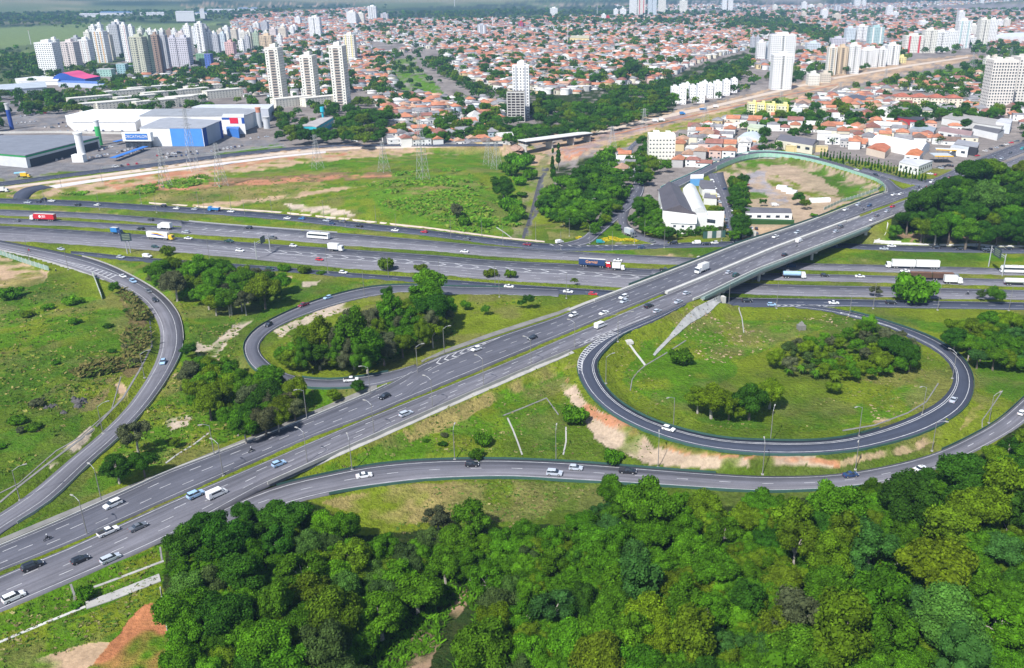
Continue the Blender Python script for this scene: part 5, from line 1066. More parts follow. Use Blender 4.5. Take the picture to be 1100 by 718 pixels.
# fences drawn along photo pixels
def fence(name, label, pts, h, mat, pmat, sp=4.0, th=.12, cat='fence', posts=True, alt=None):
    W = [G(*p) for p in pts]; root = empty(name, W[0]); tag(root, label, cat); o = np.array(W[0]); m_ = MB(); m2 = MB(); D = 0; P_ = []
    for a, b_ in zip(W[:-1], W[1:]):
        a, b_ = np.array(a), np.array(b_); L_ = np.linalg.norm((b_-a)[:2]); n = max(1, round(L_/sp)); yaw = math.atan2(b_[1]-a[1], b_[0]-a[0])
        for i in range(n):
            c = a+(b_-a)*(i+.5)/n-o; c[2] = float(hgt(c[0]+o[0], c[1]+o[1])[0])-o[2]; m2 = MB() if alt else m_; m2.box((c[0], c[1], c[2]+h/2-.2), (L_/n, th, h), yaw); P_.append(a+(b_-a)*i/n-o)
            if alt: m2.build('panel', alt if i % 2 else mat, root)
    if m_.n: m_.build('panel', mat, root)
    if posts:
        for p in P_[:100]:
            z = float(hgt(p[0]+o[0], p[1]+o[1])[0])-o[2]; q_ = MB(); q_.box((p[0], p[1], z+h/2), (.22, .28, h+.4)); q_.build('post', pmat, root)
    return root
SCR = plain('grey_green_screen', (.23,.33,.30), .4, .5, .2, .5)
fence('noise_fence', 'grey green screen fence above the bare earth at the far left', [(-20,269),(0,274),(20,280.5),(38,286.5),(53,291)], 2.6, SCR, CONC_L)
fence('noise_fence', 'short standing screen panel on the grassy hill', [(100,297),(104,306),(110,322)], 2.2, SCR, CONC_L)
fence('green_fence', 'green and white striped panel fence left of the factory street', [(755,256.5),(779,255)], 4.2, GREENP, CONC_L, 2.4, alt=CONC_L, posts=False)
fence('green_fence', 'green and white striped panel fence right of the factory street', [(792,255.5),(812,254.2)], 3.6, GREENP, CONC_L, 2.4, alt=CONC_L, posts=False)
fence('white_fence', 'long white post fence behind the grey roofed store', [(-20,144),(60,143),(137,144.5)], 2.2, CONC_L, CONC_L, 6)
fence('white_fence', 'low fence between the parking lot and the construction road', [(110,181),(160,174.5),(222,166),(305,157)], 1.2, CONC_L, CONC_L, 8)
fence('dark_fence', 'dark construction fence between the red earth and the forest', [(174,640),(177,660),(181,682),(185,702)], 2.2, plain('dark_mesh',(.02,.03,.035),.8,.2,.1,1), CONC_L, 3)
fence('lot_fence', 'thin post fence along the lower edge of the dirt lot', [(885,226),(905,217),(925,211),(942,205),(948,200)], 2.0, plain('faded_mesh',(.30,.38,.33),.8,.2,.2,1), CONC_L, 4)
# ---------------------------------------------------------------- street lamps
def lamp_proto(h, arms, reach, name='street_lamp'):
    root = empty(name, (0,0,-500)); m_ = MB(); m_.bar((0,0,-.3), (0,0,h), .14, .08, 7); m_.build('pole', CONC_D, root); fb = MB(); fb.box((0,0,.15), (.7,.7,.3)); fb.build('footing', CONC, root)
    for sg in arms:
        a = MB(); a.bar((0,0,h-.3), (sg*reach*.6,0,h+.55), .07, .06, 5); a.bar((sg*reach*.6,0,h+.55), (sg*reach,0,h+.7), .06, .05, 5); ar = a.build('arm', STEEL, root)
        l = MB(); l.box((sg*(reach+.45),0,h+.72), (1.1,.34,.18)); l.box((sg*(reach+.45),0,h+.61), (.9,.28,.06)); l.build('lamp_head', CONC, ar)
    return root
_lp = {}
def lamp(px, py, h=10.5, arms=(1,), reach=2.2, yaw=0.0, region='', L=None):
    k = (h, arms, reach); x, y, z = G(px, py)
    if k not in _lp: _lp[k] = o = lamp_proto(h, arms, reach)
    else: o = copy_tree(_lp[k])
    o.location = (x, y, z); o.rotation_euler = (0, 0, yaw); LAMPS.append(dict(o=o, px=px, region=region, arms=len(arms))); return o
LAMPS = []
for px, py in [(49,220.5),(107,225),(168.4,228.5),(220,229.8),(263,231.2),(313,236.5),(371,243.5),(425.8,249),(484.4,255.8),(540.4,263.8),(602.5,268.6),(657.7,268.9),(713.5,266.6)]: lamp(px, py, 10.5, (), 1, 0, 'on the grass strip beside the far service road')
for px, py in [(152,219),(213.5,222.8),(248.4,224.5),(292,227.6),(348,233.2),(404,239.8),(517.5,253.4),(575.6,257.8),(611.6,254),(633.5,262.2),(681.5,261.4),(692.4,255),(775,259),(66,201),(110,196)]: lamp(px, py, 10.5, (), 1, 0, 'on the far side of the far service road')
for px, py in [(31.3,278.7),(73.5,290),(225.5,280.4),(352.4,293),(417.5,299.4),(472.4,303.3),(532,308.8),(834,331.6),(912.4,340),(937.8,331.8),(1007,333.5),(1083.5,334),(782.6,330.8),(391.5,318.4),(536.4,319.5),(608.4,321)]: lamp(px, py, 12.0, (), 1, 0, 'beside the near service road')
for px, py, a, yw in [(109.5,540,(-1,),-.6),(230.5,491,(-1,),.6),(330,452,(-1,),.6),(398,425.5,(-1,),.4),(448.8,402,(1,),.3),(477.6,382.5,(1,),.3)]: lamp(px, py, 10.5, a, 2.0, yw, 'on the pavement above the diagonal highway')
for px, py in [(94,576),(240,511.5),(330.4,498.8),(402,467.5),(464.9,439.3),(519.6,416),(570.6,394.5),(617.5,375)]: lamp(px, py, 10.5, (-1,), 2.2, -.5, 'along the middle of the diagonal highway')
lamp(663.6, 367.5, 11, (-1, 1), 5.0, .25, 'at the mouth of the right loop')
for px, py, yw in [(110.8,466,.7),(155.4,406.5,.5),(21.6,538,.6)]: lamp(px, py, 9.5, (1,), 2.6, yw, 'on the inner side of the curved left ramp')
for px, py, yw in [(650.8,412.5,.5),(723.4,458.5,-2.5),(827.6,474,1.2),(922.4,469,-2.6),(990.7,446,-2.6),(1023,407,2.2)]: lamp(px, py, 10, (1,), 2.4, yw, 'inside the right loop')
for px, py, yw in [(378.3,505.3,2),(488.5,494,1.5),(597.3,494.8,1.5),(706.8,502.5,1.5),(819,510.2,1.5),(918.8,505,-2),(1001,485,-.5),(1062,455,.4)]: lamp(px, py, 10, (1,), 2.2, yw, 'above the lower ramp')
for px, py in [(636,229),(668,214),(605,243)]: lamp(px, py, 9, (1,), 2, -.8, 'along the hedge street')
for px, py in [(991.6,262.5),(1048.5,264)]: lamp(px, py, 12, (-1, 1), 1.8, 0, 'below the wood right of the bridge')
for px, py in [(922,219),(948.5,210),(943,205),(978,199),(906,190),(883,172.5),(853,170),(1078.7,186),(957.5,231.5),(1098,180)]: lamp(px, py, 9.5, (1,), 2, .4, 'round the ramp and the far end of the bridge')
rank(LAMPS, lambda t: t['region'], lambda t, o: ('pale lamp pole ' if t['arms'] == 0 else 'grey street lamp ')+t['region']+(f", {o} from left" if o else ''))
for t in LAMPS: tag(t['o'], t['label'], 'street lamp', 'street lamps '+t['region'][:60])
# ---------------------------------------------------------------- sign gantries
NAVY = plain('sign_back', (.035,.055,.075), .5, .3, .1, 1); SIGNW = plain('sign_white', (.7,.7,.7), .6, .3, .05, 1)
def gantry(p1, p2, sw, sh, zc, label, yaw=None, blocks=4):
    a, b_ = np.array(G(*p1)), np.array(G(*p2)); root = empty('gantry_sign', tuple(a)); tag(root, label, 'road sign'); d = b_-a; yw = math.atan2(d[1], d[0])
    for q_ in (a, b_): m_ = MB(); c = q_-a; m_.bar((c[0],c[1],c[2]-.3), (c[0],c[1],zc+sh*.3), .28, .22, 7); m_.build('post', STEEL, root)
    m_ = MB(); m_.bar((0,0,zc), (d[0],d[1],zc), .2, .2, 5); m_.bar((0,0,zc-.9), (d[0],d[1],zc-.9), .12, .12, 5); m_.build('beam', STEEL, root)
    u = d[:2]/np.linalg.norm(d[:2]); n = np.array([u[1], -u[0]]); n = n if n[1] < 0 else -n; c = d[:2]/2+n*.5
    m_ = MB(); m_.box((c[0], c[1], zc), (sw, .15, sh), yw); sp = m_.build('sign_panel', NAVY, root)
    m_ = MB()
    for i in range(blocks):
        cc_ = c+n*.1; m_.box((cc_[0], cc_[1], zc+sh*(.3-.6*i/(blocks-1))), (sw*.7, .03, sh*.09), yw)
    m_.build('lettering', plain('faded_lettering', (.25,.30,.20), .6, .3, .1, 1), sp)
    return root
gantry((137,272.6),(140.4,271.6), 5.2, 4.2, 9.0, 'large dark sign board with rows of lettering by the grove')
gantry((276,279),(290.5,269.8), 5.0, 3.6, 8.5, 'dark sign board on a gantry over the near carriageway')
gantry((1061.8,286.5),(1076.5,296.8), 7.5, 4.5, 9.5, 'dark sign board on a gantry at the right edge')
# ---------------------------------------------------------------- lattice pylons
def pylon_proto(h=38.0, w0=6.5):
    root = empty('power_pylon', (0,0,-600)); m_ = MB(); lv = [0, .16, .32, .46, .58, .68, .77, .85, .92, 1.0]; pr_ = None
    for k, f in enumerate(lv):
        w_ = w0/2*(1-f)**1.0*.9+.45 if f < .7 else .75*(1-(f-.7))+.35; ring = [np.array((sx*w_, sy*w_, f*h)) for sx, sy in ((-1,-1),(1,-1),(1,1),(-1,1))]
        if pr_ is not None:
            for i in range(4):
                m_.bar(pr_[i], ring[i], .10, .10, 4); m_.bar(pr_[i], ring[(i+1) % 4], .055, .055, 3); m_.bar(pr_[(i+1) % 4], ring[i], .055, .055, 3); m_.bar(ring[i], ring[(i+1) % 4], .055, .055, 3)
        pr_ = ring
    m_.build('lattice_mast', STEEL, root)
    for f in (.74, .85, .96):
        a = MB(); 
        for sg in (-1, 1): a.bar((0,0,f*h+.9), (sg*4.2,0,f*h), .12, .07, 4); a.bar((0,0,f*h-.3), (sg*4.2,0,f*h), .12, .07, 4)
        a.build('cross_arm', STEEL, root)
    return root
_py = None; PYL = []
for i, (px, py, pt) in enumerate([(238,200,154),(178,201,160),(208,184,117),(341.5,181,145),(412.7,184.6,152),(454.5,194.5,120),(533.6,182.5,153),(525,178,149),(657.5,160,135.6),(691.6,144,116.7),(757.5,131,111),(838.5,111.5,98.4),(901.8,102.7,89),(950,94,74),(1044,74,57),(1085,65,51)]):
    x, y, z = G(px, py); hh = height_for(x, y, z, pt)
    if _py is None: _py = o = pylon_proto(38.0)
    else: o = copy_tree(_py)
    o.location = (x, y, z); o.scale = (1, 1, hh/38.0); o.rotation_euler = (0, 0, .9 if px < 600 else .35)
    where = ['on the red earth left of the big meadow path','at the left end of the long meadow','in front of the blue sided store','on the meadow below the turquoise school','on the meadow left of the valley','on the bright mound below the red roofed houses','right of the twin pylons at the earth heap','left of the twin pylons at the earth heap','where the viaduct road meets the wood','behind the cream apartment block','on the dry grass right of the cream block','beside the yellow apartment blocks','at the bend of the meadow footpath','with a red base near the white dwellings','below the cream towers at the far right','behind the big tower with square windows'][i]
    tag(o, 'grey lattice power pylon '+where, 'power pylon', 'power pylons along the cleared strip')
def cable(a, b_, sag, r=.035):
    m_ = MB(); n = 14; a, b_ = np.array(a), np.array(b_); pv = None
    for i in range(n+1):
        u = i/n; p = a+(b_-a)*u; p[2] -= sag*4*u*(1-u)
        if pv is not None: m_.bar(pv, p, r, r, 3, caps=False)
        pv = p
    return m_
# ---------------------------------------------------------------- new viaduct under construction
vd = empty('viaduct', P(597, 150, 0)); tag(vd, 'unfinished concrete viaduct over the dirt valley with dark girders', 'bridge'); vo_ = np.array(vd.location)
va, vb = np.array(P(560.5, 152.5, 5.5)), np.array(P(632, 141.5, 7.0)); d = vb-va; Lv = np.linalg.norm(d[:2]); yw = math.atan2(d[1], d[0]); mid = (va+vb)/2-vo_
m_ = MB(); m_.box((mid[0], mid[1], mid[2]), (Lv, 13, .5), yw); m_.build('deck_slab', plain('fresh_concrete', (.60,.60,.58), .8, .2, .08, .3), vd)
for off in (-5, -1.7, 1.7, 5): m_ = MB(); m_.box((mid[0]-math.sin(yw)*off, mid[1]+math.cos(yw)*off, mid[2]-1.35), (Lv-.4, .7, 2.1), yw); m_.build('girder', plain('steel_girder', (.05,.06,.08), .6, .3, .1, 1), vd)
for u in (.02, .40, .72, .98):
    c = va+d*u-vo_; m_ = MB(); m_.box((c[0], c[1], c[2]-2.9), (1.6, 12.5, 1.0), yw); m_.box((c[0], c[1], (c[2]-3.4-4)/2), (1.2, 9, c[2]-3.4+4), yw); m_.build('pier', CONC_L, vd)
# spoil heap and rocks
def mound(name, label, px, py, r, h, mat, seed, cat, kind=None, n=16):
    g = random.Random(seed); x, y, z = G(px, py); V = []; rings = 6
    for i in range(rings):
        f = i/(rings-1); rr = r*(1-f)**.9; 
        for j in range(n): a = 6.283*j/n; k = 1+g.uniform(-.16, .16); V.append((x+rr*k*math.cos(a), y+rr*k*math.sin(a), z-.3+h*f**.8*g.uniform(.85, 1.1)))
    m_ = MB(); m_.add(V, [(i*n+j, i*n+(j+1) % n, (i+1)*n+(j+1) % n, (i+1)*n+j) for i in range(rings-1) for j in range(n)]+[tuple(range((rings-1)*n, rings*n))]); o = m_.build(name, mat); tag(o, label, cat, kind=kind); return o
mound('earth_heap', 'brown heap of earth left of the unfinished viaduct', 554, 160.5, 9, 4.5, plain('heap_earth', (.33,.22,.17), .95, .1, .2, .4), 1, 'earth heap')
rk = plain('dark_rock', (.09,.085,.085), .9, .2, .3, 1.0)
for i, (px, py, r) in enumerate([(81,431,1.6),(85,433,1.9),(89,430.5,1.5),(84,437,1.7),(92,432.5,1.0),(79,428,1.1),(50,438.5,1.2),(55,437.5,1.4),(59,436,1.1),(68,444,1.3)]):
    mound('rock', f"dark boulder lying on the grassy hill, {ordw(i)} of the scattered group", px, py, r, r*1.1, rk, i+5, 'rock', n=7)['group'] = 'dark boulders on the grassy hill'
# ---------------------------------------------------------------- buildings
WALL = plain('painted_wall', (.6,.6,.6), .85, .15, .07, .15, objcol=True)
ROOF, nt, b = _pr('tiled_roof', .9, .1); oc = N(nt, 'ShaderNodeObjectInfo').outputs['Color']; wv = N(nt, 'ShaderNodeTexWave'); wv.inputs['Scale'].default_value = 1.2; nt.links.new(geo_pos(nt), wv.inputs['Vector'])
nt.links.new(scalecol(nt, oc, mathn(nt, 'MULTIPLY', noisef(nt, .25, .72, 1.25, 5, geo_pos(nt), .7), mathn(nt, 'ADD', mathn(nt, 'MULTIPLY', wv.outputs[1], .2), .9))), b.inputs['Base Color'])
GLASS, nt, b = _pr('window_glass', .12, .6); nt.links.new(scalecol(nt, (.035,.045,.06), noisef(nt, .8, .5, 1.6, 1, geo_pos(nt))), b.inputs['Base Color'])
FRAME = plain('window_frame', (.5,.5,.5), .6, .3, .05, 1)
RTOP = plain('flat_roof', (.30,.29,.28), .95, .1, .2, .3)
METR, nt, b = _pr('sheet_metal_roof', .55, .4); oc = N(nt, 'ShaderNodeObjectInfo').outputs['Color']; wv = N(nt, 'ShaderNodeTexWave'); wv.inputs['Scale'].default_value = .35; nt.links.new(N(nt, 'ShaderNodeTexCoord').outputs['Object'], wv.inputs['Vector'])
nt.links.new(scalecol(nt, oc, mathn(nt, 'MULTIPLY', noisef(nt, .12, .82, 1.15, 5, geo_pos(nt), .7), mathn(nt, 'ADD', mathn(nt, 'MULTIPLY', wv.outputs[1], .16), .92))), b.inputs['Base Color'])
WPART = {}
def window_mesh(w_, h_):
    k = (round(w_, 1), round(h_, 1))
    if k not in WPART:
        m_ = MB(); m_.box((0, -.05, 0), (w_*1.1, .1, h_*1.1), mi=0); m_.box((0, -.11, 0), (w_*.98, .03, h_*.98), mi=1); me = bpy.data.meshes.new('window'); me.from_pydata(m_.v, [], m_.f)
        me.materials.append(FRAME); me.materials.append(GLASS); me.polygons.foreach_set('material_index', m_.m); me.update(); WPART[k] = me
    return WPART[k]
def facade(m_, W, D, H, fl, bays_f, bays_s, ww=1.4, wh=1.3, mi=1, z0=1.4, skip=()):
    """window panes set in shallow reveals, as a second material of the wall mesh"""
    for side, (Ln, nb) in (('f', (W, bays_f)), ('r', (D, bays_s)), ('l', (D, bays_s)), ('b', (W, bays_f))):
        for i in range(nb):
            if (side, i) in skip: continue
            u = -Ln/2+Ln*(i+.5)/nb
            for k in range(fl):
                z = z0+k*(H-1.2)/fl; a, b_ = u-ww/2, u+ww/2
                if side == 'f': q_ = [(a,-D/2-.04,z),(b_,-D/2-.04,z),(b_,-D/2-.04,z+wh),(a,-D/2-.04,z+wh)]
                elif side == 'b': q_ = [(b_,D/2+.04,z),(a,D/2+.04,z),(a,D/2+.04,z+wh),(b_,D/2+.04,z+wh)]
                elif side == 'r': q_ = [(W/2+.04,a,z),(W/2+.04,b_,z),(W/2+.04,b_,z+wh),(W/2+.04,a,z+wh)]
                else: q_ = [(-W/2-.04,b_,z),(-W/2-.04,a,z),(-W/2-.04,a,z+wh),(-W/2-.04,b_,z+wh)]
                m_.quad(*q_, mi=mi)
SH = {'white':(.74,.74,.73),'cream':(.70,.68,.61),'pale pink':(.62,.55,.53),'grey':(.42,.43,.46),'olive':(.46,.47,.37),'brown':(.34,.25,.20),'lavender':(.52,.51,.56),'pale blue':(.54,.60,.64),'orange':(.62,.40,.20),'tan':(.58,.46,.32),'pink':(.60,.40,.38),'yellow':(.70,.62,.30),'teal':(.38,.52,.52),'blue':(.10,.16,.42),'green':(.36,.44,.33),'beige':(.60,.54,.45),'red':(.50,.05,.06)}
TOWERS = []
def tower(xl, xr, yb, yt, colr, cluster, accent=None, D=None, style=0, name='apartment_tower', detail=False, yaw=0.0, cap=True):
    a = np.array(G(xl, yb)); b_ = np.array(G(xr, yb)); c = (a+b_)/2; W = abs(b_[0]-a[0])/math.cos(yaw); H = height_for(c[0], c[1], c[2], yt)
    D = D or max(9, min(20, W*1.0)); caph = 3.4 if cap else 0; H = max(6, H-caph*.8); root = empty(name, (c[0], c[1]+D/2, c[2]-.5), yaw); fl = max(2, int(H/3.0))
    nb = max(2, int(W/3.2)); ns = max(2, int(D/3.4)); m_ = MB(); m_.box((0,0,H/2), (W,D,H)); sk = ()
    if not detail:
        facade(m_, W, D, H, fl, nb, ns, ww=1.5 if style != 2 else 2.2, skip=[('f', nb//2)] if style == 1 else ())
        if style == 1:   # recessed balcony column
            for k in range(fl): z = 1.2+k*(H-1.2)/fl; m_.box((0,-D/2-.35,z), (W/nb*.95,.7,.9)); m_.quad((-W/nb*.4,-D/2-.045,z+.5),(W/nb*.4,-D/2-.045,z+.5),(W/nb*.4,-D/2-.045,z+2.1),(-W/nb*.4,-D/2-.045,z+2.1),mi=1)
    body = m_.build('wall', [WALL, GLASS], root); paint(body, SH[colr])
    if accent:
        for sx in ((-1, 1) if W > 12 else (1,)):
            m_ = MB(); m_.box((sx*W*.27,-D/2-.12,H/2), (W*.1,.24,H)); paint(m_.build('accent_band', WALL, root), SH[accent])
    if detail:
        wm = window_mesh(1.25, 1.25); cnt = 0; fr = [i for i in range(nb) if not (style == 1 and i in (nb//2, (nb-1)//2))]
        for k in range(fl-1, -1, -1):
            z = 2.0+k*(H-1.6)/fl
            for i in fr:
                if cnt < 100: o = link('window', wm, root, (-W/2+W*(i+.5)/nb, -D/2, z)); cnt += 1
        if style == 1:
            bw = W/nb*1.6 if nb % 2 == 0 else W/nb; bm = MB(); bm.box((0,-.55,0), (bw,1.1,.2)); bm.box((0,-1.05,.5), (bw,.1,.9)); bm.box((0,-.02,.9), (bw*.9,.05,1.9), mi=1); me = bpy.data.meshes.new('balcony'); me.from_pydata(bm.v, [], bm.f); me.materials.append(plain('balcony_brown', (.50,.42,.36), .8, .2, .1, 1)); me.materials.append(GLASS); me.polygons.foreach_set('material_index', bm.m)
            for k in range(fl): link('balcony', me, root, (0, -D/2, .9+k*(H-1.6)/fl))
        m_ = MB(); 
        for i in range(ns):
            for k in range(fl):
                z = 1.4+k*(H-1.6)/fl; u = -D/2+D*(i+.5)/ns
                for sx in (-1, 1): m_.quad(*[(sx*(W/2+.04), u+e, zz) for e, zz in ((-.6,z),(.6,z),(.6,z+1.2),(-.6,z+1.2))])
        tag(m_.build('window', GLASS, root), 'side wall windows', kind='stuff')
    m_ = MB(); m_.box((0,0,H+.35), (W+.3,D+.3,.7))
    if cap: m_.box((0,D*.05,H+.7+caph/2), (W*.42,D*.5,caph)); m_.box((W*.1,D*.05,H+.7+caph+.5), (W*.2,D*.3,1.0))
    paint(m_.build('roof', WALL, root), [v*.96 for v in SH[colr]])
    TOWERS.append(dict(o=root, px=xl, colr=colr, cluster=cluster, fl=fl, name=name, accent=accent)); return root
LC = 'in the dense tower cluster at the upper left'
for t in [(43.6,62.5,81.5,44,'white',None,0),(70,83.6,74.5,43.5,'pale pink',None,1),(89,99,71.5,41,'white','pale pink',0),(105,116,67.6,32,'white','orange',1),(115,122,65,36,'beige',None,0),(122,131,61,25,'grey',None,0),(126,134,60,22,'white',None,0),(135,141,67,25,'white','pink',0),
          (100,106,56,27,'white',None,0),(107,113,55,25,'white',None,0),(145.5,159,83.6,37.8,'olive',None,1),(160,166,82.5,36,'green',None,0),(168.5,175,80,35.6,'brown',None,1),(176,183,79.5,36,'grey',None,0),(150,156,50,29,'green',None,0),(159,165,50,31,'white',None,0),(172,177,46,31,'white',None,0),(180,186,46,31,'brown',None,0),
          (184,193,75,39,'lavender',None,0),(194,205,75,39,'lavender',None,0),(190,199,50,34,'pale pink',None,0),(201,207,58,26,'white',None,0),(213,221,58,24,'white',None,1),(221,226,57,27,'grey',None,0),(224,229,57,33,'white',None,0),(230,236,58,36,'grey',None,0),(237,243,54.5,35,'pale blue',None,0),(234,240,45,31,'beige',None,0),
          (243,252,62.5,44,'pink',None,0),(249,255,45,30.5,'beige',None,0),(257.5,262.6,58,42,'white',None,0),(264,269,56,38,'grey',None,0),(258,264,44,33,'cream',None,0),(266,271,55,33,'cream',None,1),(273,279,55,34,'green',None,0),(280,293,55.5,37,'tan',None,1),(272,278.6,33.5,24,'white',None,1),(281,288,36,22.5,'grey',None,0),
          (290,297,42,30,'pale pink',None,0),(300,308,44.5,29,'beige',None,0),(311,316,39,28,'white',None,0),(56,64,66,41,'white',None,0),(80,87,62,39,'grey',None,0),(94,100,60,33,'cream',None,0),(118,123,52,27,'white',None,0),(140,146,55,27,'white',None,0),(150,155,52,31,'cream',None,0),(166,171,50,32,'white',None,0),(186,191,50,31,'white',None,0),(196,201,49,30,'grey',None,0),(207,212,52,29,'white','pale blue',0),(228,233,50,34,'white',None,0),(243,247,48,34,'cream',None,0),(256,260,42,31,'white',None,0),(268,272,40,29,'grey',None,0),(284,289,48,33,'cream',None,0),(298,303,50,37,'white',None,0),(302,307,38,26,'white',None,0),(240,246,40,28,'white',None,0),(222,227,46,31,'beige',None,0)]: tower(*t[:5], LC, accent=t[5], style=t[6])
TC = 'of the big cream trio behind the turquoise school'
for xl, xr, yb, yt in [(291,304.5,110,49),(326.5,340,111,57.5),(358.5,373,113,47)]: tower(xl, xr, yb, yt, 'cream', TC, style=1, detail=True, D=21)
MC = 'in the upper middle of the town'
for t in [(371,382,67.5,36,'cream','yellow',0),(333,345,41.5,17.5,'white',None,1),(373,383,28,12,'white',None,0),(383.5,391.5,27.6,13.5,'cream',None,0),(396,404.5,22,6,'white','grey',1),(409,417,22.5,14,'grey','pale pink',0),(317,323,27.6,18,'white',None,0),(313,319,37,27,'white',None,0),(415,420,42,34,'beige',None,0),(513,522,39,26,'grey','white',0),(591,599,18,8,'white',None,0),(557,562,30.5,23,'red','blue',0)]: tower(*t[:5], MC, accent=t[5], style=t[6])
tower(551.5, 569, 127, 68, 'white', 'alone behind the unfinished building', accent='grey', detail=True, D=14)
FC = 'on the far skyline'
for t in [(676,684,17,-2,'white',None,0),(685,693,17.5,-3,'cream','red',0),(696,705,17.5,-2,'pale blue',None,1),(707,715,15,-2,'cream',None,0),(730,738,13.5,0,'cream',None,0),(775.6,780.5,13,-2,'white','pale blue',0),(782,787,13,-2,'white',None,0),(659,664,18,9.5,'white',None,0),(666,672.5,18,9,'white',None,0),(646,651,24,15,'white',None,0),(651,655,24,17,'red',None,0),(830,835,11.6,5,'cream',None,0),(861,866.6,12,2,'white',None,0),(861,866,20,12.4,'beige',None,0),(868,875,10,5,'white',None,0),(878,884,8.5,4,'beige',None,0),
          (882,889,21,10,'white',None,0),(896,903.7,14,6,'grey','white',0),(895,903,24,14.5,'beige',None,0),(917,925,7,-2,'white',None,0),(926,930,7,0,'white',None,0),(952,958.6,18.5,6,'white',None,0),(958.6,965.5,18.5,12.4,'white',None,0),(1053,1057,4.6,-4,'white',None,0),(988,997,29,22,'white',None,0)]: tower(*t[:5], FC, accent=t[5], style=t[6])
RC = 'beside the dirt road at the upper right'
for t in [(806,811,52,38.5,'grey',None,0),(811.5,816,52,38.5,'grey',None,0),(812.5,821.5,67.6,44,'white',None,0),(822,828,67,45,'pale blue',None,0),(826,853,72,36,'white',None,1),(828.5,850,96.7,57,'white',None,1),(866.6,881,58,45,'pale blue',None,0),(908,918,48,29,'pale blue',None,0),(919.7,931,48,27,'white',None,1),(893,908,53,40,'lavender',None,0),(888,897,80.7,49,'cream','tan',1),(898,909,80,49,'tan',None,1),(910,922,79.5,47,'white',None,1),
          (924.5,936,73,52,'white',None,1),(930,942,72.6,51,'white',None,0),(943,951,72,51,'white',None,1),(951.6,965,70,47,'white',None,1),(965.5,973,68,60,'yellow',None,0),(933,948,51,28,'teal','white',0),(972,990,57,37,'cream','red',0),(992,1004,57,31,'cream',None,1),(1004.5,1016,56,33,'white',None,1),(1016.5,1026,54,32,'white',None,0),(1026.6,1040.5,52,21,'white','teal',0),(1028,1035,30,11.6,'white',None,0),(1041,1050,40,26,'cream',None,0),(1033,1040,51,41,'white',None,0),(1041,1048,50.5,39,'white',None,0),(1050,1060,50,20,'cream',None,1),(1060.5,1069,48,20,'white',None,0),(1071,1077,31,21,'white',None,0),(1078,1084.6,31,20,'cream','pale pink',0),(1057.5,1064,74,61,'cream','tan',0),(1065,1073,71,60,'beige',None,0),(868,880,92,78,'cream',None,0),(882,892,89,77,'beige',None,0)]: tower(*t[:5], RC, accent=t[5], style=t[6])
ci = rank(TOWERS, lambda t: (t['colr'], t['accent'], t['cluster'], t['fl']), lambda t, o: f"{t['colr']} {t['fl']}-storey tower "+(f"with {t['accent']} bands " if t['accent'] else '')+t['cluster']+(f", {o} from left" if o else ''))
for t in TOWERS: tag(t['o'], t['label'], 'apartment tower', 'apartment towers '+t['cluster'])
# blocks with their own character
def grid_tower(xl, xr, yb, yt, D, nb, label, colr=(.66,.62,.57), floors=None, ww=1.3, wh=1.3, name='apartment_tower', dark=(), cat='apartment tower'):
    a = np.array(G(xl, yb)); b_ = np.array(G(xr, yb)); c = (a+b_)/2; W = abs(b_[0]-a[0]); H = height_for(c[0], c[1], c[2], yt); fl = floors or int(H/3)
    root = empty(name, (c[0], c[1]+D/2, c[2]-.5)); tag(root, label, cat); m_ = MB(); m_.box((0,0,H/2), (W,D,H)); facade(m_, W, D, H, fl, 0, int(D/3.5)); paint(m_.build('wall', [WALL, GLASS], root), colr)
    wm = window_mesh(ww, wh); cnt = 0; st = MB()
    for k in range(fl-1, -1, -1):
        for i in range(nb):
            x = -W/2+W*(i+.5)/nb; z = 2.1+k*(H-2)/fl
            if cnt < 100: link('window', wm, root, (x, -D/2, z)); cnt += 1
            else: st.box((x, -D/2-.06, z), (ww*.86, .13, wh*.84))
    if st.n: tag(st.build('window', GLASS, root), 'windows of the lower storeys', kind='stuff')
    for i in dark:
        x = -W/2+W*(i+1)/nb; m_ = MB(); m_.box((x,-D/2-.03,H/2), (W/nb*.5,.1,H*.97)); m_.build('balcony_shaft', GLASS, root)
    m_ = MB(); m_.box((0,0,H+.5), (W,D,1.0)); m_.box((-W*.2,0,H+2), (W*.22,D*.5,2.4)); m_.box((W*.25,0,H+1.8), (W*.18,D*.5,2)); paint(m_.build('roof', WALL, root), colr); return root
grid_tower(1058, 1086, 121.5, 65, 18, 9, 'tall pinkish cream tower with a grid of square windows at the right edge, nearer wing', ww=1.5, wh=1.5)
grid_tower(1087, 1118, 118, 62, 22, 9, 'tall pinkish cream tower cut by the right edge, second wing', ww=1.5, wh=1.5)
grid_tower(696, 725, 178.5, 146, 15, 8, 'eight storey cream apartment block among trees beside the street', colr=(.72,.70,.62), ww=1.1, wh=.9, cat='apartment block', name='apartment_block')
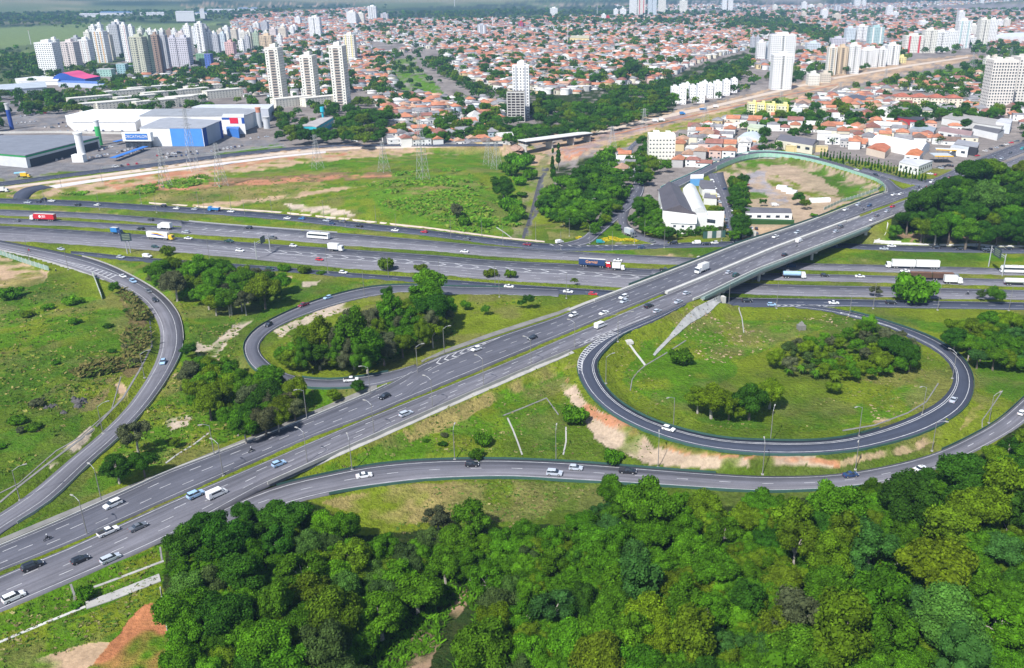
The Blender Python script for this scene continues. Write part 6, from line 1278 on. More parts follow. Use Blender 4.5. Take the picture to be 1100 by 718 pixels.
# unfinished concrete frame building
a = np.array(G(545, 131)); b_ = np.array(G(564, 131)); c = (a+b_)/2; W = b_[0]-a[0]; H = height_for(c[0], c[1], c[2], 100); D = 16; fl = 11
root = empty('unfinished_building', (c[0], c[1]+D/2, c[2])); tag(root, 'unfinished concrete frame building with open floors', 'building'); m_ = MB()
m_.box((0,0,H/2), (W*.9,D*.9,H*.99)); m_.build('shade_core', plain('interior_shade', (.06,.05,.05), .9, .1, .3, .5), root)  # near-black box stands in for the shade inside the open floors
for k in range(fl+1): m_ = MB(); m_.box((0,0,k*H/fl), (W,D,.75)); m_.build('floor_slab', CONC_L, root)
for i in range(5): m_ = MB(); m_.box((-W/2+W*i/4+(.3 if i == 0 else -.3 if i == 4 else 0),-D/2+.3,H/2), (.8,.8,H)); m_.build('column', CONC_L, root)
m_ = MB(); 
for i in range(9): m_.bar((-W/2+W*i/8,-D/2+.2,H), (-W/2+W*i/8,-D/2+.2,H+2.6), .09, .09, 4)
m_.box((0,-D/2+.2,H+1.6), (W,.1,.8)); m_.build('scaffolding', BARK, root)
# generic oriented slab blocks
def slab(px, py, W, D, H, yaw, wall, roofc, name, label, cat, fl=4, rooft='flat', win=True, z=None, group=None, boxes=0, ws=(1.5,1.2)):
    x, y, z0 = G(px, py); root = empty(name, (x, y, z0-.4), yaw); m_ = MB(); m_.box((0,0,H/2), (W,D,H))
    if win: facade(m_, W, D, H, fl, max(2, int(W/4)), max(1, int(D/5)), *ws)
    paint(m_.build('wall', [WALL, GLASS], root), wall); m_ = MB()
    if rooft == 'flat':
        m_.box((0,0,H+.25), (W+.4,D+.4,.5)); 
        for i in range(boxes): m_.box((-W/2+W*(i+.5)/boxes,0,H+1.5), (4,4,2.2))
        paint(m_.build('roof', METR, root), roofc)
    else:
        e = .6; r_ = min(W, D)/2*.45; V = [(-W/2-e,-D/2-e,H),(W/2+e,-D/2-e,H),(W/2+e,D/2+e,H),(-W/2-e,D/2+e,H)]
        if W >= D: k = 0 if rooft == 'gable' else D/2; V += [(-W/2-e+k,0,H+r_),(W/2+e-k,0,H+r_)]; Fc = [(0,1,5,4),(2,3,4,5),(1,2,5),(3,0,4)]
        else: k = 0 if rooft == 'gable' else W/2; V += [(0,-D/2-e+k,H+r_),(0,D/2+e-k,H+r_)]; Fc = [(1,2,5,4),(3,0,4,5),(0,1,4),(2,3,5)]
        Fc.append((3,2,1,0)); m_.add(V, Fc); paint(m_.build('roof', ROOF if rooft != 'arch' else METR, root), roofc)
    tag(root, label, cat, group); return root
CRM, WHT, GRY, TERR, TERR2 = (.66,.62,.50), (.74,.74,.72), (.40,.42,.42), (.42,.15,.085), (.34,.12,.08)
BL = 'long low cream slab blocks behind the big stores'
for i, (px, py) in enumerate([(98,113),(112,119),(134,105.5),(147,112),(127,118),(160,101.5),(175,107),(186,114),(204,104),(219,100),(240,105),(168,117),(199,112),(314,114),(345,113)]):
    slab(px, py, 48, 12, 10, .86, (.70,.67,.58), (.66,.63,.56), 'apartment_block', f"long low cream four storey block behind the big stores, {ordw(i)} of the scattered rows", 'apartment block', 4, ws=(1.0,.8), group=BL)
YB = 'yellow striped apartment blocks'
for i, (xl, xr) in enumerate([(804,812.5),(813.5,822.5),(824,833.5),(834.5,847)]):
    a = G(xl, 127.5+i*.9); b_ = G(xr, 127.5+i*.9); W = b_[0]-a[0]; H = 15.5; root = empty('apartment_block', ((a[0]+b_[0])/2, a[1]+7, a[2]-.5)); m_ = MB(); m_.box((0,0,H/2), (W,12,H)); facade(m_, W, 12, H, 5, 3, 3); paint(m_.build('wall', [WALL, GLASS], root), (.72,.70,.50))
    m_ = MB(); m_.box((W*.42,-6.2,H*.55), (W*.16,.8,H*1.1)); paint(m_.build('stair_tower', WALL, root), (.66,.60,.16)); m_ = MB(); m_.box((0,0,H+.3), (W,12.3,.6)); m_.box((W*.3,0,H+1.8), (W*.3,5,2.4)); paint(m_.build('roof', WALL, root), (.68,.64,.30)); tag(root, f"pale yellow five storey block with bright yellow stair tower, {ordw(i)} from left", 'apartment block', YB)
WB = 'white slab blocks beside the dirt road'
for i, (xl, xr, yb, yt) in enumerate([(721,729,111.5,93),(730,737,112.5,91),(741,748,109,92),(749,757,111,90),(760,766,106,90),(767,775,106,87.5),(777,784,103,86),(786,792,100,84.5),(736,741,105,89.5),(755,760,103,87.5)]):
    a = G(xl, yb); b_ = G(xr, yb); W = b_[0]-a[0]; H = height_for(a[0], a[1], a[2], yt)-1; root = empty('apartment_block', ((a[0]+b_[0])/2, a[1]+8, a[2]-.5)); m_ = MB(); m_.box((0,0,H/2), (W,14,H)); facade(m_, W, 14, H, 5, 2, 3, 1.1, 1.0); paint(m_.build('wall', [WALL, GLASS], root), (.78,.78,.78))
    m_ = MB(); m_.box((0,0,H+.3), (W,14.3,.6)); m_.box((0,0,H+1.6), (W*.4,4,2.0)); paint(m_.build('roof', WALL, root), (.72,.72,.72)); tag(root, f"white five storey block left of the tall white towers, {ordw(i)} of ten", 'apartment block', WB)
# red roofed terrace
for i in range(4):
    xl = 958.5+i*18.3; a = G(xl, 117+i*.6); b_ = G(xl+17.6, 117+i*.6); W = b_[0]-a[0]; slab(xl+8.8, 115.5+i*.6, W, 16, 12.5, -.03, (.72,.64,.52), TERR2, 'terrace_block', f"cream four storey terrace with red tiled roof, {ordw(i)} from left", 'apartment block', 4, 'hip', group='red roofed terraces at the right')
OBST = []
# footprints read at roof height
def shed(name, label, roofpx, h, wall, roofc, cat='warehouse', ridge=0.0, axis=None, base=None, mats=None, win=0, over=.5):
    c0 = np.mean(np.array(roofpx), axis=0); h = h*.82 if h < 9 and cat in ('warehouse','hall','workshop','house','shop') else h; g0 = G(c0[0], c0[1]+h*F/depth(G(c0[0], c0[1])[1])*.93)[2] if base is None else base; R_ = [np.array(P(x, y, g0+h)) for x, y in roofpx]; c = sum(R_)/len(R_); OBST.append((c[0], c[1], max(np.linalg.norm((p-c)[:2]) for p in R_)*1.5+8)); root = empty(name, (c[0], c[1], g0-.5)); tag(root, label, cat)
    L = [(p[0]-c[0], p[1]-c[1]) for p in R_]; H = h+.5
    ar = sum(L[i][0]*L[(i+1) % len(L)][1]-L[(i+1) % len(L)][0]*L[i][1] for i in range(len(L)))
    if ar < 0: L = L[::-1]
    m_ = MB(); m_.prism(L, 0, H)
    if win:
        n = len(L)
        for i in range(n):
            (x1, y1), (x2, y2) = L[i], L[(i+1) % n]; l = math.hypot(x2-x1, y2-y1); k = int(l/win); nx, ny = (y2-y1)/l*.05, -(x2-x1)/l*.05
            for j in range(k):
                u0, u1 = (j+.25)/k, (j+.7)/k; A_ = (x1+(x2-x1)*u0+nx, y1+(y2-y1)*u0+ny); B_ = (x1+(x2-x1)*u1+nx, y1+(y2-y1)*u1+ny)
                m_.quad((*A_, H*.45), (*B_, H*.45), (*B_, H*.75), (*A_, H*.75), mi=1)
    paint(m_.build('wall', [WALL, GLASS], root), wall); m_ = MB()
    if ridge and len(L) == 4:
        d1 = math.hypot(L[1][0]-L[0][0], L[1][1]-L[0][1]); d2 = math.hypot(L[2][0]-L[1][0], L[2][1]-L[1][1]); Q = L if (d1 >= d2) != (axis == 'swap') else L[1:]+L[:1]; ns = 2 if ridge > 0 else 8; rg = abs(ridge); V = []
        for j in range(ns+1):
            u = j/ns; zz = H+.05+(rg*(1-abs(2*u-1)) if ns == 2 else rg*math.sin(math.pi*u))
            for A_, B_ in ((Q[0], Q[3]), (Q[1], Q[2])): V.append((A_[0]+(B_[0]-A_[0])*u, A_[1]+(B_[1]-A_[1])*u, zz))
        m_.add(V, [(2*j, 2*j+1, 2*j+3, 2*j+2) for j in range(ns)]+[tuple(range(0, 2*ns+2, 2)), tuple(range(1, 2*ns+3, 2))])
    else:
        cx_ = sum(p[0] for p in L)/len(L); cy_ = sum(p[1] for p in L)/len(L); m_.prism([(cx_+(x-cx_)*1.01, cy_+(y-cy_)*1.01) for x, y in L], H, H+.5)
    paint(m_.build('roof', METR if not mats else mats, root), roofc); root['fl'] = 0; del root['fl']; return root, L, H
def on_wall(root, p1, p2, u0, u1, z0, z1, colr, name='wall_panel', th=.25, mat=None):
    d = np.array(p2)-np.array(p1); l = np.linalg.norm(d); d = d/l; a = np.array(p1)+d*l*u0; b_ = np.array(p1)+d*l*u1; n = np.array([d[1], -d[0]]); c = (a+b_)/2+n*th/2
    m_ = MB(); m_.box((c[0], c[1], (z0+z1)/2), (l*(u1-u0), th, z1-z0), math.atan2(d[1], d[0])); return paint(m_.build(name, mat or WALL, root), colr)
def edge_near(L, root, px1, py1, z):   # footprint edge whose middle shows nearest to a pixel
    best = None
    for i in range(len(L)):
        a, b_ = L[i], L[(i+1) % len(L)]; X_, Y_ = PJ(root.location[0]+(a[0]+b_[0])/2, root.location[1]+(a[1]+b_[1])/2, root.location[2]+z); d = (X_-px1)**2+(Y_-py1)**2
        if best is None or d < best[0]: best = (d, a, b_)
    return best[1], best[2]
BLU = (.045,.17,.50)
r_, L_, H_ = shed('store','huge store with grey roof and green edged white front',[(-90,147),(66,145.6),(106,147.5),(27,167.5),(-90,158)],9,(.55,.56,.56),(.20,.21,.24),'store')
a_, b_ = edge_near(L_, r_, 66, 162, 5); on_wall(r_, a_, b_, .04, .97, 0, 6.2, (.05,.055,.06), 'shade_panel'); on_wall(r_, a_, b_, 0, 1, 8.0, 9.3, (.03,.28,.12), 'green_edge')  # near-black panel paints the shade under the open lower side
a_, b_ = edge_near(L_, r_, -30, 168, 5); on_wall(r_, a_, b_, 0, 1, 8.2, 9.3, (.03,.28,.08), 'green_edge')
r_, L_, H_ = shed('store','long white roofed shed behind the parking lot',[(78,131.5),(70,124.8),(100,118),(166,118),(145,131.5)],8,(.72,.72,.72),(.78,.79,.80),'store')
shed('store','grey ribbed roof store with red and blue corner',[(150,125),(166,117.6),(259,116.8),(277,119.5),(262,125)],13,(.70,.70,.70),(.30,.31,.33),'store')
shed('store','pale grey shed behind the silos',[(206,115.8),(216,113),(294,112.6),(288,117.5)],12,(.45,.47,.52),(.55,.57,.60),'store')
r_, L_, H_ = shed('store','blue and white sports store with grey roof',[(150,138),(172.5,128.3),(182,127),(237.5,130),(221,137),(217,138.3)],15,(.76,.77,.78),(.33,.34,.37),'store')
DBL = (.02,.07,.30)
a_, b_ = edge_near(L_, r_, 184, 148, 8); on_wall(r_, a_, b_, .48, .99, .1, H_-.1, (.08,.26,.66))
a_, b_ = edge_near(L_, r_, 219, 148, 8); on_wall(r_, a_, b_, 0, 1, .1, H_-.1, DBL)
a_, b_ = edge_near(L_, r_, 229, 143, 8); on_wall(r_, a_, b_, 0, .85, .1, H_-.2, (.36,.39,.46)); on_wall(r_, a_, b_, .85, 1, .1, H_+.4, DBL)
def text_mesh(txt, size, mat, parent, loc, rot, th=.08, name='lettering'):
    cu = bpy.data.curves.new(name, 'FONT'); cu.body = txt; cu.size = size; cu.extrude = th; cu.align_x = 'CENTER'; cu.align_y = 'CENTER'; t = bpy.data.objects.new('tmp', cu); C.collection.objects.link(t)
    bpy.context.view_layer.update(); me = bpy.data.meshes.new_from_object(t.evaluated_get(bpy.context.evaluated_depsgraph_get())); bpy.data.objects.remove(t); me.materials.clear(); me.materials.append(mat)
    o = link(name, me, parent, loc); o.rotation_euler = rot; return o
x, y, z = G(149, 159); root = empty('sign_box', (x, y, z)); tag(root, 'white fascia box with a blue name board at the sports store entrance', 'store sign'); m_ = MB(); m_.box((0,2,9.5), (25,5,7.5)); paint(m_.build('fascia', WALL, root), WHT); m_ = MB(); m_.box((0,2.5,2.9), (22,4,5.8)); m_.build('entrance', [GLASS], root)
m_ = MB(); m_.box((0,-.7,9.8), (19,.3,5)); bb = m_.build('name_board', WALL, root); paint(bb, BLU); text_mesh('DECATHLON', 3.3, SIGNW, bb, (0,-.9,9.8), (math.pi/2,0,0))
shed('small_store','small blue annexe at the right of the sports store',[(243,137.5),(247,135),(257,136),(256,140)],7,BLU,BLU,'annexe'); 
r_, L_, H_ = shed('store','white store front with red and blue panels left of the silos',[(238,126.5),(240,123),(262,123),(262,126.5)],15,WHT,(.6,.6,.6),'store'); a_, b_ = edge_near(L_, r_, 250, 135, 8); on_wall(r_, a_, b_, .35, .72, H_-5.5, H_-.2, (.62,.02,.05)); on_wall(r_, a_, b_, 0, .35, H_-1.8, H_-.2, DBL); on_wall(r_, a_, b_, .88, 1, H_-5.5, H_-.2, DBL)
m_ = None
for nm, lb, px, py, r, pt, c1, c2, capc in [('silo','tall white cylindrical water tower by the grey store',89.3,173,3.4,142.5,(.74,.74,.74),None,(.6,.6,.6)),('silo','green and white advertising column',107.8,156,2.6,129,(.06,.40,.12),(.62,.64,.64),(.4,.4,.4)),('silo','dark blue advertising column at the far left',13,139,2.2,111,(.03,.07,.30),(.5,.5,.5),(.4,.4,.4)),('silo','grey silo with a rust red top',279.5,137,2.8,115.5,(.42,.44,.47),None,(.5,.22,.14)),('silo','short pale silo right of the red topped one',287,138,3.6,125.5,(.55,.57,.60),None,(.5,.5,.5))]:
    x, y, z = G(px, py); H = height_for(x, y, z, pt); root = empty('water_tower' if 'water' in lb else nm if 'silo' in lb else 'advertising_column', (x, y, z)); m_ = MB(); m_.bar((0,0,-.3), (0,0,H*.75), r*.85, r*.85, 20); paint(m_.build('shaft', WALL, root), c1); m_ = MB(); m_.bar((0,0,H*.75), (0,0,H*.95), r*.85, r*.85, 20); m_.bar((0,0,H*.95), (0,0,H), r, r, 20); paint(m_.build('head', WALL, root), c2 or (capc if 'silo' in lb else c1)); tag(root, lb, 'tower' if 'column' not in lb else 'advertising column')
x, y, z = G(86, 174); m_ = MB(); m_.box((0,0,3), (9,6,6)); o = m_.build('pump_house', WALL); o.location = (x, y, z); paint(o, WHT); tag(o, 'small white cube shaped hut at the foot of the white water tower', 'hut')
def canopy(label, pts, h, colr, cat='canopy', band=None, n=5, d=5.0):
    a, b_ = np.array(G(*pts[0])), np.array(G(*pts[1])); c = (a+b_)/2; L_ = np.linalg.norm((b_-a)[:2]); yw = math.atan2(b_[1]-a[1], b_[0]-a[0]); root = empty('canopy', tuple(c), yw); tag(root, label, cat); m_ = MB(); m_.box((0,0,h), (L_,d,.4)); rf = m_.build('roof', WALL, root); paint(rf, colr)
    if band: m_ = MB(); m_.box((0,-d/2-.06,h), (L_,.12,.8)); paint(m_.build('edge_band', WALL, rf), band)
    for i in range(n): m_ = MB(); m_.bar((-L_/2+L_*(i+.5)/n,0,-.2), (-L_/2+L_*(i+.5)/n,0,h-.2), .15, .15, 6); m_.build('post', STEEL, root)
    return root
canopy('long blue parking canopy in front of the sports store', [(122,174),(157,161)], 3, BLU, d=5); canopy('short blue parking canopy behind the long one', [(124,156),(140,152.5)], 3, BLU, d=5); canopy('pale blue canopy at the far left', [(16,190.5),(28,189.5)], 3, (.25,.5,.65), n=2)
canopy('grey petrol station canopy with a yellow edge', [(1000,174),(1020,174)], 5.5, (.42,.46,.5), 'petrol station canopy', (.75,.42,.03), 4, 14); canopy('narrow yellow edged canopy behind the petrol station', [(1004,167.5),(1026,168.5)], 5.5, (.55,.56,.58), 'petrol station canopy', (.75,.42,.03), 4, 8)
canopy('small pale canopy at the right edge beyond the wood', [(1094,190),(1106,186)], 4, (.45,.6,.62), n=3, d=9)
# curved magenta roof hall and others at the far left
x, y, z = G(83, 87.5); root = empty('hall', (x, y, z-.4)); tag(root, 'blue hall with a sweeping magenta curved roof', 'hall'); V = []; n = 12; Wd = 44
for j in range(n+1):
    u = j/n; xx = -24+48*u; zz = 5+9*math.sin(math.pi*min(1, u*1.35)**.9)*(1 if u < .74 else 1) if u < .6 else 5+9*math.cos((u-.37)*1.9)**2*.6
    V += [(xx,-Wd/2,zz),(xx,Wd/2,zz)]
m_ = MB(); m_.add(V, [(2*j,2*j+1,2*j+3,2*j+2) for j in range(n)]); ro = m_.build('curved_roof', WALL, root); paint(ro, (.62,.09,.22)); m_ = MB(); m_.add([(v[0],v[1],v[2]-.1) for v in V]+[(v[0],v[1],0) for v in V], [(2*j,2*j+2,2*j+2+2*(n+1),2*j+2*(n+1)) for j in range(n)]+[(2*j+1,2*j+3,2*j+3+2*(n+1),2*j+1+2*(n+1)) for j in range(n)]+[(0,1,1+2*(n+1),2*(n+1)),(2*n,2*n+1,2*n+1+2*(n+1),2*n+2*(n+1))]); paint(m_.build('wall', WALL, root), (.03,.09,.35))
shed('warehouse','grey shed with a small red roof feature at the far left',[(-60,95),(22,90),(48,88),(50,94),(-60,101)],9,(.5,.52,.55),(.42,.46,.50)); shed('warehouse','low white annexe left of the magenta roofed hall',[(16,85),(46,81.5),(64,84),(62,87.5),(20,88)],6,WHT,(.7,.7,.7)); shed('warehouse','long low blue roofed shed below the magenta roofed hall',[(62,88.5),(68,87),(124,88.5),(126,91)],7,(.45,.5,.6),(.10,.2,.5))
slab(115,82,22,14,11,0,(.30,.48,.42),(.5,.5,.5),'office_block','teal office block with rows of dark windows beside the olive tower','office block',3); slab(133,80,14,12,16,0,(.28,.45,.48),(.4,.5,.5),'office_block','blue green striped office block right of the teal one','office block',5); slab(139,79,10,14,12,0,(.25,.36,.40),(.4,.45,.5),'office_block','dark teal annexe of the striped office block','office block',4)
slab(218,72,14,12,22,0,(.20,.36,.22),(.3,.4,.3),'office_block','green office tower at the foot of the lavender towers','office block',7); slab(226,74,10,12,24,0,(.08,.14,.40),(.2,.2,.4),'office_block','dark blue office tower right of the green one','office block',8); slab(214,77,34,12,4,0,(.5,.05,.10),(.5,.06,.14),'shop','low red roofed shop below the blue office tower','shop',1)
shed('school','turquoise and red school building with an inner court among trees',[(322,136),(345,127),(358,126.5),(340,137),(335,136)],8,(.04,.42,.50),(.40,.36,.34),'school',win=6)
x, y, z = G(347.5, 132); root = empty('water_tower', (x, y, z)); H = height_for(x, y, z, 115); m_ = MB(); m_.bar((0,0,0), (0,0,H-5), 1.0, 1.2, 10); paint(m_.build('shaft', WALL, root), (.04,.42,.52)); m_ = MB(); m_.bar((0,0,H-5), (0,0,H), 2.2, 2.0, 12); paint(m_.build('tank', WALL, root), (.04,.42,.52)); tag(root, 'turquoise water tower standing in the school court', 'water tower')
x, y, z = G(896.5, 136.5); root = empty('water_tower', (x, y, z)); 
for a_ in ((-2,-2),(2,-2),(2,2),(-2,2)): m_ = MB(); m_.bar((a_[0],a_[1],-.3), (a_[0],a_[1],9), .35, .35, 6); m_.build('leg', CONC_L, root)
m_ = MB(); m_.box((0,0,11), (6.5,6,4.4)); paint(m_.build('tank', WALL, root), WHT); tag(root, 'white water tank on four concrete legs among the houses', 'water tower')
# factory
DKR = (.085,.075,.085)
fr, L_, H_ = shed('factory','big factory hall with dark corrugated gable roof and white gable end',[(712,226.5),(707.5,204.5),(729,200),(748.5,231)],9,WHT,DKR,'factory',4.5)
shed('factory','white roofed factory hall beside the dark one',[(741.5,229),(733.5,203),(747.5,201),(760,228.5)],9,WHT,(.66,.66,.64),'factory',-3)
shed('factory','flat white front building of the factory',[(749,230.5),(751,227.5),(778,228),(777.5,234)],7,WHT,(.72,.73,.74),'factory',win=9); slab(733.5,249,14,9,6.5,-.15,WHT,WHT,'gate_house','small white gate house in front of the dark roofed factory','gate house',2,'gable'); slab(722,238,13,14,8,-.2,WHT,WHT,'factory_annexe','white annexe against the dark roofed factory','annexe',2,'gable')
shed('workshop','small dark roofed workshop at the back of the factory',[(751,199),(752,193.5),(766,195.5),(768,203.5),(754,203.5)],5,(.6,.6,.58),(.13,.12,.13)); shed('workshop','grey roofed workshop in the factory yard',[(756,213),(757,208.5),(768,209),(770,214)],5,(.6,.6,.58),(.16,.15,.17)); shed('workshop','pale roofed workshop between the dark roofs',[(755,206.5),(757,204),(768.5,204.5),(769,208)],5,(.6,.6,.58),(.6,.6,.6))
shed('workshop','blue and white cube building behind the factory',[(741.5,192.5),(742,188.5),(756,188),(755.5,192)],6,(.12,.32,.6),(.7,.7,.7)); slab(766,216,4,4,5,0,(.65,.55,.2),(.6,.6,.4),'hut','small yellow hut in the factory yard','hut',1)
shed('barrack','long low white building with dark roof below the dirt lot',[(801,229),(799,222.5),(848,224),(851,229.5)],4.5,WHT,(.12,.115,.125),'building',1.2,win=5)
shed('hedge_wall','clipped hedge wall with a dark red gate',[(803,236.8),(803,235.6),(853,237.2),(853,238.4)],2.2,(.03,.08,.02),(.03,.09,.02),'hedge')
for i, (px, py, w_, yw) in enumerate([(840,203.5,7,-.9),(845,206,7,-.9),(850.5,208.3,7,-.9)]): x, y, z = G(px, py); m_ = MB(); m_.box((0,0,1.2), (w_,3.4,2.4)); m_.box((0,0,2.5), (w_*.96,2.4,.3)); o = m_.build('stacked_pallet', WALL); o.location = (x, y, z); o.rotation_euler = (0,0,-.55); paint(o, (.70,.70,.70)); tag(o, f"white wrapped stack lying on the dirt lot, {ordw(i)} from left", 'wrapped stack', 'white stacks on the dirt lot')
for i in range(5): x, y, z = G(872+i*4.2, 217.6-i*.15); m_ = MB(); m_.box((0,0,1.2), (3.2,3.0,2.4)); m_.box((0,0,2.5), (2.6,2.4,.3)); o = m_.build('bulk_bag', WALL); o.location = (x, y, z); paint(o, (.72,.73,.73)); tag(o, f"white bulk bag in the row by the tree, {ordw(i)} from left", 'bulk bag', 'white bulk bags on the dirt lot')
# right-hand town, larger roofs
shed('hall','long hall with a dark grey gable roof and cream walls',[(834,150.5),(842.5,145.5),(880,151.5),(873,156.8)],8,(.62,.58,.48),(.13,.125,.14),'hall',3,win=8); slab(866,163,34,4,5,-.12,(.62,.50,.26),(.6,.5,.3),'boundary_building','low yellow ochre building below the dark roofed hall','building',1,win=False)
shed('workshop','pale arched roof workshop left of the trees',[(792,148),(800,142.5),(822,145.5),(816,150.5)],6,(.6,.58,.5),(.50,.55,.60),'workshop',-2); shed('workshop','orange roofed open workshop beside the ramp',[(794,151),(796,148),(813,149.5),(812,153)],5,(.5,.45,.4),(.55,.30,.14)); 
shed('warehouse','long white arched roof warehouse',[(936,151),(947,146.5),(999,155),(990,161.5)],7,WHT,(.74,.75,.76),'warehouse',-3); shed('warehouse','wide terracotta roofed hall left of the petrol station',[(931,159),(941,154),(957,158),(951,164)],6,(.6,.5,.4),TERR,'hall',2,mats=ROOF)
shed('warehouse','black roofed building with a red edge below the terraces',[(955,125.5),(960,121.5),(993,127),(988,130)],6,(.4,.04,.05),(.06,.06,.07)); shed('warehouse','blue grey roofed warehouse in the right hand town',[(977,138),(983,134),(1006,137.5),(1003,142)],6,(.6,.6,.6),(.32,.36,.40),'warehouse',1.5); shed('warehouse','reddish brown roofed warehouse in the right hand town',[(1008,141),(1014,136),(1046,141.5),(1043,146.5)],7,(.62,.62,.6),(.30,.20,.19),'warehouse',2,win=8)
shed('warehouse','dark roofed white warehouse near the far road',[(1045,138),(1049,134.5),(1079,139.5),(1072,144)],7,WHT,(.12,.115,.12),'warehouse',1.5); shed('warehouse','very wide flat grey roofed warehouse below the square windowed tower',[(1012,127),(1024,121.5),(1086,131),(1076,136.5)],7,(.6,.6,.58),(.36,.34,.32)); shed('warehouse','black walled building behind the petrol station',[(1025,155),(1029,150.5),(1052,154),(1050,159)],8,(.05,.05,.06),(.3,.3,.32)); shed('shop','white two storey shop with arched windows behind the petrol station',[(1021,158.5),(1025,154.5),(1042,156.5),(1040,161)],7,WHT,(.5,.52,.54),'shop',win=5)
shed('shop','white corner shop with red signs beside the petrol station',[(966,175),(972,170.5),(1002,173.5),(987,179.5)],7,WHT,(.55,.55,.56),'shop',win=4); shed('shop','shop with a small orange tiled roof beside the petrol station',[(972,166.5),(978,161),(992,163),(988,168)],7,WHT,(.50,.18,.08),'shop',2,mats=ROOF,win=4); shed('shop','white and magenta shop on the far road',[(1070,131),(1075,127.5),(1088,128.5),(1086,133)],9,(.6,.62,.66),(.5,.5,.52),'shop')
shed('house','big white villa with a dark slate roof by the meadow',[(907,107.5),(909,103),(931,103.5),(931,108)],7,WHT,(.10,.10,.12),'house',2,win=6); shed('house','large pale green house among red roofs',[(803,137),(806,133.5),(821,135),(819,139.5)],8,(.55,.62,.42),(.5,.55,.4),'house',win=4); shed('house','white three storey house right of the yellow blocks',[(850,118),(853,115.5),(862,116.5),(861,120)],10,WHT,(.6,.6,.6),'house',win=4)
shed('hall','green walled hall with an orange roof among the red roofed houses',[(463,122),(467,118.5),(483,119.5),(481,123)],5,(.04,.36,.16),TERR,'hall',1.5,mats=ROOF); shed('hall','large cream gabled church hall in the red roofed quarter',[(499,127),(504,121.5),(516,122),(514,129)],8,(.66,.62,.54),(.62,.60,.55),'hall',3); shed('hall','large white house with a pale roof near the park',[(415,98),(418,95),(426,95.5),(425,100)],8,WHT,(.6,.6,.6),'house',2,win=4)
shed('stadium_hall','wide pale curved roof hall at the upper right',[(1066,40),(1075,36),(1150,38),(1150,44)],10,(.6,.6,.6),(.62,.64,.68),'hall',-4); shed('hall','yellow long building with a green roof edge',[(612,41),(614,38.5),(633,38.5),(633,41.5)],12,(.66,.54,.26),(.5,.45,.3),'hall',win=8)
for i, (x0, x1, yy, cc_, lb) in enumerate([(107,143,13.6,(.14,.28,.55),'long blue roofed factory on the far plain'),(85,106,15.5,(.7,.7,.72),'white sheds left of the long blue factory'),(150,176,14,(.68,.69,.72),'wide white far sheds right of the blue factory'),(188,208,13,(.7,.7,.72),'white far factory left of the tall cube'),(209,222,13.8,(.12,.2,.32),'dark blue far factory'),(222,252,10.8,(.66,.68,.72),'white and blue far factory row'),(255,276,9.2,(.25,.35,.5),'blue grey far factory'),(214,219,10.5,(.72,.72,.74),'tall white far cube building')]):
    shed('factory', lb, [(x0,yy),(x0+2,yy-.9),(x1,yy-.9),(x1,yy)], 10 if 'cube' not in lb else 30, (.5,.51,.54), [v*.8 for v in cc_], 'factory')
# ---------------------------------------------------------------- houses
def house_meshes(kind, seed):
    g = random.Random(seed); W, D, H = g.uniform(8, 11), g.uniform(9, 13), g.choice([3.4, 5.6, 6.0, 6.6]); w_ = MB(); w_.box((0,0,H/2-.3), (W,D,H+.6)); e = .5; r_ = MB()
    for sx in (-.3, .3):
        for k in range(1 if H < 5 else 2): w_.quad(*[(W*sx+a, -D/2-.03, 1+k*2.9+b_) for a, b_ in ((-.7,0),(.7,0),(.7,1.1),(-.7,1.1))], mi=1); w_.quad(*[(W/2+.03, D*sx+a, 1+k*2.9+b_) for a, b_ in ((-.7,0),(.7,0),(.7,1.1),(-.7,1.1))], mi=1); w_.quad(*[(-W/2-.03, D*sx-a, 1+k*2.9+b_) for a, b_ in ((-.7,0),(.7,0),(.7,1.1),(-.7,1.1))], mi=1)
    w_.quad(*[(a, -D/2-.03, b_) for a, b_ in ((-.5,0),(.5,0),(.5,2.1),(-.5,2.1))], mi=1)
    if kind == 'flat': r_.box((0,0,H+.15), (W+.4,D+.4,.3)); r_.box((0,-D/2-.1,H+.55), (W+.4,.2,.5)); r_.box((W*.2,D*.2,H+.9), (1.6,1.6,1.2))
    else:
        hh = min(W, D)/2*.5; k = 0 if kind == 'gable' else W/2*.8; V = [(-W/2-e,-D/2-e,H),(W/2+e,-D/2-e,H),(W/2+e,D/2+e,H),(-W/2-e,D/2+e,H),(0,-D/2-e+k,H+hh),(0,D/2+e-k,H+hh)]; r_.add(V, [(1,2,5,4),(3,0,4,5),(0,1,4),(2,3,5),(3,2,1,0)])
    out = []
    for nm, m_, mts in (('wall', w_, [WALL, GLASS]), ('roof', r_, [ROOF])):
        me = bpy.data.meshes.new(nm); me.from_pydata(m_.v, [], m_.f); [me.materials.append(x) for x in mts]; me.polygons.foreach_set('material_index', m_.m); me.update(); out.append(me)
    return out+[(W, D, H)]
HK = [('gable', i) for i in range(5)]+[('hip', i+10) for i in range(4)]+[('flat', i+20) for i in range(3)]; HM = [house_meshes(*k) for k in HK]
RC_ = {'terracotta':(.45,.19,.11),'dark red':(.27,.125,.10),'faded orange':(.46,.29,.20),'grey':(.24,.235,.245),'pale':(.58,.57,.55),'brown':(.20,.14,.115)}
WC_ = {'white':(.70,.70,.68),'cream':(.64,.59,.47),'pale blue':(.48,.58,.64),'pinkish':(.62,.46,.40),'grey':(.42,.41,.40),'ochre':(.58,.46,.26)}
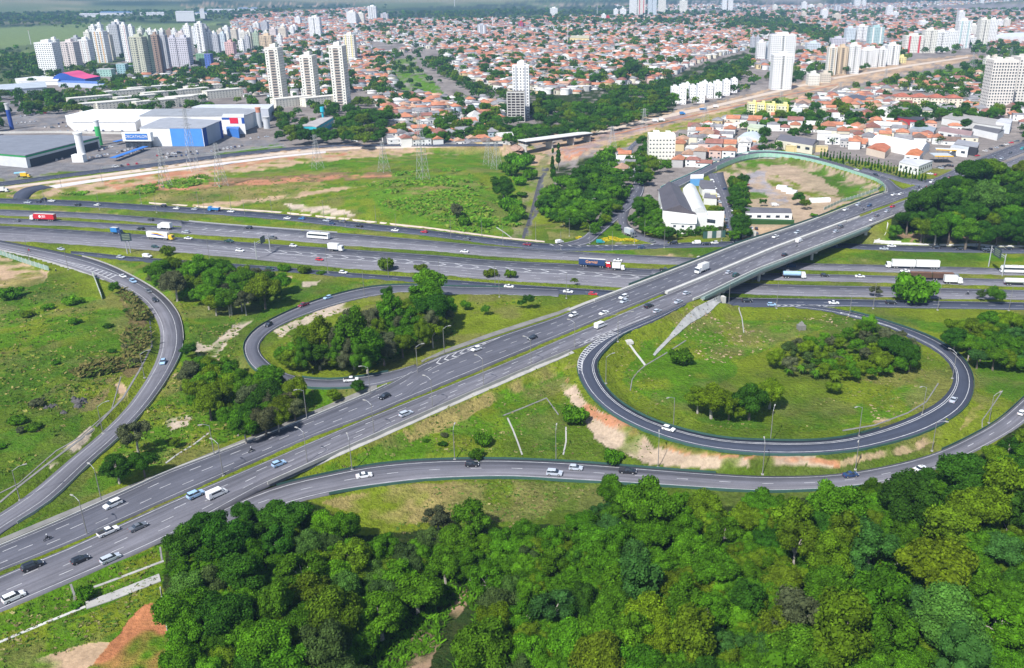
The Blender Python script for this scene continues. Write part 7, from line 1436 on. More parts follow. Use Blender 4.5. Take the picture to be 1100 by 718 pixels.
HOUSES = []; NOB = [[(440,100),(485,66),(500,60),(478,90),(482,104)],[(419,78),(425,62),(448,60),(462,85),(482,104),(440,104),(428,98)],[(575,100),(602,108),(640,110),(660,93),(705,90),(730,94),(760,73),(812,57),(812,68),(790,86),(800,100),(760,112),(640,146),(600,160),(548,160),(543,150),(543,98)],[(715,90),(760,84),(800,78),(860,84),(1060,54),(1070,80),(1000,88),(960,96),(905,98),(870,112),(800,126),(700,152),(640,170),(640,145),(720,115)],
 [(-40,118),(100,114),(310,112),(310,200),(-40,210)],[(310,105),(380,104),(412,118),(412,150),(300,155)],[(690,120),(728,120),(728,182),(690,182)],[(800,112),(850,112),(850,132),(800,132)],[(955,100),(1042,104),(1042,120),(955,120)],[(1055,60),(1110,60),(1110,125),(1055,125)],[(830,143),(884,146),(884,166),(830,166)],[(996,160),(1030,164),(1010,186),(985,184)],[(-40,80),(128,80),(128,112),(-40,112)],[(540,98),(575,98),(575,135),(540,135)],[(700,175),(760,185),(775,178),(850,166),(900,166),(990,200),(700,260)],[(790,140),(822,142),(822,155),(790,155)]]
TP = np.array([(t['x'], t['y'], t['r']) for t in TREES])
OBJP = np.array([(t['o'].location[0], t['o'].location[1]) for t in TOWERS])
def plant_houses(poly, ang, seed, dens=1.0, lot=(10.5, 15.0), street=8.0, reg='', jit=.8):
    g = random.Random(seed); W = np.array([(G(x, y) if y < 15 else P(x, y))[:2] for x, y in poly]); c = W.mean(0); ca, sa = math.cos(ang), math.sin(ang); R_ = np.array([[ca, sa], [-sa, ca]]); L = (W-c)@R_.T; (u0, v0), (u1, v1) = L.min(0), L.max(0); v = v0; row = 0
    pit = lot[1]*2+street
    while v < v1:
        for side in (0, 1):
            vv = v+lot[1]*(.5+side); u = u0+g.uniform(0, 8)
            while u < u1:
                u += lot[0]*g.uniform(.92, 1.15)
                if int((u-u0)//115) != int((u-u0-lot[0])//115): u += street
                if g.random() > dens: continue
                uu, v2 = u+g.uniform(-jit, jit), vv+g.uniform(-1.5, 1.5); x = c[0]+uu*ca-v2*sa; y = c[1]+uu*sa+v2*ca; px, py = PJ(x, y, 3)
                
                if not inp1(px, py, poly) or any(inp1(px, py, q_) for q_ in NOB): continue
                HOUSES.append([x, y, ang+(math.pi if g.random() < .5 else 0)+(math.pi/2 if g.random() < .35 else 0), g.random(), g.random(), g.random(), g.uniform(.85, 1.2), px, py, reg])
        v += pit
RH = 'right of the cream block'; CHs = 'left of the viaduct'; FH = 'in the hillside town'
plant_houses([(726,150),(760,128),(800,124),(870,110),(960,96),(1060,84),(1062,122),(1000,124),(955,134),(1005,150),(985,178),(900,160),(830,162),(790,172),(755,185),(728,178)], -.25, 1, .93, (10,14), 7, RH)
plant_houses([(655,160),(675,156),(677,185),(668,195),(655,190)], -.1, 2, .8, (9,12), 5, 'beside the hedge street')
plant_houses([(386,112),(440,103),(482,106),(545,112),(545,135),(560,150),(540,155),(430,157),(400,150),(415,128)], .35, 3, .95, (9.5,13.5), 7, CHs)
plant_houses([(376,62),(419,62),(440,58),(448,62),(428,100),(400,104),(385,96)], .3, 4, .9, (10,14), 7, CHs)
plant_houses([(485,62),(560,44),(640,44),(700,42),(812,42),(812,58),(740,78),(700,92),(650,95),(600,104),(540,100),(500,86),(478,70)], -.35, 5, .97, (9,12.5), 6, FH)
plant_houses([(400,30),(560,28),(700,26),(860,22),(1110,14),(1110,56),(812,56),(700,44),(560,46),(485,62),(430,52),(400,50)], .2, 6, .66, (10.5,13.5), 7, FH)
plant_houses([(130,86),(285,60),(360,44),(400,46),(400,100),(376,104),(310,108),(200,100),(130,98)], .3, 7, .55, (12,16), 8, 'right of the tower cluster')
plant_houses([(250,26),(400,18),(400,46),(300,58),(250,42)], .1, 8, .7, (11,15), 8, FH)
plant_houses([(790,78),(860,66),(925,56),(925,78),(860,86),(800,100),(790,100)], .15, 9, .97, (9,12), 5, 'by the tall white towers')
plant_houses([(860,56),(1060,30),(1110,50),(1110,62),(1060,60),(925,66)], .3, 10, .8, (11,15), 7, FH)
plant_houses([(800,14),(1110,3),(1110,14),(860,22),(780,26)], .3, 14, .3, (12,16), 10, FH); plant_houses([(18,3.5),(130,1.5),(130,5.5),(18,7.5)], .1, 11, .6, (20,30), 14, FH); plant_houses([(640,12),(800,4),(860,14),(700,22)], 0.1, 12, .2, (12,16), 8, FH)
plant_houses([(930,128),(955,122),(1062,126),(1100,130),(1100,150),(1045,163),(1000,162),(990,182),(900,162)], -.3, 13, .8, (12,15), 8, 'in the commercial quarter')
HO = np.array([h[:2] for h in HOUSES]); keep = np.ones(len(HO), bool)
cell = {}
for x, y, r in list(map(tuple, TP))+[(a, b, 24) for a, b in OBJP]+[(a, b, r) for a, b, r in OBST]: cell.setdefault((int(x//30), int(y//30)), []).append((x, y, r*.55))
for i, (x, y) in enumerate(HO):
    cx_, cy_ = int(x//30), int(y//30)
    if any((x-a)**2+(y-b)**2 < r*r for k in range(-2, 3) for l in range(-2, 3) for a, b, r in cell.get((cx_+k, cy_+l), ())): keep[i] = False
HOUSES = [h for h, k in zip(HOUSES, keep) if k]; hz = hgt([h[0] for h in HOUSES], [h[1] for h in HOUSES])
for h, z in zip(HOUSES, hz): h.append(z)
def hkind(h): k = h[3]; return (int(h[4]*5) if k < .5 else 5+int(h[4]*4)) if k < .62 else 9+int(h[4]*3)
def hroof(h):
    if hkind(h) >= 9: return 'pale' if h[5] < .4 else 'grey'
    return 'terracotta' if h[5] < .36 else 'dark red' if h[5] < .52 else 'faded orange' if h[5] < .64 else 'grey' if h[5] < .86 else 'brown' if h[5] < .91 else 'pale'
def hwall(h): r_ = (h[5]*7.13+h[4]*3.7) % 1; return 'white' if r_ < .5 else 'cream' if r_ < .7 else 'pinkish' if r_ < .78 else 'grey' if r_ < .86 else 'pale blue' if r_ < .93 else 'ochre'
vis = [h for h in HOUSES if 0 < h[7] < 1100 and h[8] > 0]; vis.sort(key=lambda h: depth(h[1])); near_h = vis[:300]; nid = {id(h) for h in near_h}
ITEMS = [dict(h=h, px=h[7], roof=hroof(h), wall=hwall(h), reg=h[9], st='tall' if HM[hkind(h)][2][2] > 5 else 'low', kd=['gabled','hipped','flat'][0 if hkind(h) < 5 else 1 if hkind(h) < 9 else 2]) for h in near_h]
rank(ITEMS, lambda t: (t['roof'], t['wall'], t['reg'], t['st'], t['kd']), lambda t, o: f"{t['wall']} {t['st']} house, {t['roof']} {t['kd']} roof, {t['reg']}"+(f", {o} from left" if o else ''))
for t in ITEMS:
    h = t['h']; wm, rm, _d = HM[hkind(h)]; e = empty('house', (h[0], h[1], h[10]), h[2]); e.scale = (h[6],)*3; tag(e, t['label'], 'house', 'houses '+t['reg']); k = .9+.2*h[3]
    paint(link('wall', wm, e), [v*k for v in WC_[t['wall']]]); paint(link('roof', rm, e), [v*k for v in RC_[t['roof']]])
# the remaining houses as one mass
VV, CC, n0 = [], [], 0
T4 = np.array([(0,1,5,4),(1,2,6,5),(2,3,7,6),(3,0,4,7),(8,9,13,12),(9,10,14,13),(10,11,15,14),(11,8,12,15),(12,13,14,15),(16,17,18,19),(20,21,22,23)]); QQ = []
for h in HOUSES:
    if id(h) in nid: continue
    k = hkind(h); W, D, H = HM[k][2]; s = h[6]; W, D, H = W*s, D*s, H*s; e = .5; z = h[10]; r_ = min(W, D)*.25 if k < 9 else .3; kk = (0 if k < 5 else W*.4) if k < 9 else .1; rx = .08 if k < 9 else W/2
    V = [(-W/2,-D/2,-.6),(W/2,-D/2,-.6),(W/2,D/2,-.6),(-W/2,D/2,-.6),(-W/2,-D/2,H),(W/2,-D/2,H),(W/2,D/2,H),(-W/2,D/2,H),(-W/2-e,-D/2-e,H),(W/2+e,-D/2-e,H),(W/2+e,D/2+e,H),(-W/2-e,D/2+e,H),(-rx,-D/2-e+kk,H+r_),(rx,-D/2-e+kk,H+r_),(rx,D/2+e-kk,H+r_),(-rx,D/2+e-kk,H+r_)]
    V += [(-W*.32,-D/2-.03,1),(-W*.12,-D/2-.03,1),(-W*.12,-D/2-.03,H*.8),(-W*.32,-D/2-.03,H*.8),(W/2+.03,-D*.25,1),(W/2+.03,D*.1,1),(W/2+.03,D*.1,H*.75),(W/2+.03,-D*.25,H*.75)]
    V = np.array(V); ca, sa = math.cos(h[2]), math.sin(h[2]); V = np.stack([V[:, 0]*ca-V[:, 1]*sa+h[0], V[:, 0]*sa+V[:, 1]*ca+h[1], V[:, 2]+z], 1); VV.append(V); QQ.append(T4+n0); n0 += 24
    b_ = .85+.3*h[3]; wc = np.array(WC_[hwall(h)])*b_; rc = np.array(RC_[hroof(h)])*b_; CC.append(np.array([wc]*4+[rc]*5+[(.05,.05,.06)]*2))
print('houses', len(HOUSES))
o = npmesh('houses', np.concatenate(VV), np.concatenate(QQ), attr_mat('town_walls_and_roofs', .85, .15, .2), np.concatenate(CC)); tag(o, 'dense small houses with terracotta roofs covering the far town', 'houses', kind='stuff')
# masts and chimneys on the skyline
for px, py, pt, r, lb in [(488.5,7,-6,1.6,'thin pale mast on the far skyline'),(529.5,30.5,18,2.2,'grey factory chimney in the town'),(610,50,24,.7,'red and white mast beside the yellow building'),(641.5,19,8,1.2,'pale water mast on the skyline left of the towers'),(33.5,48,33,.8,'thin lattice mast on the far left field')]:
    x, y, z = G(px, py); H = height_for(x, y, z, pt); root = empty('mast' if 'mast' in lb else 'chimney', (x, y, z)); m_ = MB(); m_.bar((0,0,-.5), (0,0,H), r, r*.7, 8); paint(m_.build('shaft', WALL, root), (.55,.55,.56)); m_ = MB(); m_.bar((0,0,H), (0,0,H+1), r*.9, r*.9, 8); paint(m_.build('cap', WALL, root), (.5,.2,.15)); tag(root, lb, 'mast' if 'mast' in lb else 'chimney')
# ---------------------------------------------------------------- vehicles (x forward)
PAINTM, nt, b = _pr('car_paint', .32, .5); b.inputs['Coat Weight'].default_value = .5; nt.links.new(scalecol(nt, N(nt, 'ShaderNodeObjectInfo').outputs['Color'], noisef(nt, .8, .93, 1.05, 2, geo_pos(nt))), b.inputs['Base Color'])
TYRE = plain('tyre', (.02,.02,.02), .85, .2, .1, 2); RIM = plain('wheel_rim', (.35,.35,.36), .4, .5, .05, 2); CHAS = plain('chassis', (.035,.035,.04), .7, .3, .1, 2); HEADL = plain('headlight_glass', (.7,.72,.75), .2, .6, .02, 2); TAILL = plain('tail_light', (.35,.01,.01), .3, .5, .02, 2)
def mesh_of(m_, name, mats):
    me = bpy.data.meshes.new(name); me.from_pydata(m_.v, [], m_.f); [me.materials.append(x) for x in mats]
    if len(mats) > 1: me.polygons.foreach_set('material_index', m_.m)
    me.update(); return me
def wheel_mesh(r, w_):
    m_ = MB(); m_.bar((0,-w_/2,0), (0,w_/2,0), r, r, 14, mi=0); m_.bar((0,-w_/2-.015,0), (0,w_/2+.015,0), r*.58, r*.58, 10, mi=1); return mesh_of(m_, 'wheel', [TYRE, RIM])
WHS, WHB = wheel_mesh(.33, .22), wheel_mesh(.50, .30)
def frustum(m_, x0, x1, t0, t1, z0, z1, w0, w1, mi=0):
    V = [(x0,-w0/2,z0),(x1,-w0/2,z0),(x1,w0/2,z0),(x0,w0/2,z0),(t0,-w1/2,z1),(t1,-w1/2,z1),(t1,w1/2,z1),(t0,w1/2,z1)]; m_.add(V, [(0,3,2,1),(4,5,6,7),(0,1,5,4),(1,2,6,5),(2,3,7,6),(3,0,4,7)], mi)
def hull(m_, prof, w_, inset=.10):
    """closed side profile with rounded shoulders: two outer and two inner rings"""
    n = len(prof); V = []; zc = sum(p[1] for p in prof)/n
    for y, k in ((-w_/2, .88), (-w_/2+inset, 1), (w_/2-inset, 1), (w_/2, .88)):
        for x, z in prof: V.append((x*(.985 if k < 1 else 1), y, zc+(z-zc)*k))
    Fc = [(r*n+j, r*n+(j+1) % n, (r+1)*n+(j+1) % n, (r+1)*n+j) for r in range(3) for j in range(n)]+[tuple(range(n-1, -1, -1)), tuple(range(3*n, 4*n))]; m_.add(V, Fc)
VP = {}
def base_root(kind, h=0): e = empty('car', (0,0,-700)); return e
def build_vehicle(kind):
    R_ = bpy.data.objects.new('vehicle', None); C.collection.objects.link(R_); nm = {'hatch':'hatchback_car','sedan':'sedan_car','suv':'suv_car','wagon':'estate_car','pickup':'pickup_truck','van':'van','minibus':'van'}.get(kind, kind); R_.name = nm
    b = MB(); gl = MB(); wh = []
    def lights(par, L, W, z, zt):
        for s in (-1, 1):
            m_ = MB(); m_.box((L/2-.06, s*(W/2-.28), z), (.16,.34,.16)); m_.build('headlight', HEADL, par); m_ = MB(); m_.box((-L/2+.05, s*(W/2-.22), zt), (.14,.28,.2)); m_.build('tail_light', TAILL, par)
    if kind in ('hatch','sedan','suv','wagon'):
        L, W, Ht, g_ = {'hatch':(4.0,1.75,1.5,.0),'sedan':(4.55,1.78,1.46,.0),'suv':(4.6,1.88,1.72,.1),'wagon':(4.6,1.8,1.52,0)}[kind]; zb = .95+g_
        tail = -L/2+.05; hood = L/2-1.15 if kind != 'sedan' else L/2-1.2; trunk = -L/2+(.95 if kind == 'sedan' else .12)
        hull(b, [(-L/2,.34),(-L/2-.02,.62),(tail,zb-.03),(trunk,zb+.02),(hood,zb),(L/2-.2,zb-.18),(L/2,zb-.36),(L/2,.34),(L/2-.3,.24),(-L/2+.3,.24)], W)
        c0, c1 = (trunk if kind == 'sedan' else -L/2+.14), hood+.1; t0 = c0+(.7 if kind == 'sedan' else .28); t1 = c1-.85; frustum(gl, c0, c1, t0, t1, zb-.02, Ht-.06, W-.12, W-.42)
        body = b.build('body', PAINTM, R_); rf = MB(); frustum(rf, t0-.03, t1+.03, t0+.12, t1-.15, Ht-.07, Ht, W-.40, W-.55); 
        for s in (-1, 1): rf.bar((c0+(t0-c0)*.5+.9, s*(W/2-.13), zb), (t0+(t1-t0)*.48, s*(W/2-.205), Ht-.05), .05, .05, 4)
        rf.build('roof', PAINTM, body); gl.build('window_glass', GLASS, R_); r = .32+g_*.4; wb = L*.295; lights(R_, L, W, zb-.3, zb-.22)
        for sx in (-1, 1):
            for sy in (-1, 1): wh.append((sx*wb, sy*(W/2-.08), r, WHS))
    elif kind == 'pickup':
        L, W = 5.1, 1.85; hull(b, [(-L/2,.45),(-L/2,1.02),(.55,1.05),(L/2-1.25,1.05),(L/2-.15,.92),(L/2,.7),(L/2,.4),(-L/2+.3,.32)], W); body = b.build('body', PAINTM, R_); bed = MB(); bed.box((-L/2+.95,0,1.06), (1.65,W-.3,.06)); bed.build('cargo_bed', CHAS, R_)
        frustum(gl, -.75, L/2-1.15, -.5, L/2-1.95, 1.02, 1.62, W-.14, W-.42); gl.build('window_glass', GLASS, R_); rf = MB(); frustum(rf, -.54, L/2-1.9, -.45, L/2-2.0, 1.61, 1.69, W-.4, W-.5); rf.build('roof', PAINTM, body); lights(R_, L, W, .8, .85)
        wh = [(sx*1.55, sy*(W/2-.1), .38, WHS) for sx in (-1, 1) for sy in (-1, 1)]
    elif kind in ('van', 'minibus'):
        L, W, Ht = (5.4,2.0,2.3) if kind == 'minibus' else (4.7,1.85,2.0); hull(b, [(-L/2,.4),(-L/2,Ht-.15),(-L/2+.15,Ht),(L/2-1.6,Ht),(L/2-.85,1.25),(L/2-.1,1.0),(L/2,.75),(L/2,.35)], W, .12); b.build('body', PAINTM, R_)
        frustum(gl, L/2-1.75, L/2-.80, L/2-1.9, L/2-1.42, 1.2, Ht-.18, W+.02, W-.1)
        if kind == 'minibus': gl.box((-.45,0,1.7), (L-2.6,W+.03,.5))
        gl.build('window_glass', GLASS, R_); lights(R_, L, W, .85, 1.0); wh = [(sx*L*.3, sy*(W/2-.1), .36, WHS) for sx in (-1, 1) for sy in (-1, 1)]
    elif kind in ('box_truck', 'small_truck', 'articulated_truck', 'road_train', 'tank_truck', 'dump_truck', 'brown_road_train', 'cab'):
        T_ = {'box_truck':(8.6,2.9),'small_truck':(6.4,2.5),'articulated_truck':(16.5,3.0),'road_train':(26.0,3.1),'tank_truck':(11.0,2.6),'dump_truck':(8.0,2.2),'brown_road_train':(23.0,2.4),'cab':(5.0,2.5)}[kind]; L, hb = T_; W = 2.5; x1 = L/2
        cb = MB(); cl = 2.3 if kind != 'small_truck' else 1.9; hc = 3.0 if kind not in ('small_truck',) else 2.4; hull(cb, [(x1-cl,.7),(x1-cl,hc),(x1-.55,hc),(x1-.1,hc*.62),(x1,1.2),(x1,.55),(x1-cl+.2,.5)], 2.35, .12); cab = cb.build('cab', PAINTM, R_); frustum(gl, x1-.95, x1-.02, x1-1.1, x1-.36, hc*.58, hc-.3, 2.38, 2.2); gl.build('window_glass', GLASS, cab)
        ch = MB(); ch.box((0,0,.85), (L-.6,.9,.35)); ch.build('chassis', CHAS, R_); lights(R_, L, 2.4, .9, 1.0)
        if kind in ('box_truck','small_truck','articulated_truck'):
            x0 = -L/2; xe = x1-cl-(.35 if kind != 'articulated_truck' else .7); bb = MB(); bb.box(((x0+xe)/2,0,1.15+hb/2), (xe-x0,W,hb)); o = bb.build('cargo_box', PAINTM, R_); o['tint'] = 1; fr = MB(); fr.box(((x0+xe)/2,0,1.17+hb), (xe-x0+.05,W-.5,.06)); fr.build('roof_panel', CONC_L, o)
        elif kind in ('road_train','brown_road_train'):
            xe = x1-cl-.6; x0 = -L/2; xm = (x0+xe)/2
            for a, c_ in ((xm+.25, xe), (x0, xm-.25)): bb = MB(); bb.box(((a+c_)/2,0,1.15+hb/2), (c_-a,W,hb)); o = bb.build('cargo_box', PAINTM, R_); o['tint'] = 1; fr = MB(); fr.box(((a+c_)/2,0,1.17+hb), (c_-a-.1,W-.3,.08)); fr.build('roof_panel', CONC_L if kind == 'road_train' else plain('brown_load', (.16,.09,.06), .95, .1, .3, 1), o)
        elif kind == 'tank_truck': bb = MB(); bb.bar((-L/2,0,2.25), (x1-cl-.4,0,2.25), 1.15, 1.15, 16); o = bb.build('tank', PAINTM, R_); o['tint'] = 1; tp = MB(); tp.box((-1.2,0,3.42), (5.5,.6,.12)); tp.build('catwalk', STEEL, o)
        elif kind == 'dump_truck': bb = MB(); frustum(bb, -L/2+.3, x1-cl-.3, -L/2, x1-cl-.1, 1.15, 2.7, 2.2, 2.5); o = bb.build('dump_body', PAINTM, R_); o['tint'] = 1; ld = MB(); frustum(ld, -L/2+.3, x1-cl-.4, -L/2+1, x1-cl-1.2, 2.68, 3.0, 2.2, 1.2); ld.build('load', cp1, o)
        ax = [x1-1.3]+([-L/2+1.2, -L/2+2.5] if L > 7 else [-L/2+1.3])+([-L/2+3.8, x1-4.2, x1-5.4] if L > 14 else [])+([-.5, .8] if L > 20 else []); wh = [(x, sy*1.02, .5, WHB) for x in ax for sy in (-1, 1)]
    elif kind == 'coach':
        L, W, Ht = 13.5, 2.6, 3.6; hull(b, [(-L/2,.5),(-L/2,Ht-.2),(-L/2+.2,Ht),(L/2-.7,Ht),(L/2-.25,Ht-.6),(L/2,1.5),(L/2,.45)], W, .12); b.build('body', PAINTM, R_); gl.box((-.2,0,2.45), (L-1.3,W+.04,1.0)); frustum(gl, L/2-.6, L/2+.02, L/2-.8, L/2-.3, 1.5, 3.1, W-.1, W-.2); gl.build('window_glass', GLASS, R_)
        ac = MB(); ac.box((0,0,Ht+.12), (3,1.6,.25)); ac.build('roof_unit', CONC_L, R_); lights(R_, L, W, .9, 1.2); wh = [(x, sy*1.12, .5, WHB) for x in (L/2-2.4, -L/2+2.2, -L/2+3.5) for sy in (-1, 1)]
    elif kind == 'motorcycle':
        b.bar((-.55,0,.62), (.5,0,.72), .13, .16, 6); b.bar((.45,0,.75), (.68,0,.33), .06, .05, 5); b.bar((-.5,0,.55), (-.68,0,.33), .06, .05, 5); b.box((-.2,0,.80), (.7,.26,.1)); b.build('frame', PAINTM, R_); hb_ = MB(); hb_.bar((.42,-.35,1.0), (.42,.35,1.0), .03, .03, 5); hb_.bar((.5,0,.72), (.42,0,1.0), .04, .04, 5); hb_.build('handlebar', CHAS, R_); wh = [(.68,0,.32,WHS), (-.68,0,.32,WHS)]
    for x, y, r, me in wh:
        o = link('wheel', me, R_, (x, y, r)); s = r/(.33 if me is WHS else .5); o.scale = (s, s if kind != 'motorcycle' else .6, s)
    return R_
def rider_mesh():
    me = bpy.data.meshes.new('person'); V = [(-.15,0,.86),(-.1,0,1.12),(.0,0,1.36),(.03,0,1.46),(.06,0,1.60),(.08,0,1.70)]; E = [(0,1),(1,2),(2,3),(3,4),(4,5)]; R_ = [(.17,.15),(.16,.12),(.19,.12),(.06,.06),(.11,.10),(.10,.09)]
    for s in (-1, 1):
        k = len(V); V += [(.02,s*.2,1.34),(.2,s*.28,1.12),(.40,s*.28,1.02),(.45,s*.3,1.01)]; E += [(2,k),(k,k+1),(k+1,k+2),(k+2,k+3)]; R_ += [(.06,.06),(.05,.05),(.04,.04),(.03,.04)]
        k = len(V); V += [(-.1,s*.14,.84),(.24,s*.2,.80),(.08,s*.2,.42),(.22,s*.2,.36)]; E += [(0,k),(k,k+1),(k+1,k+2),(k+2,k+3)]; R_ += [(.1,.1),(.08,.08),(.055,.055),(.05,.04)]
    me.from_pydata(V, E, []); o = bpy.data.objects.new('tmp', me); C.collection.objects.link(o); md = o.modifiers.new('s', 'SKIN'); 
    for v, r in zip(me.skin_vertices[0].data, R_): v.radius = r
    me.skin_vertices[0].data[0].use_root = True; sb = o.modifiers.new('u', 'SUBSURF'); sb.levels = 1; bpy.context.view_layer.update(); m2 = bpy.data.meshes.new_from_object(o.evaluated_get(bpy.context.evaluated_depsgraph_get())); bpy.data.objects.remove(o); m2.name = 'person'; m2.materials.clear(); m2.materials.append(WALL); return m2
CC_ = {'white':(.78,.78,.78),'silver':(.46,.50,.56),'grey':(.14,.15,.17),'black':(.018,.02,.026),'dark blue':(.02,.05,.14),'blue':(.03,.20,.50),'red':(.55,.015,.03),'dark green':(.015,.07,.06),'pale blue':(.33,.50,.70),'dark red':(.22,.01,.03),'yellow':(.80,.50,.02),'brown':(.10,.055,.04),'teal':(.02,.28,.30)}
VEH = []; RM = None; _used = {}
def road_pose(key, px, py, h=.7):
    r = RB[key]; z = float(np.mean(r['M'][:, 2]))
    for _ in range(4):
        x, y, _z = P(px, py, z+h); i = int(np.argmin((r['M'][:, 0]-x)**2+(r['M'][:, 1]-y)**2)); z = r['M'][i, 2]
    t = r['T'][i]*r['dir']; return x, y, z+.03, math.atan2(t[1], t[0])
def veh(px, py, key, kind, colr, boxc=None, L_scale=1.0, yaw=None, region=None, flip=False):
    global RM
    if key: x, y, z, a = road_pose(key, px, py, .7 if kind in ('hatch','sedan','suv','wagon','pickup','van','minibus','motorcycle','small_truck') else 1.6)
    else: (x, y, z), a = G(px, py), 0
    if yaw is not None: a = yaw
    if flip: a += math.pi
    if kind not in VP: VP[kind] = o = build_vehicle(kind); 
    else: o = copy_tree(VP[kind])
    o.location = (x, y, z); o.rotation_euler = (0, 0, a); c1 = CC_[colr]; c2 = CC_[boxc] if boxc else c1
    def tint(q_):
        for ch in q_.children: paint(ch, c2 if 'tint' in ch else c1); tint(ch)
    tint(o); VEH.append(dict(o=o, px=px, kind=kind, col=colr, box=boxc, reg=region or RPH[key], key=key))
    if kind == 'motorcycle':
        if RM is None: RM = rider_mesh()
        p = link('person', RM, None, (x, y, z)); p.rotation_euler = (0, 0, a); paint(p, CC_[colr]); hm = MB(); hm.bar((.06,0,1.55), (.07,0,1.80), .14, .12, 10); h_ = hm.build('helmet', PAINTM, p); paint(h_, CC_['black' if colr != 'black' else 'white']); VEH.append(dict(o=p, px=px, kind='person', col=colr, box=None, reg=region or RPH[key], key=key))
    return o
RPH = {'SN':'on the far service road','A1':'on the far carriageway','A2':'on the far carriageway','A':'on the far carriageway','B':'on the near motorway carriageway','R1':'on the inner carriageway beyond the bridge','R2':'on the outer carriageway beyond the bridge','SS':'on the near service road','U':'on the upper side of the diagonal highway','L':'on the lower side of the diagonal highway','W':'on the left curved ramp','LL':'on the left loop ramp','RL':'on the right loop ramp','R3':'on the lower ramp by the forest','E':'on the ramp round the dirt lot','F':'on the slip road','J':'on the hedge street','J2':'on the side street','ST':'on the factory street','NW':'on the road by the stores'}
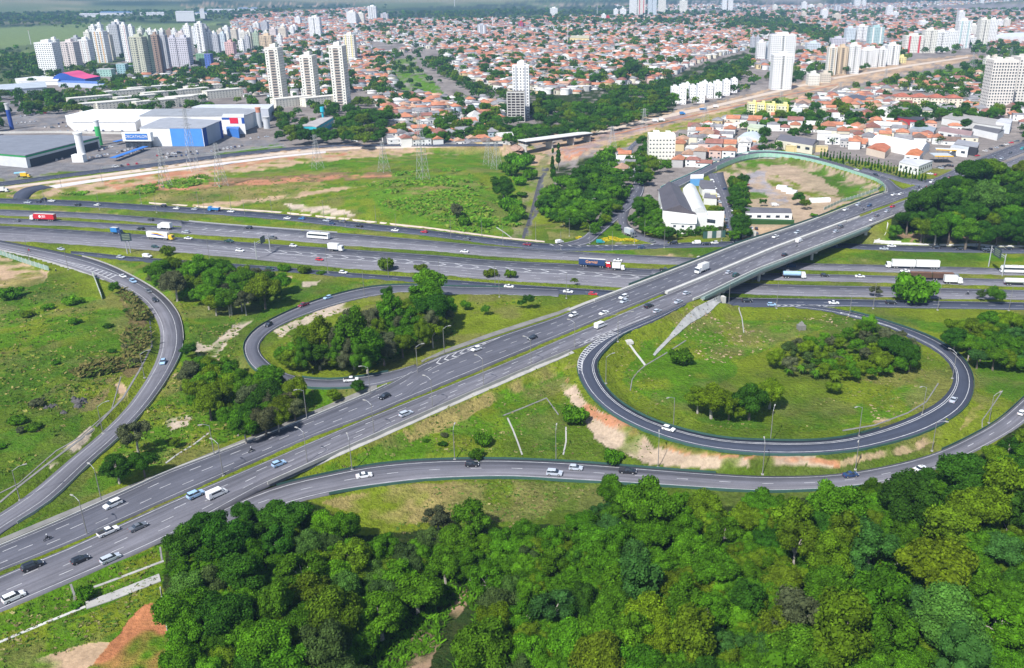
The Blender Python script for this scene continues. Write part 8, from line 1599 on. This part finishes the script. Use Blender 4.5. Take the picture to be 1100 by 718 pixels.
for a in [(14.5,641,'L','suv','white'),(34.4,607.6,'L','suv','black'),(86,600.7,'L','hatch','black'),(118.4,599.4,'L','wagon','silver'),(116,570.7,'L','pickup','white'),(148,565.6,'L','sedan','grey'),(121,541.4,'U','suv','white'),(51,577.8,'U','motorcycle','black'),(210,530.8,'L','suv','pale blue'),(233,530.8,'L','minibus','white'),(270,483.6,'U','motorcycle','black'),
 (413,425.6,'U','hatch','black'),(436,444,'L','wagon','silver'),(299.3,497.6,'L','hatch','pale blue'),(377,407.7,'LL','pickup','white'),(511.5,374.6,'U','hatch','white'),(391,510.4,'R3','sedan','white'),(507,498.4,'R3','hatch','black'),
 (571.8,362.6,'U','hatch','black'),(618.5,502.2,'R3','hatch','silver'),(595.5,507.8,'R3','suv','silver'),(674.2,505.8,'R3','pickup','black'),(718.3,460.2,'RL','hatch','white'),(1024.3,429.4,'RL','sedan','silver'),(988.9,503.2,'R3','sedan','white'),(913.7,509.5,'R3','sedan','dark blue'),(1098,443,'R3','hatch','white'),
 (616,338,'U','hatch','white'),(648.7,336,'U','sedan','white'),(669.8,319,'U','suv','white'),(670.5,323.5,'U','hatch','silver'),(644.8,350,'L','minibus','white'),(697,328.5,'L','suv','black'),(706,334,'L','hatch','silver'),(728.7,324,'L','sedan','silver'),(737.5,314.7,'L','hatch','silver'),(753.8,289,'U','box_truck','white'),(783,292.4,'L','hatch','silver'),(790.5,295.3,'L','suv','dark green'),
 (843,273.5,'L','hatch','black'),(858.5,259,'L','van','white'),(856,264,'L','motorcycle','grey'),(833,254,'U','sedan','white'),(856.4,249.5,'U','hatch','silver'),(898,248.6,'L','hatch','silver'),(903,243.4,'L','suv','grey'),(908.4,225,'U','sedan','white'),(921.8,219.8,'U','hatch','silver'),(934,220.8,'U','hatch','dark blue'),(928,225,'U','motorcycle','black'),(960,209,'U','sedan','white'),(967.4,208.2,'U','sedan','white'),
 (942,231.5,'L','hatch','grey'),(937,236,'L','sedan','white'),(953,227,'L','hatch','silver'),(959,221.5,'L','sedan','red'),(940.7,187.4,'F','hatch','black'),(920,182.3,'E','sedan','white'),(1000.8,195.2,'U','suv','white'),(985.8,200.8,'U','hatch','grey'),(990,204,'U','sedan','white'),(995,201,'U','motorcycle','red'),(1020.7,190.7,'U','hatch','dark red'),(1036.7,186.3,'U','hatch','silver'),(1085.5,164,'U','hatch','black'),(1068,167.5,'U','hatch','grey'),(1076,170,'U','sedan','silver'),(1098,160,'U','van','teal'),
 (29.8,217.3,'SN','sedan','silver'),(41,216.5,'SN','hatch','black'),(46.5,213.8,'SN','hatch','black'),(55.3,215.7,'SN','sedan','white'),(83.2,220,'SN','suv','black'),(104.4,220,'SN','hatch','white'),(18,237,'A2','hatch','grey'),(46,234.2,'A2','articulated_truck','white','red'),(151,245.7,'A2','suv','black'),(65.5,267.4,'W','sedan','silver'),(31,269,'W','motorcycle','red'),(129.7,276,'SS','hatch','silver'),
 (161.8,236,'A1','hatch','black'),(177,243.5,'A2','box_truck','white'),(172.7,254.2,'B','articulated_truck','yellow','white'),(125.8,250,'B','small_truck','dark blue','blue'),(199.6,249.3,'A2','suv','silver'),(202.3,255.8,'B','sedan','white'),(246,258.9,'B','pickup','dark green'),(257.8,269,'B','sedan','white'),(166.6,265,'B','hatch','dark green'),(266.8,244.6,'A','suv','black'),(175,221.2,'SN','suv','black'),(189.5,223.8,'SN','hatch','white'),(209,224.5,'SN','hatch','silver'),(230,224.5,'SN','dump_truck','blue','blue'),(248,227,'SN','sedan','white'),
 (231,282.5,'SS','hatch','silver'),(158.2,275.4,'SS','van','white'),(289.8,288.5,'SS','hatch','dark green'),(292.7,255.4,'A','pickup','grey'),(143,302,'W','suv','pale blue'),(132,296.4,'W','sedan','white'),(159.7,312.5,'W','hatch','grey'),(166.3,322.3,'W','hatch','black'),(175,388.6,'W','hatch','pale blue'),
 (308.7,234.3,'SN','sedan','white'),(324.4,234.6,'SN','hatch','blue'),(351,236.8,'SN','suv','silver'),(356,239.9,'SN','sedan','dark blue'),(368,237.6,'SN','hatch','grey'),(385.5,242.8,'SN','pickup','black'),(424.4,247.2,'SN','sedan','white'),(455.6,248.8,'SN','hatch','red'),(342,253.7,'A','coach','white'),(361,266.5,'B','box_truck','white'),(315,263.8,'B','hatch','white'),(343.3,278.6,'B','hatch','red'),(368.7,292.4,'SS','hatch','white'),(352,319.5,'LL','hatch','pale blue'),(326,327.5,'LL','pickup','dark red'),(288.3,348.5,'LL','hatch','black'),
 (501.5,256.4,'SN','hatch','grey'),(566,262.3,'SN','sedan','dark red'),(601,260,'J','van','white'),(499,270,'A','sedan','white'),(546.8,307.4,'SS','sedan','white'),(610.3,313,'SS','sedan','white'),(639.3,283.6,'B','articulated_truck','red','dark blue'),(664.7,288.7,'B','small_truck','white'),(663.7,279.6,'A','sedan','white'),(689,265.5,'SN','hatch','dark blue'),(714,289.8,'B','pickup','black'),(637,315.6,'SS','hatch','red'),(700,258.8,'J2','sedan','grey'),
 (723.6,260.8,'SN','suv','black'),(748,261,'SN','van','white'),(759,262,'SN','sedan','black'),(767.6,260.6,'SN','hatch','white'),(792.4,260.4,'SN','pickup','black'),(853.5,295.4,'R1','tank_truck','white','pale blue'),(843,292.5,'R1','cab','grey'),(886,295.6,'R1','hatch','black'),(849.8,286.3,'A','van','dark blue'),(802.5,323,'SS','suv','black'),(829,327,'SS','hatch','pale blue'),(895.6,325,'SS','sedan','white'),(980,285,'A','road_train','white','white'),(972.4,291,'A','sedan','white'),(957.7,264,'SN','sedan','white'),(949.5,267,'SN','sedan','silver'),(1005.5,265.6,'SN','suv','black'),(923.7,296.6,'R1','sedan','white'),
 (1004,297.2,'R1','brown_road_train','grey','brown'),(1024,301.4,'R1','box_truck','white'),(957,325,'SS','suv','black'),(1031,267,'SN','hatch','black'),(1058.6,267,'SN','suv','white'),(1061.5,269.6,'SN','sedan','black'),(1083.5,266.9,'SN','hatch','black'),(1090,290,'A','coach','white'),(1092,303,'R1','tank_truck','white','white'),(1039.5,315.4,'R2','motorcycle','black'),(896,264,'SN','hatch','dark blue'),(60,291,'W','motorcycle','black')]: veh(*a)
# one brown train is behind the white truck; parked vehicles
PK = 'parked beside the factory street'
for px, py, k, c_, yw in [(807.6,246.4,'hatch','white',1.5),(812.4,246.6,'hatch','black',1.5),(806.6,251.6,'hatch','white',1.5),(812.7,252,'hatch','grey',1.6),(779,204.2,'hatch','dark blue',.6),(802,199,'hatch','red',.4),(803.5,203.2,'sedan','grey',.2),(765,196,'van','white',-1.4),(768,203,'sedan','white',-1.4),(771,212,'van','white',-1.4),(773,218,'hatch','silver',-1.4),(784,220,'hatch','red',-1.5),(787,227,'hatch','white',-1.5),(788,233,'hatch','silver',-1.5),(780,238,'suv','grey',-1.5),(781,245,'hatch','dark blue',-1.5),(783,252,'sedan','blue',0),(788,252.5,'sedan','dark blue',0),(832.5,221.5,'van','white',.1),(801,192.5,'hatch','silver',0),(645,261.4,'van','teal',0)]: veh(px, py, None, k, c_, yaw=yw, region=PK if px > 700 else 'parked on the junction green')
veh(677, 250.5, 'J2', 'box_truck', 'grey', 'silver')
PS = 'parked near the petrol station'
for i in range(22): veh(1010+rnd.uniform(0,16) if i < 7 else rnd.uniform(1055,1096), 0, None, 'hatch', 'white', region='x') if False else None
for px, py, k, c_ in [(1011,181.4,'hatch','silver'),(1014,179.8,'suv','black'),(1018.5,178.8,'suv','black'),(1023,179.2,'hatch','black'),(999,187.5,'sedan','white'),(1008,180.5,'hatch','grey'),(1005,188.5,'hatch','red'),(1050,168,'sedan','red'),(1058,163,'hatch','white'),(1064,161,'suv','black'),(1070,159.5,'hatch','silver'),(1076,157.5,'sedan','black'),(1081,156,'hatch','white'),(1086,154,'hatch','red'),(1092,152.5,'suv','grey')]: veh(px, py, None, k, c_, yaw=rnd.uniform(0,3), region=PS)
LT = 'parked among the stores at the left'
g_ = random.Random(9); CW = ['white','silver','black','grey','red','white','silver','dark blue','white']
for (x0, y0, x1, y1, n, row) in [(40,163.5,82,158,7,0),(95,171,118,166,7,0),(124,169.5,156,160.5,9,0),(165,168,215,163,8,0),(226,163.5,262,157,9,0),(60,142,135,141,8,0),(20,126,66,119,9,0),(30,116,74,110,8,0),(120,180,150,176,4,0),(105,163,120,158,5,0),(264,150,290,147,3,0),(45,138,130,134,11,0),(62,134,74,131,3,0),(5,134,40,131,7,0),(30,176,70,171,6,0),(125,165,155,156,8,0),(40,108,78,105,7,0),(170,171,215,166,8,0)]:
    for i in range(n):
        u = (i+.5)/n; veh(x0+(x1-x0)*u+g_.uniform(-1,1), y0+(y1-y0)*u+g_.uniform(-.4,.4), None, g_.choice(['hatch','sedan','suv','hatch']), g_.choice(CW), yaw=.5+math.pi/2*(g_.random() < .8), region=LT)
for px, py, k, c_, b2 in [(381,153,'small_truck','white','white'),(389,150.5,'small_truck','white','white'),(704,131.5,'small_truck','white','white'),(711,130.5,'small_truck','white','white'),(733,123.5,'small_truck','blue','blue'),(755,118.6,'dump_truck','blue','blue'),(769,116,'small_truck','white','white'),(28,190.8,'small_truck','yellow','yellow'),(4,206.5,'small_truck','white','white'),(501,153.8,'small_truck','white','red')]: veh(px, py, None, k, c_, b2, yaw=.15, region='at the edge of the construction strip')
KW = {'hatch':'hatchback','sedan':'sedan','suv':'SUV','wagon':'estate car','pickup':'pickup','van':'van','minibus':'minibus van','box_truck':'box truck','small_truck':'small truck','articulated_truck':'articulated truck','road_train':'long double trailer truck','brown_road_train':'double trailer truck','tank_truck':'tank truck','dump_truck':'tipper truck','cab':'truck tractor','coach':'coach','motorcycle':'motorcycle','person':'helmeted rider on a motorcycle'}
rank(VEH, lambda t: (t['col'], t['box'], KW[t['kind']], t['reg']), lambda t, o: f"{t['col']} "+(f"and {t['box']} " if t['box'] and t['box'] != t['col'] else '')+f"{KW[t['kind']]} {t['reg']}"+(f", {o} from left" if o else ''))
CAT = {'motorcycle':'motorcycle','person':'person','van':'van','minibus':'van','coach':'bus','pickup':'pickup'}
for t in VEH:
    lb = t['label']
    if t['kind'] == 'person': lb = 'rider in '+t['col']+' '+t['reg']+lb.split(t['reg'])[1]
    tag(t['o'], lb, CAT.get(t['kind'], 'truck' if 'truck' in t['kind'] or t['kind'] in ('cab','road_train','brown_road_train') else 'car'), ('riders ' if t['kind'] == 'person' else 'vehicles ')+t['reg'])
# lettering and stripes on three trailers
def find(kind, colr): return [t['o'] for t in VEH if t['kind'] == kind and t['col'] == colr][0]
def part(o, nm): return [c for c in o.children if c.name.startswith(nm)][0]
LW = plain('white_lettering', (.8,.8,.8), .6, .3, .02, 1); LO = plain('orange_lettering', (.85,.40,.16), .6, .3, .02, 1); LB_ = plain('blue_stripe', (.02,.05,.30), .6, .3, .02, 1); LY = plain('yellow_stripe', (.75,.42,.02), .6, .3, .02, 1)
tr = find('articulated_truck', 'white'); bx = part(tr, 'cargo_box'); text_mesh('JBS', 2.0, LW, bx, (-1.6,1.28,2.7), (math.pi/2,0,math.pi), .03); m_ = MB(); m_.bar((.9,1.26,2.7), (.9,1.31,2.7), .8, .8, 14); m_.build('round_emblem', LW, bx)
tr = find('articulated_truck', 'red'); bx = part(tr, 'cargo_box'); text_mesh('Gervial', 2.1, LO, bx, (-1.6,-1.28,2.8), (math.pi/2,0,0), .03)
tr = find('articulated_truck', 'yellow'); bx = part(tr, 'cargo_box')
for i, (mt, dz) in enumerate(((LY, .45), (LB_, -.25))):
    V = []; 
    for j in range(17): u = j/16; x = -5.5+9.0*u; z = 2.75+dz+.75*math.sin(2.6*(1-u)-.4)-.3; w_ = .38*(1-abs(2*u-1))**.6+.04; V += [(x,-1.275,z-w_), (x,-1.275,z+w_)]
    m_ = MB(); m_.add(V, [(2*j,2*j+2,2*j+3,2*j+1) for j in range(16)]); m_.build('swoosh', mt, bx)
# yellow flower beds on the junction green
tufts('flowers', 'bands of bright yellow flowers on the junction green', [[(619,256),(630,252),(636,253),(634,257),(622,259)],[(646,257),(652,256),(653,259),(647,260)],[(655,255),(662,256),(668,258),(665,260),(657,258)],[(670,257),(680,257.5),(684,260),(672,260)]], 1500, .45, .6, [(.52,.40,.01),(.40,.36,.02)], 8)
# ---------------------------------------------------------------- haze: one closed box of even air round everything
hm = MB(); hm.box((0, 9000, 195), (34000, 22000, 470)); hz_ = bpy.data.materials.new('haze'); hz_.use_nodes = True; nt = hz_.node_tree; nt.nodes.clear()
out = N(nt, 'ShaderNodeOutputMaterial'); pv = N(nt, 'ShaderNodeVolumePrincipled'); pv.inputs['Color'].default_value = (.38,.62,1,1); pv.inputs['Density'].default_value = 8.5e-5; pv.inputs['Anisotropy'].default_value = .0; nt.links.new(pv.outputs[0], out.inputs['Volume'])
tag(hm.build('haze', hz_), 'pale blue haze over the distance', kind='stuff')
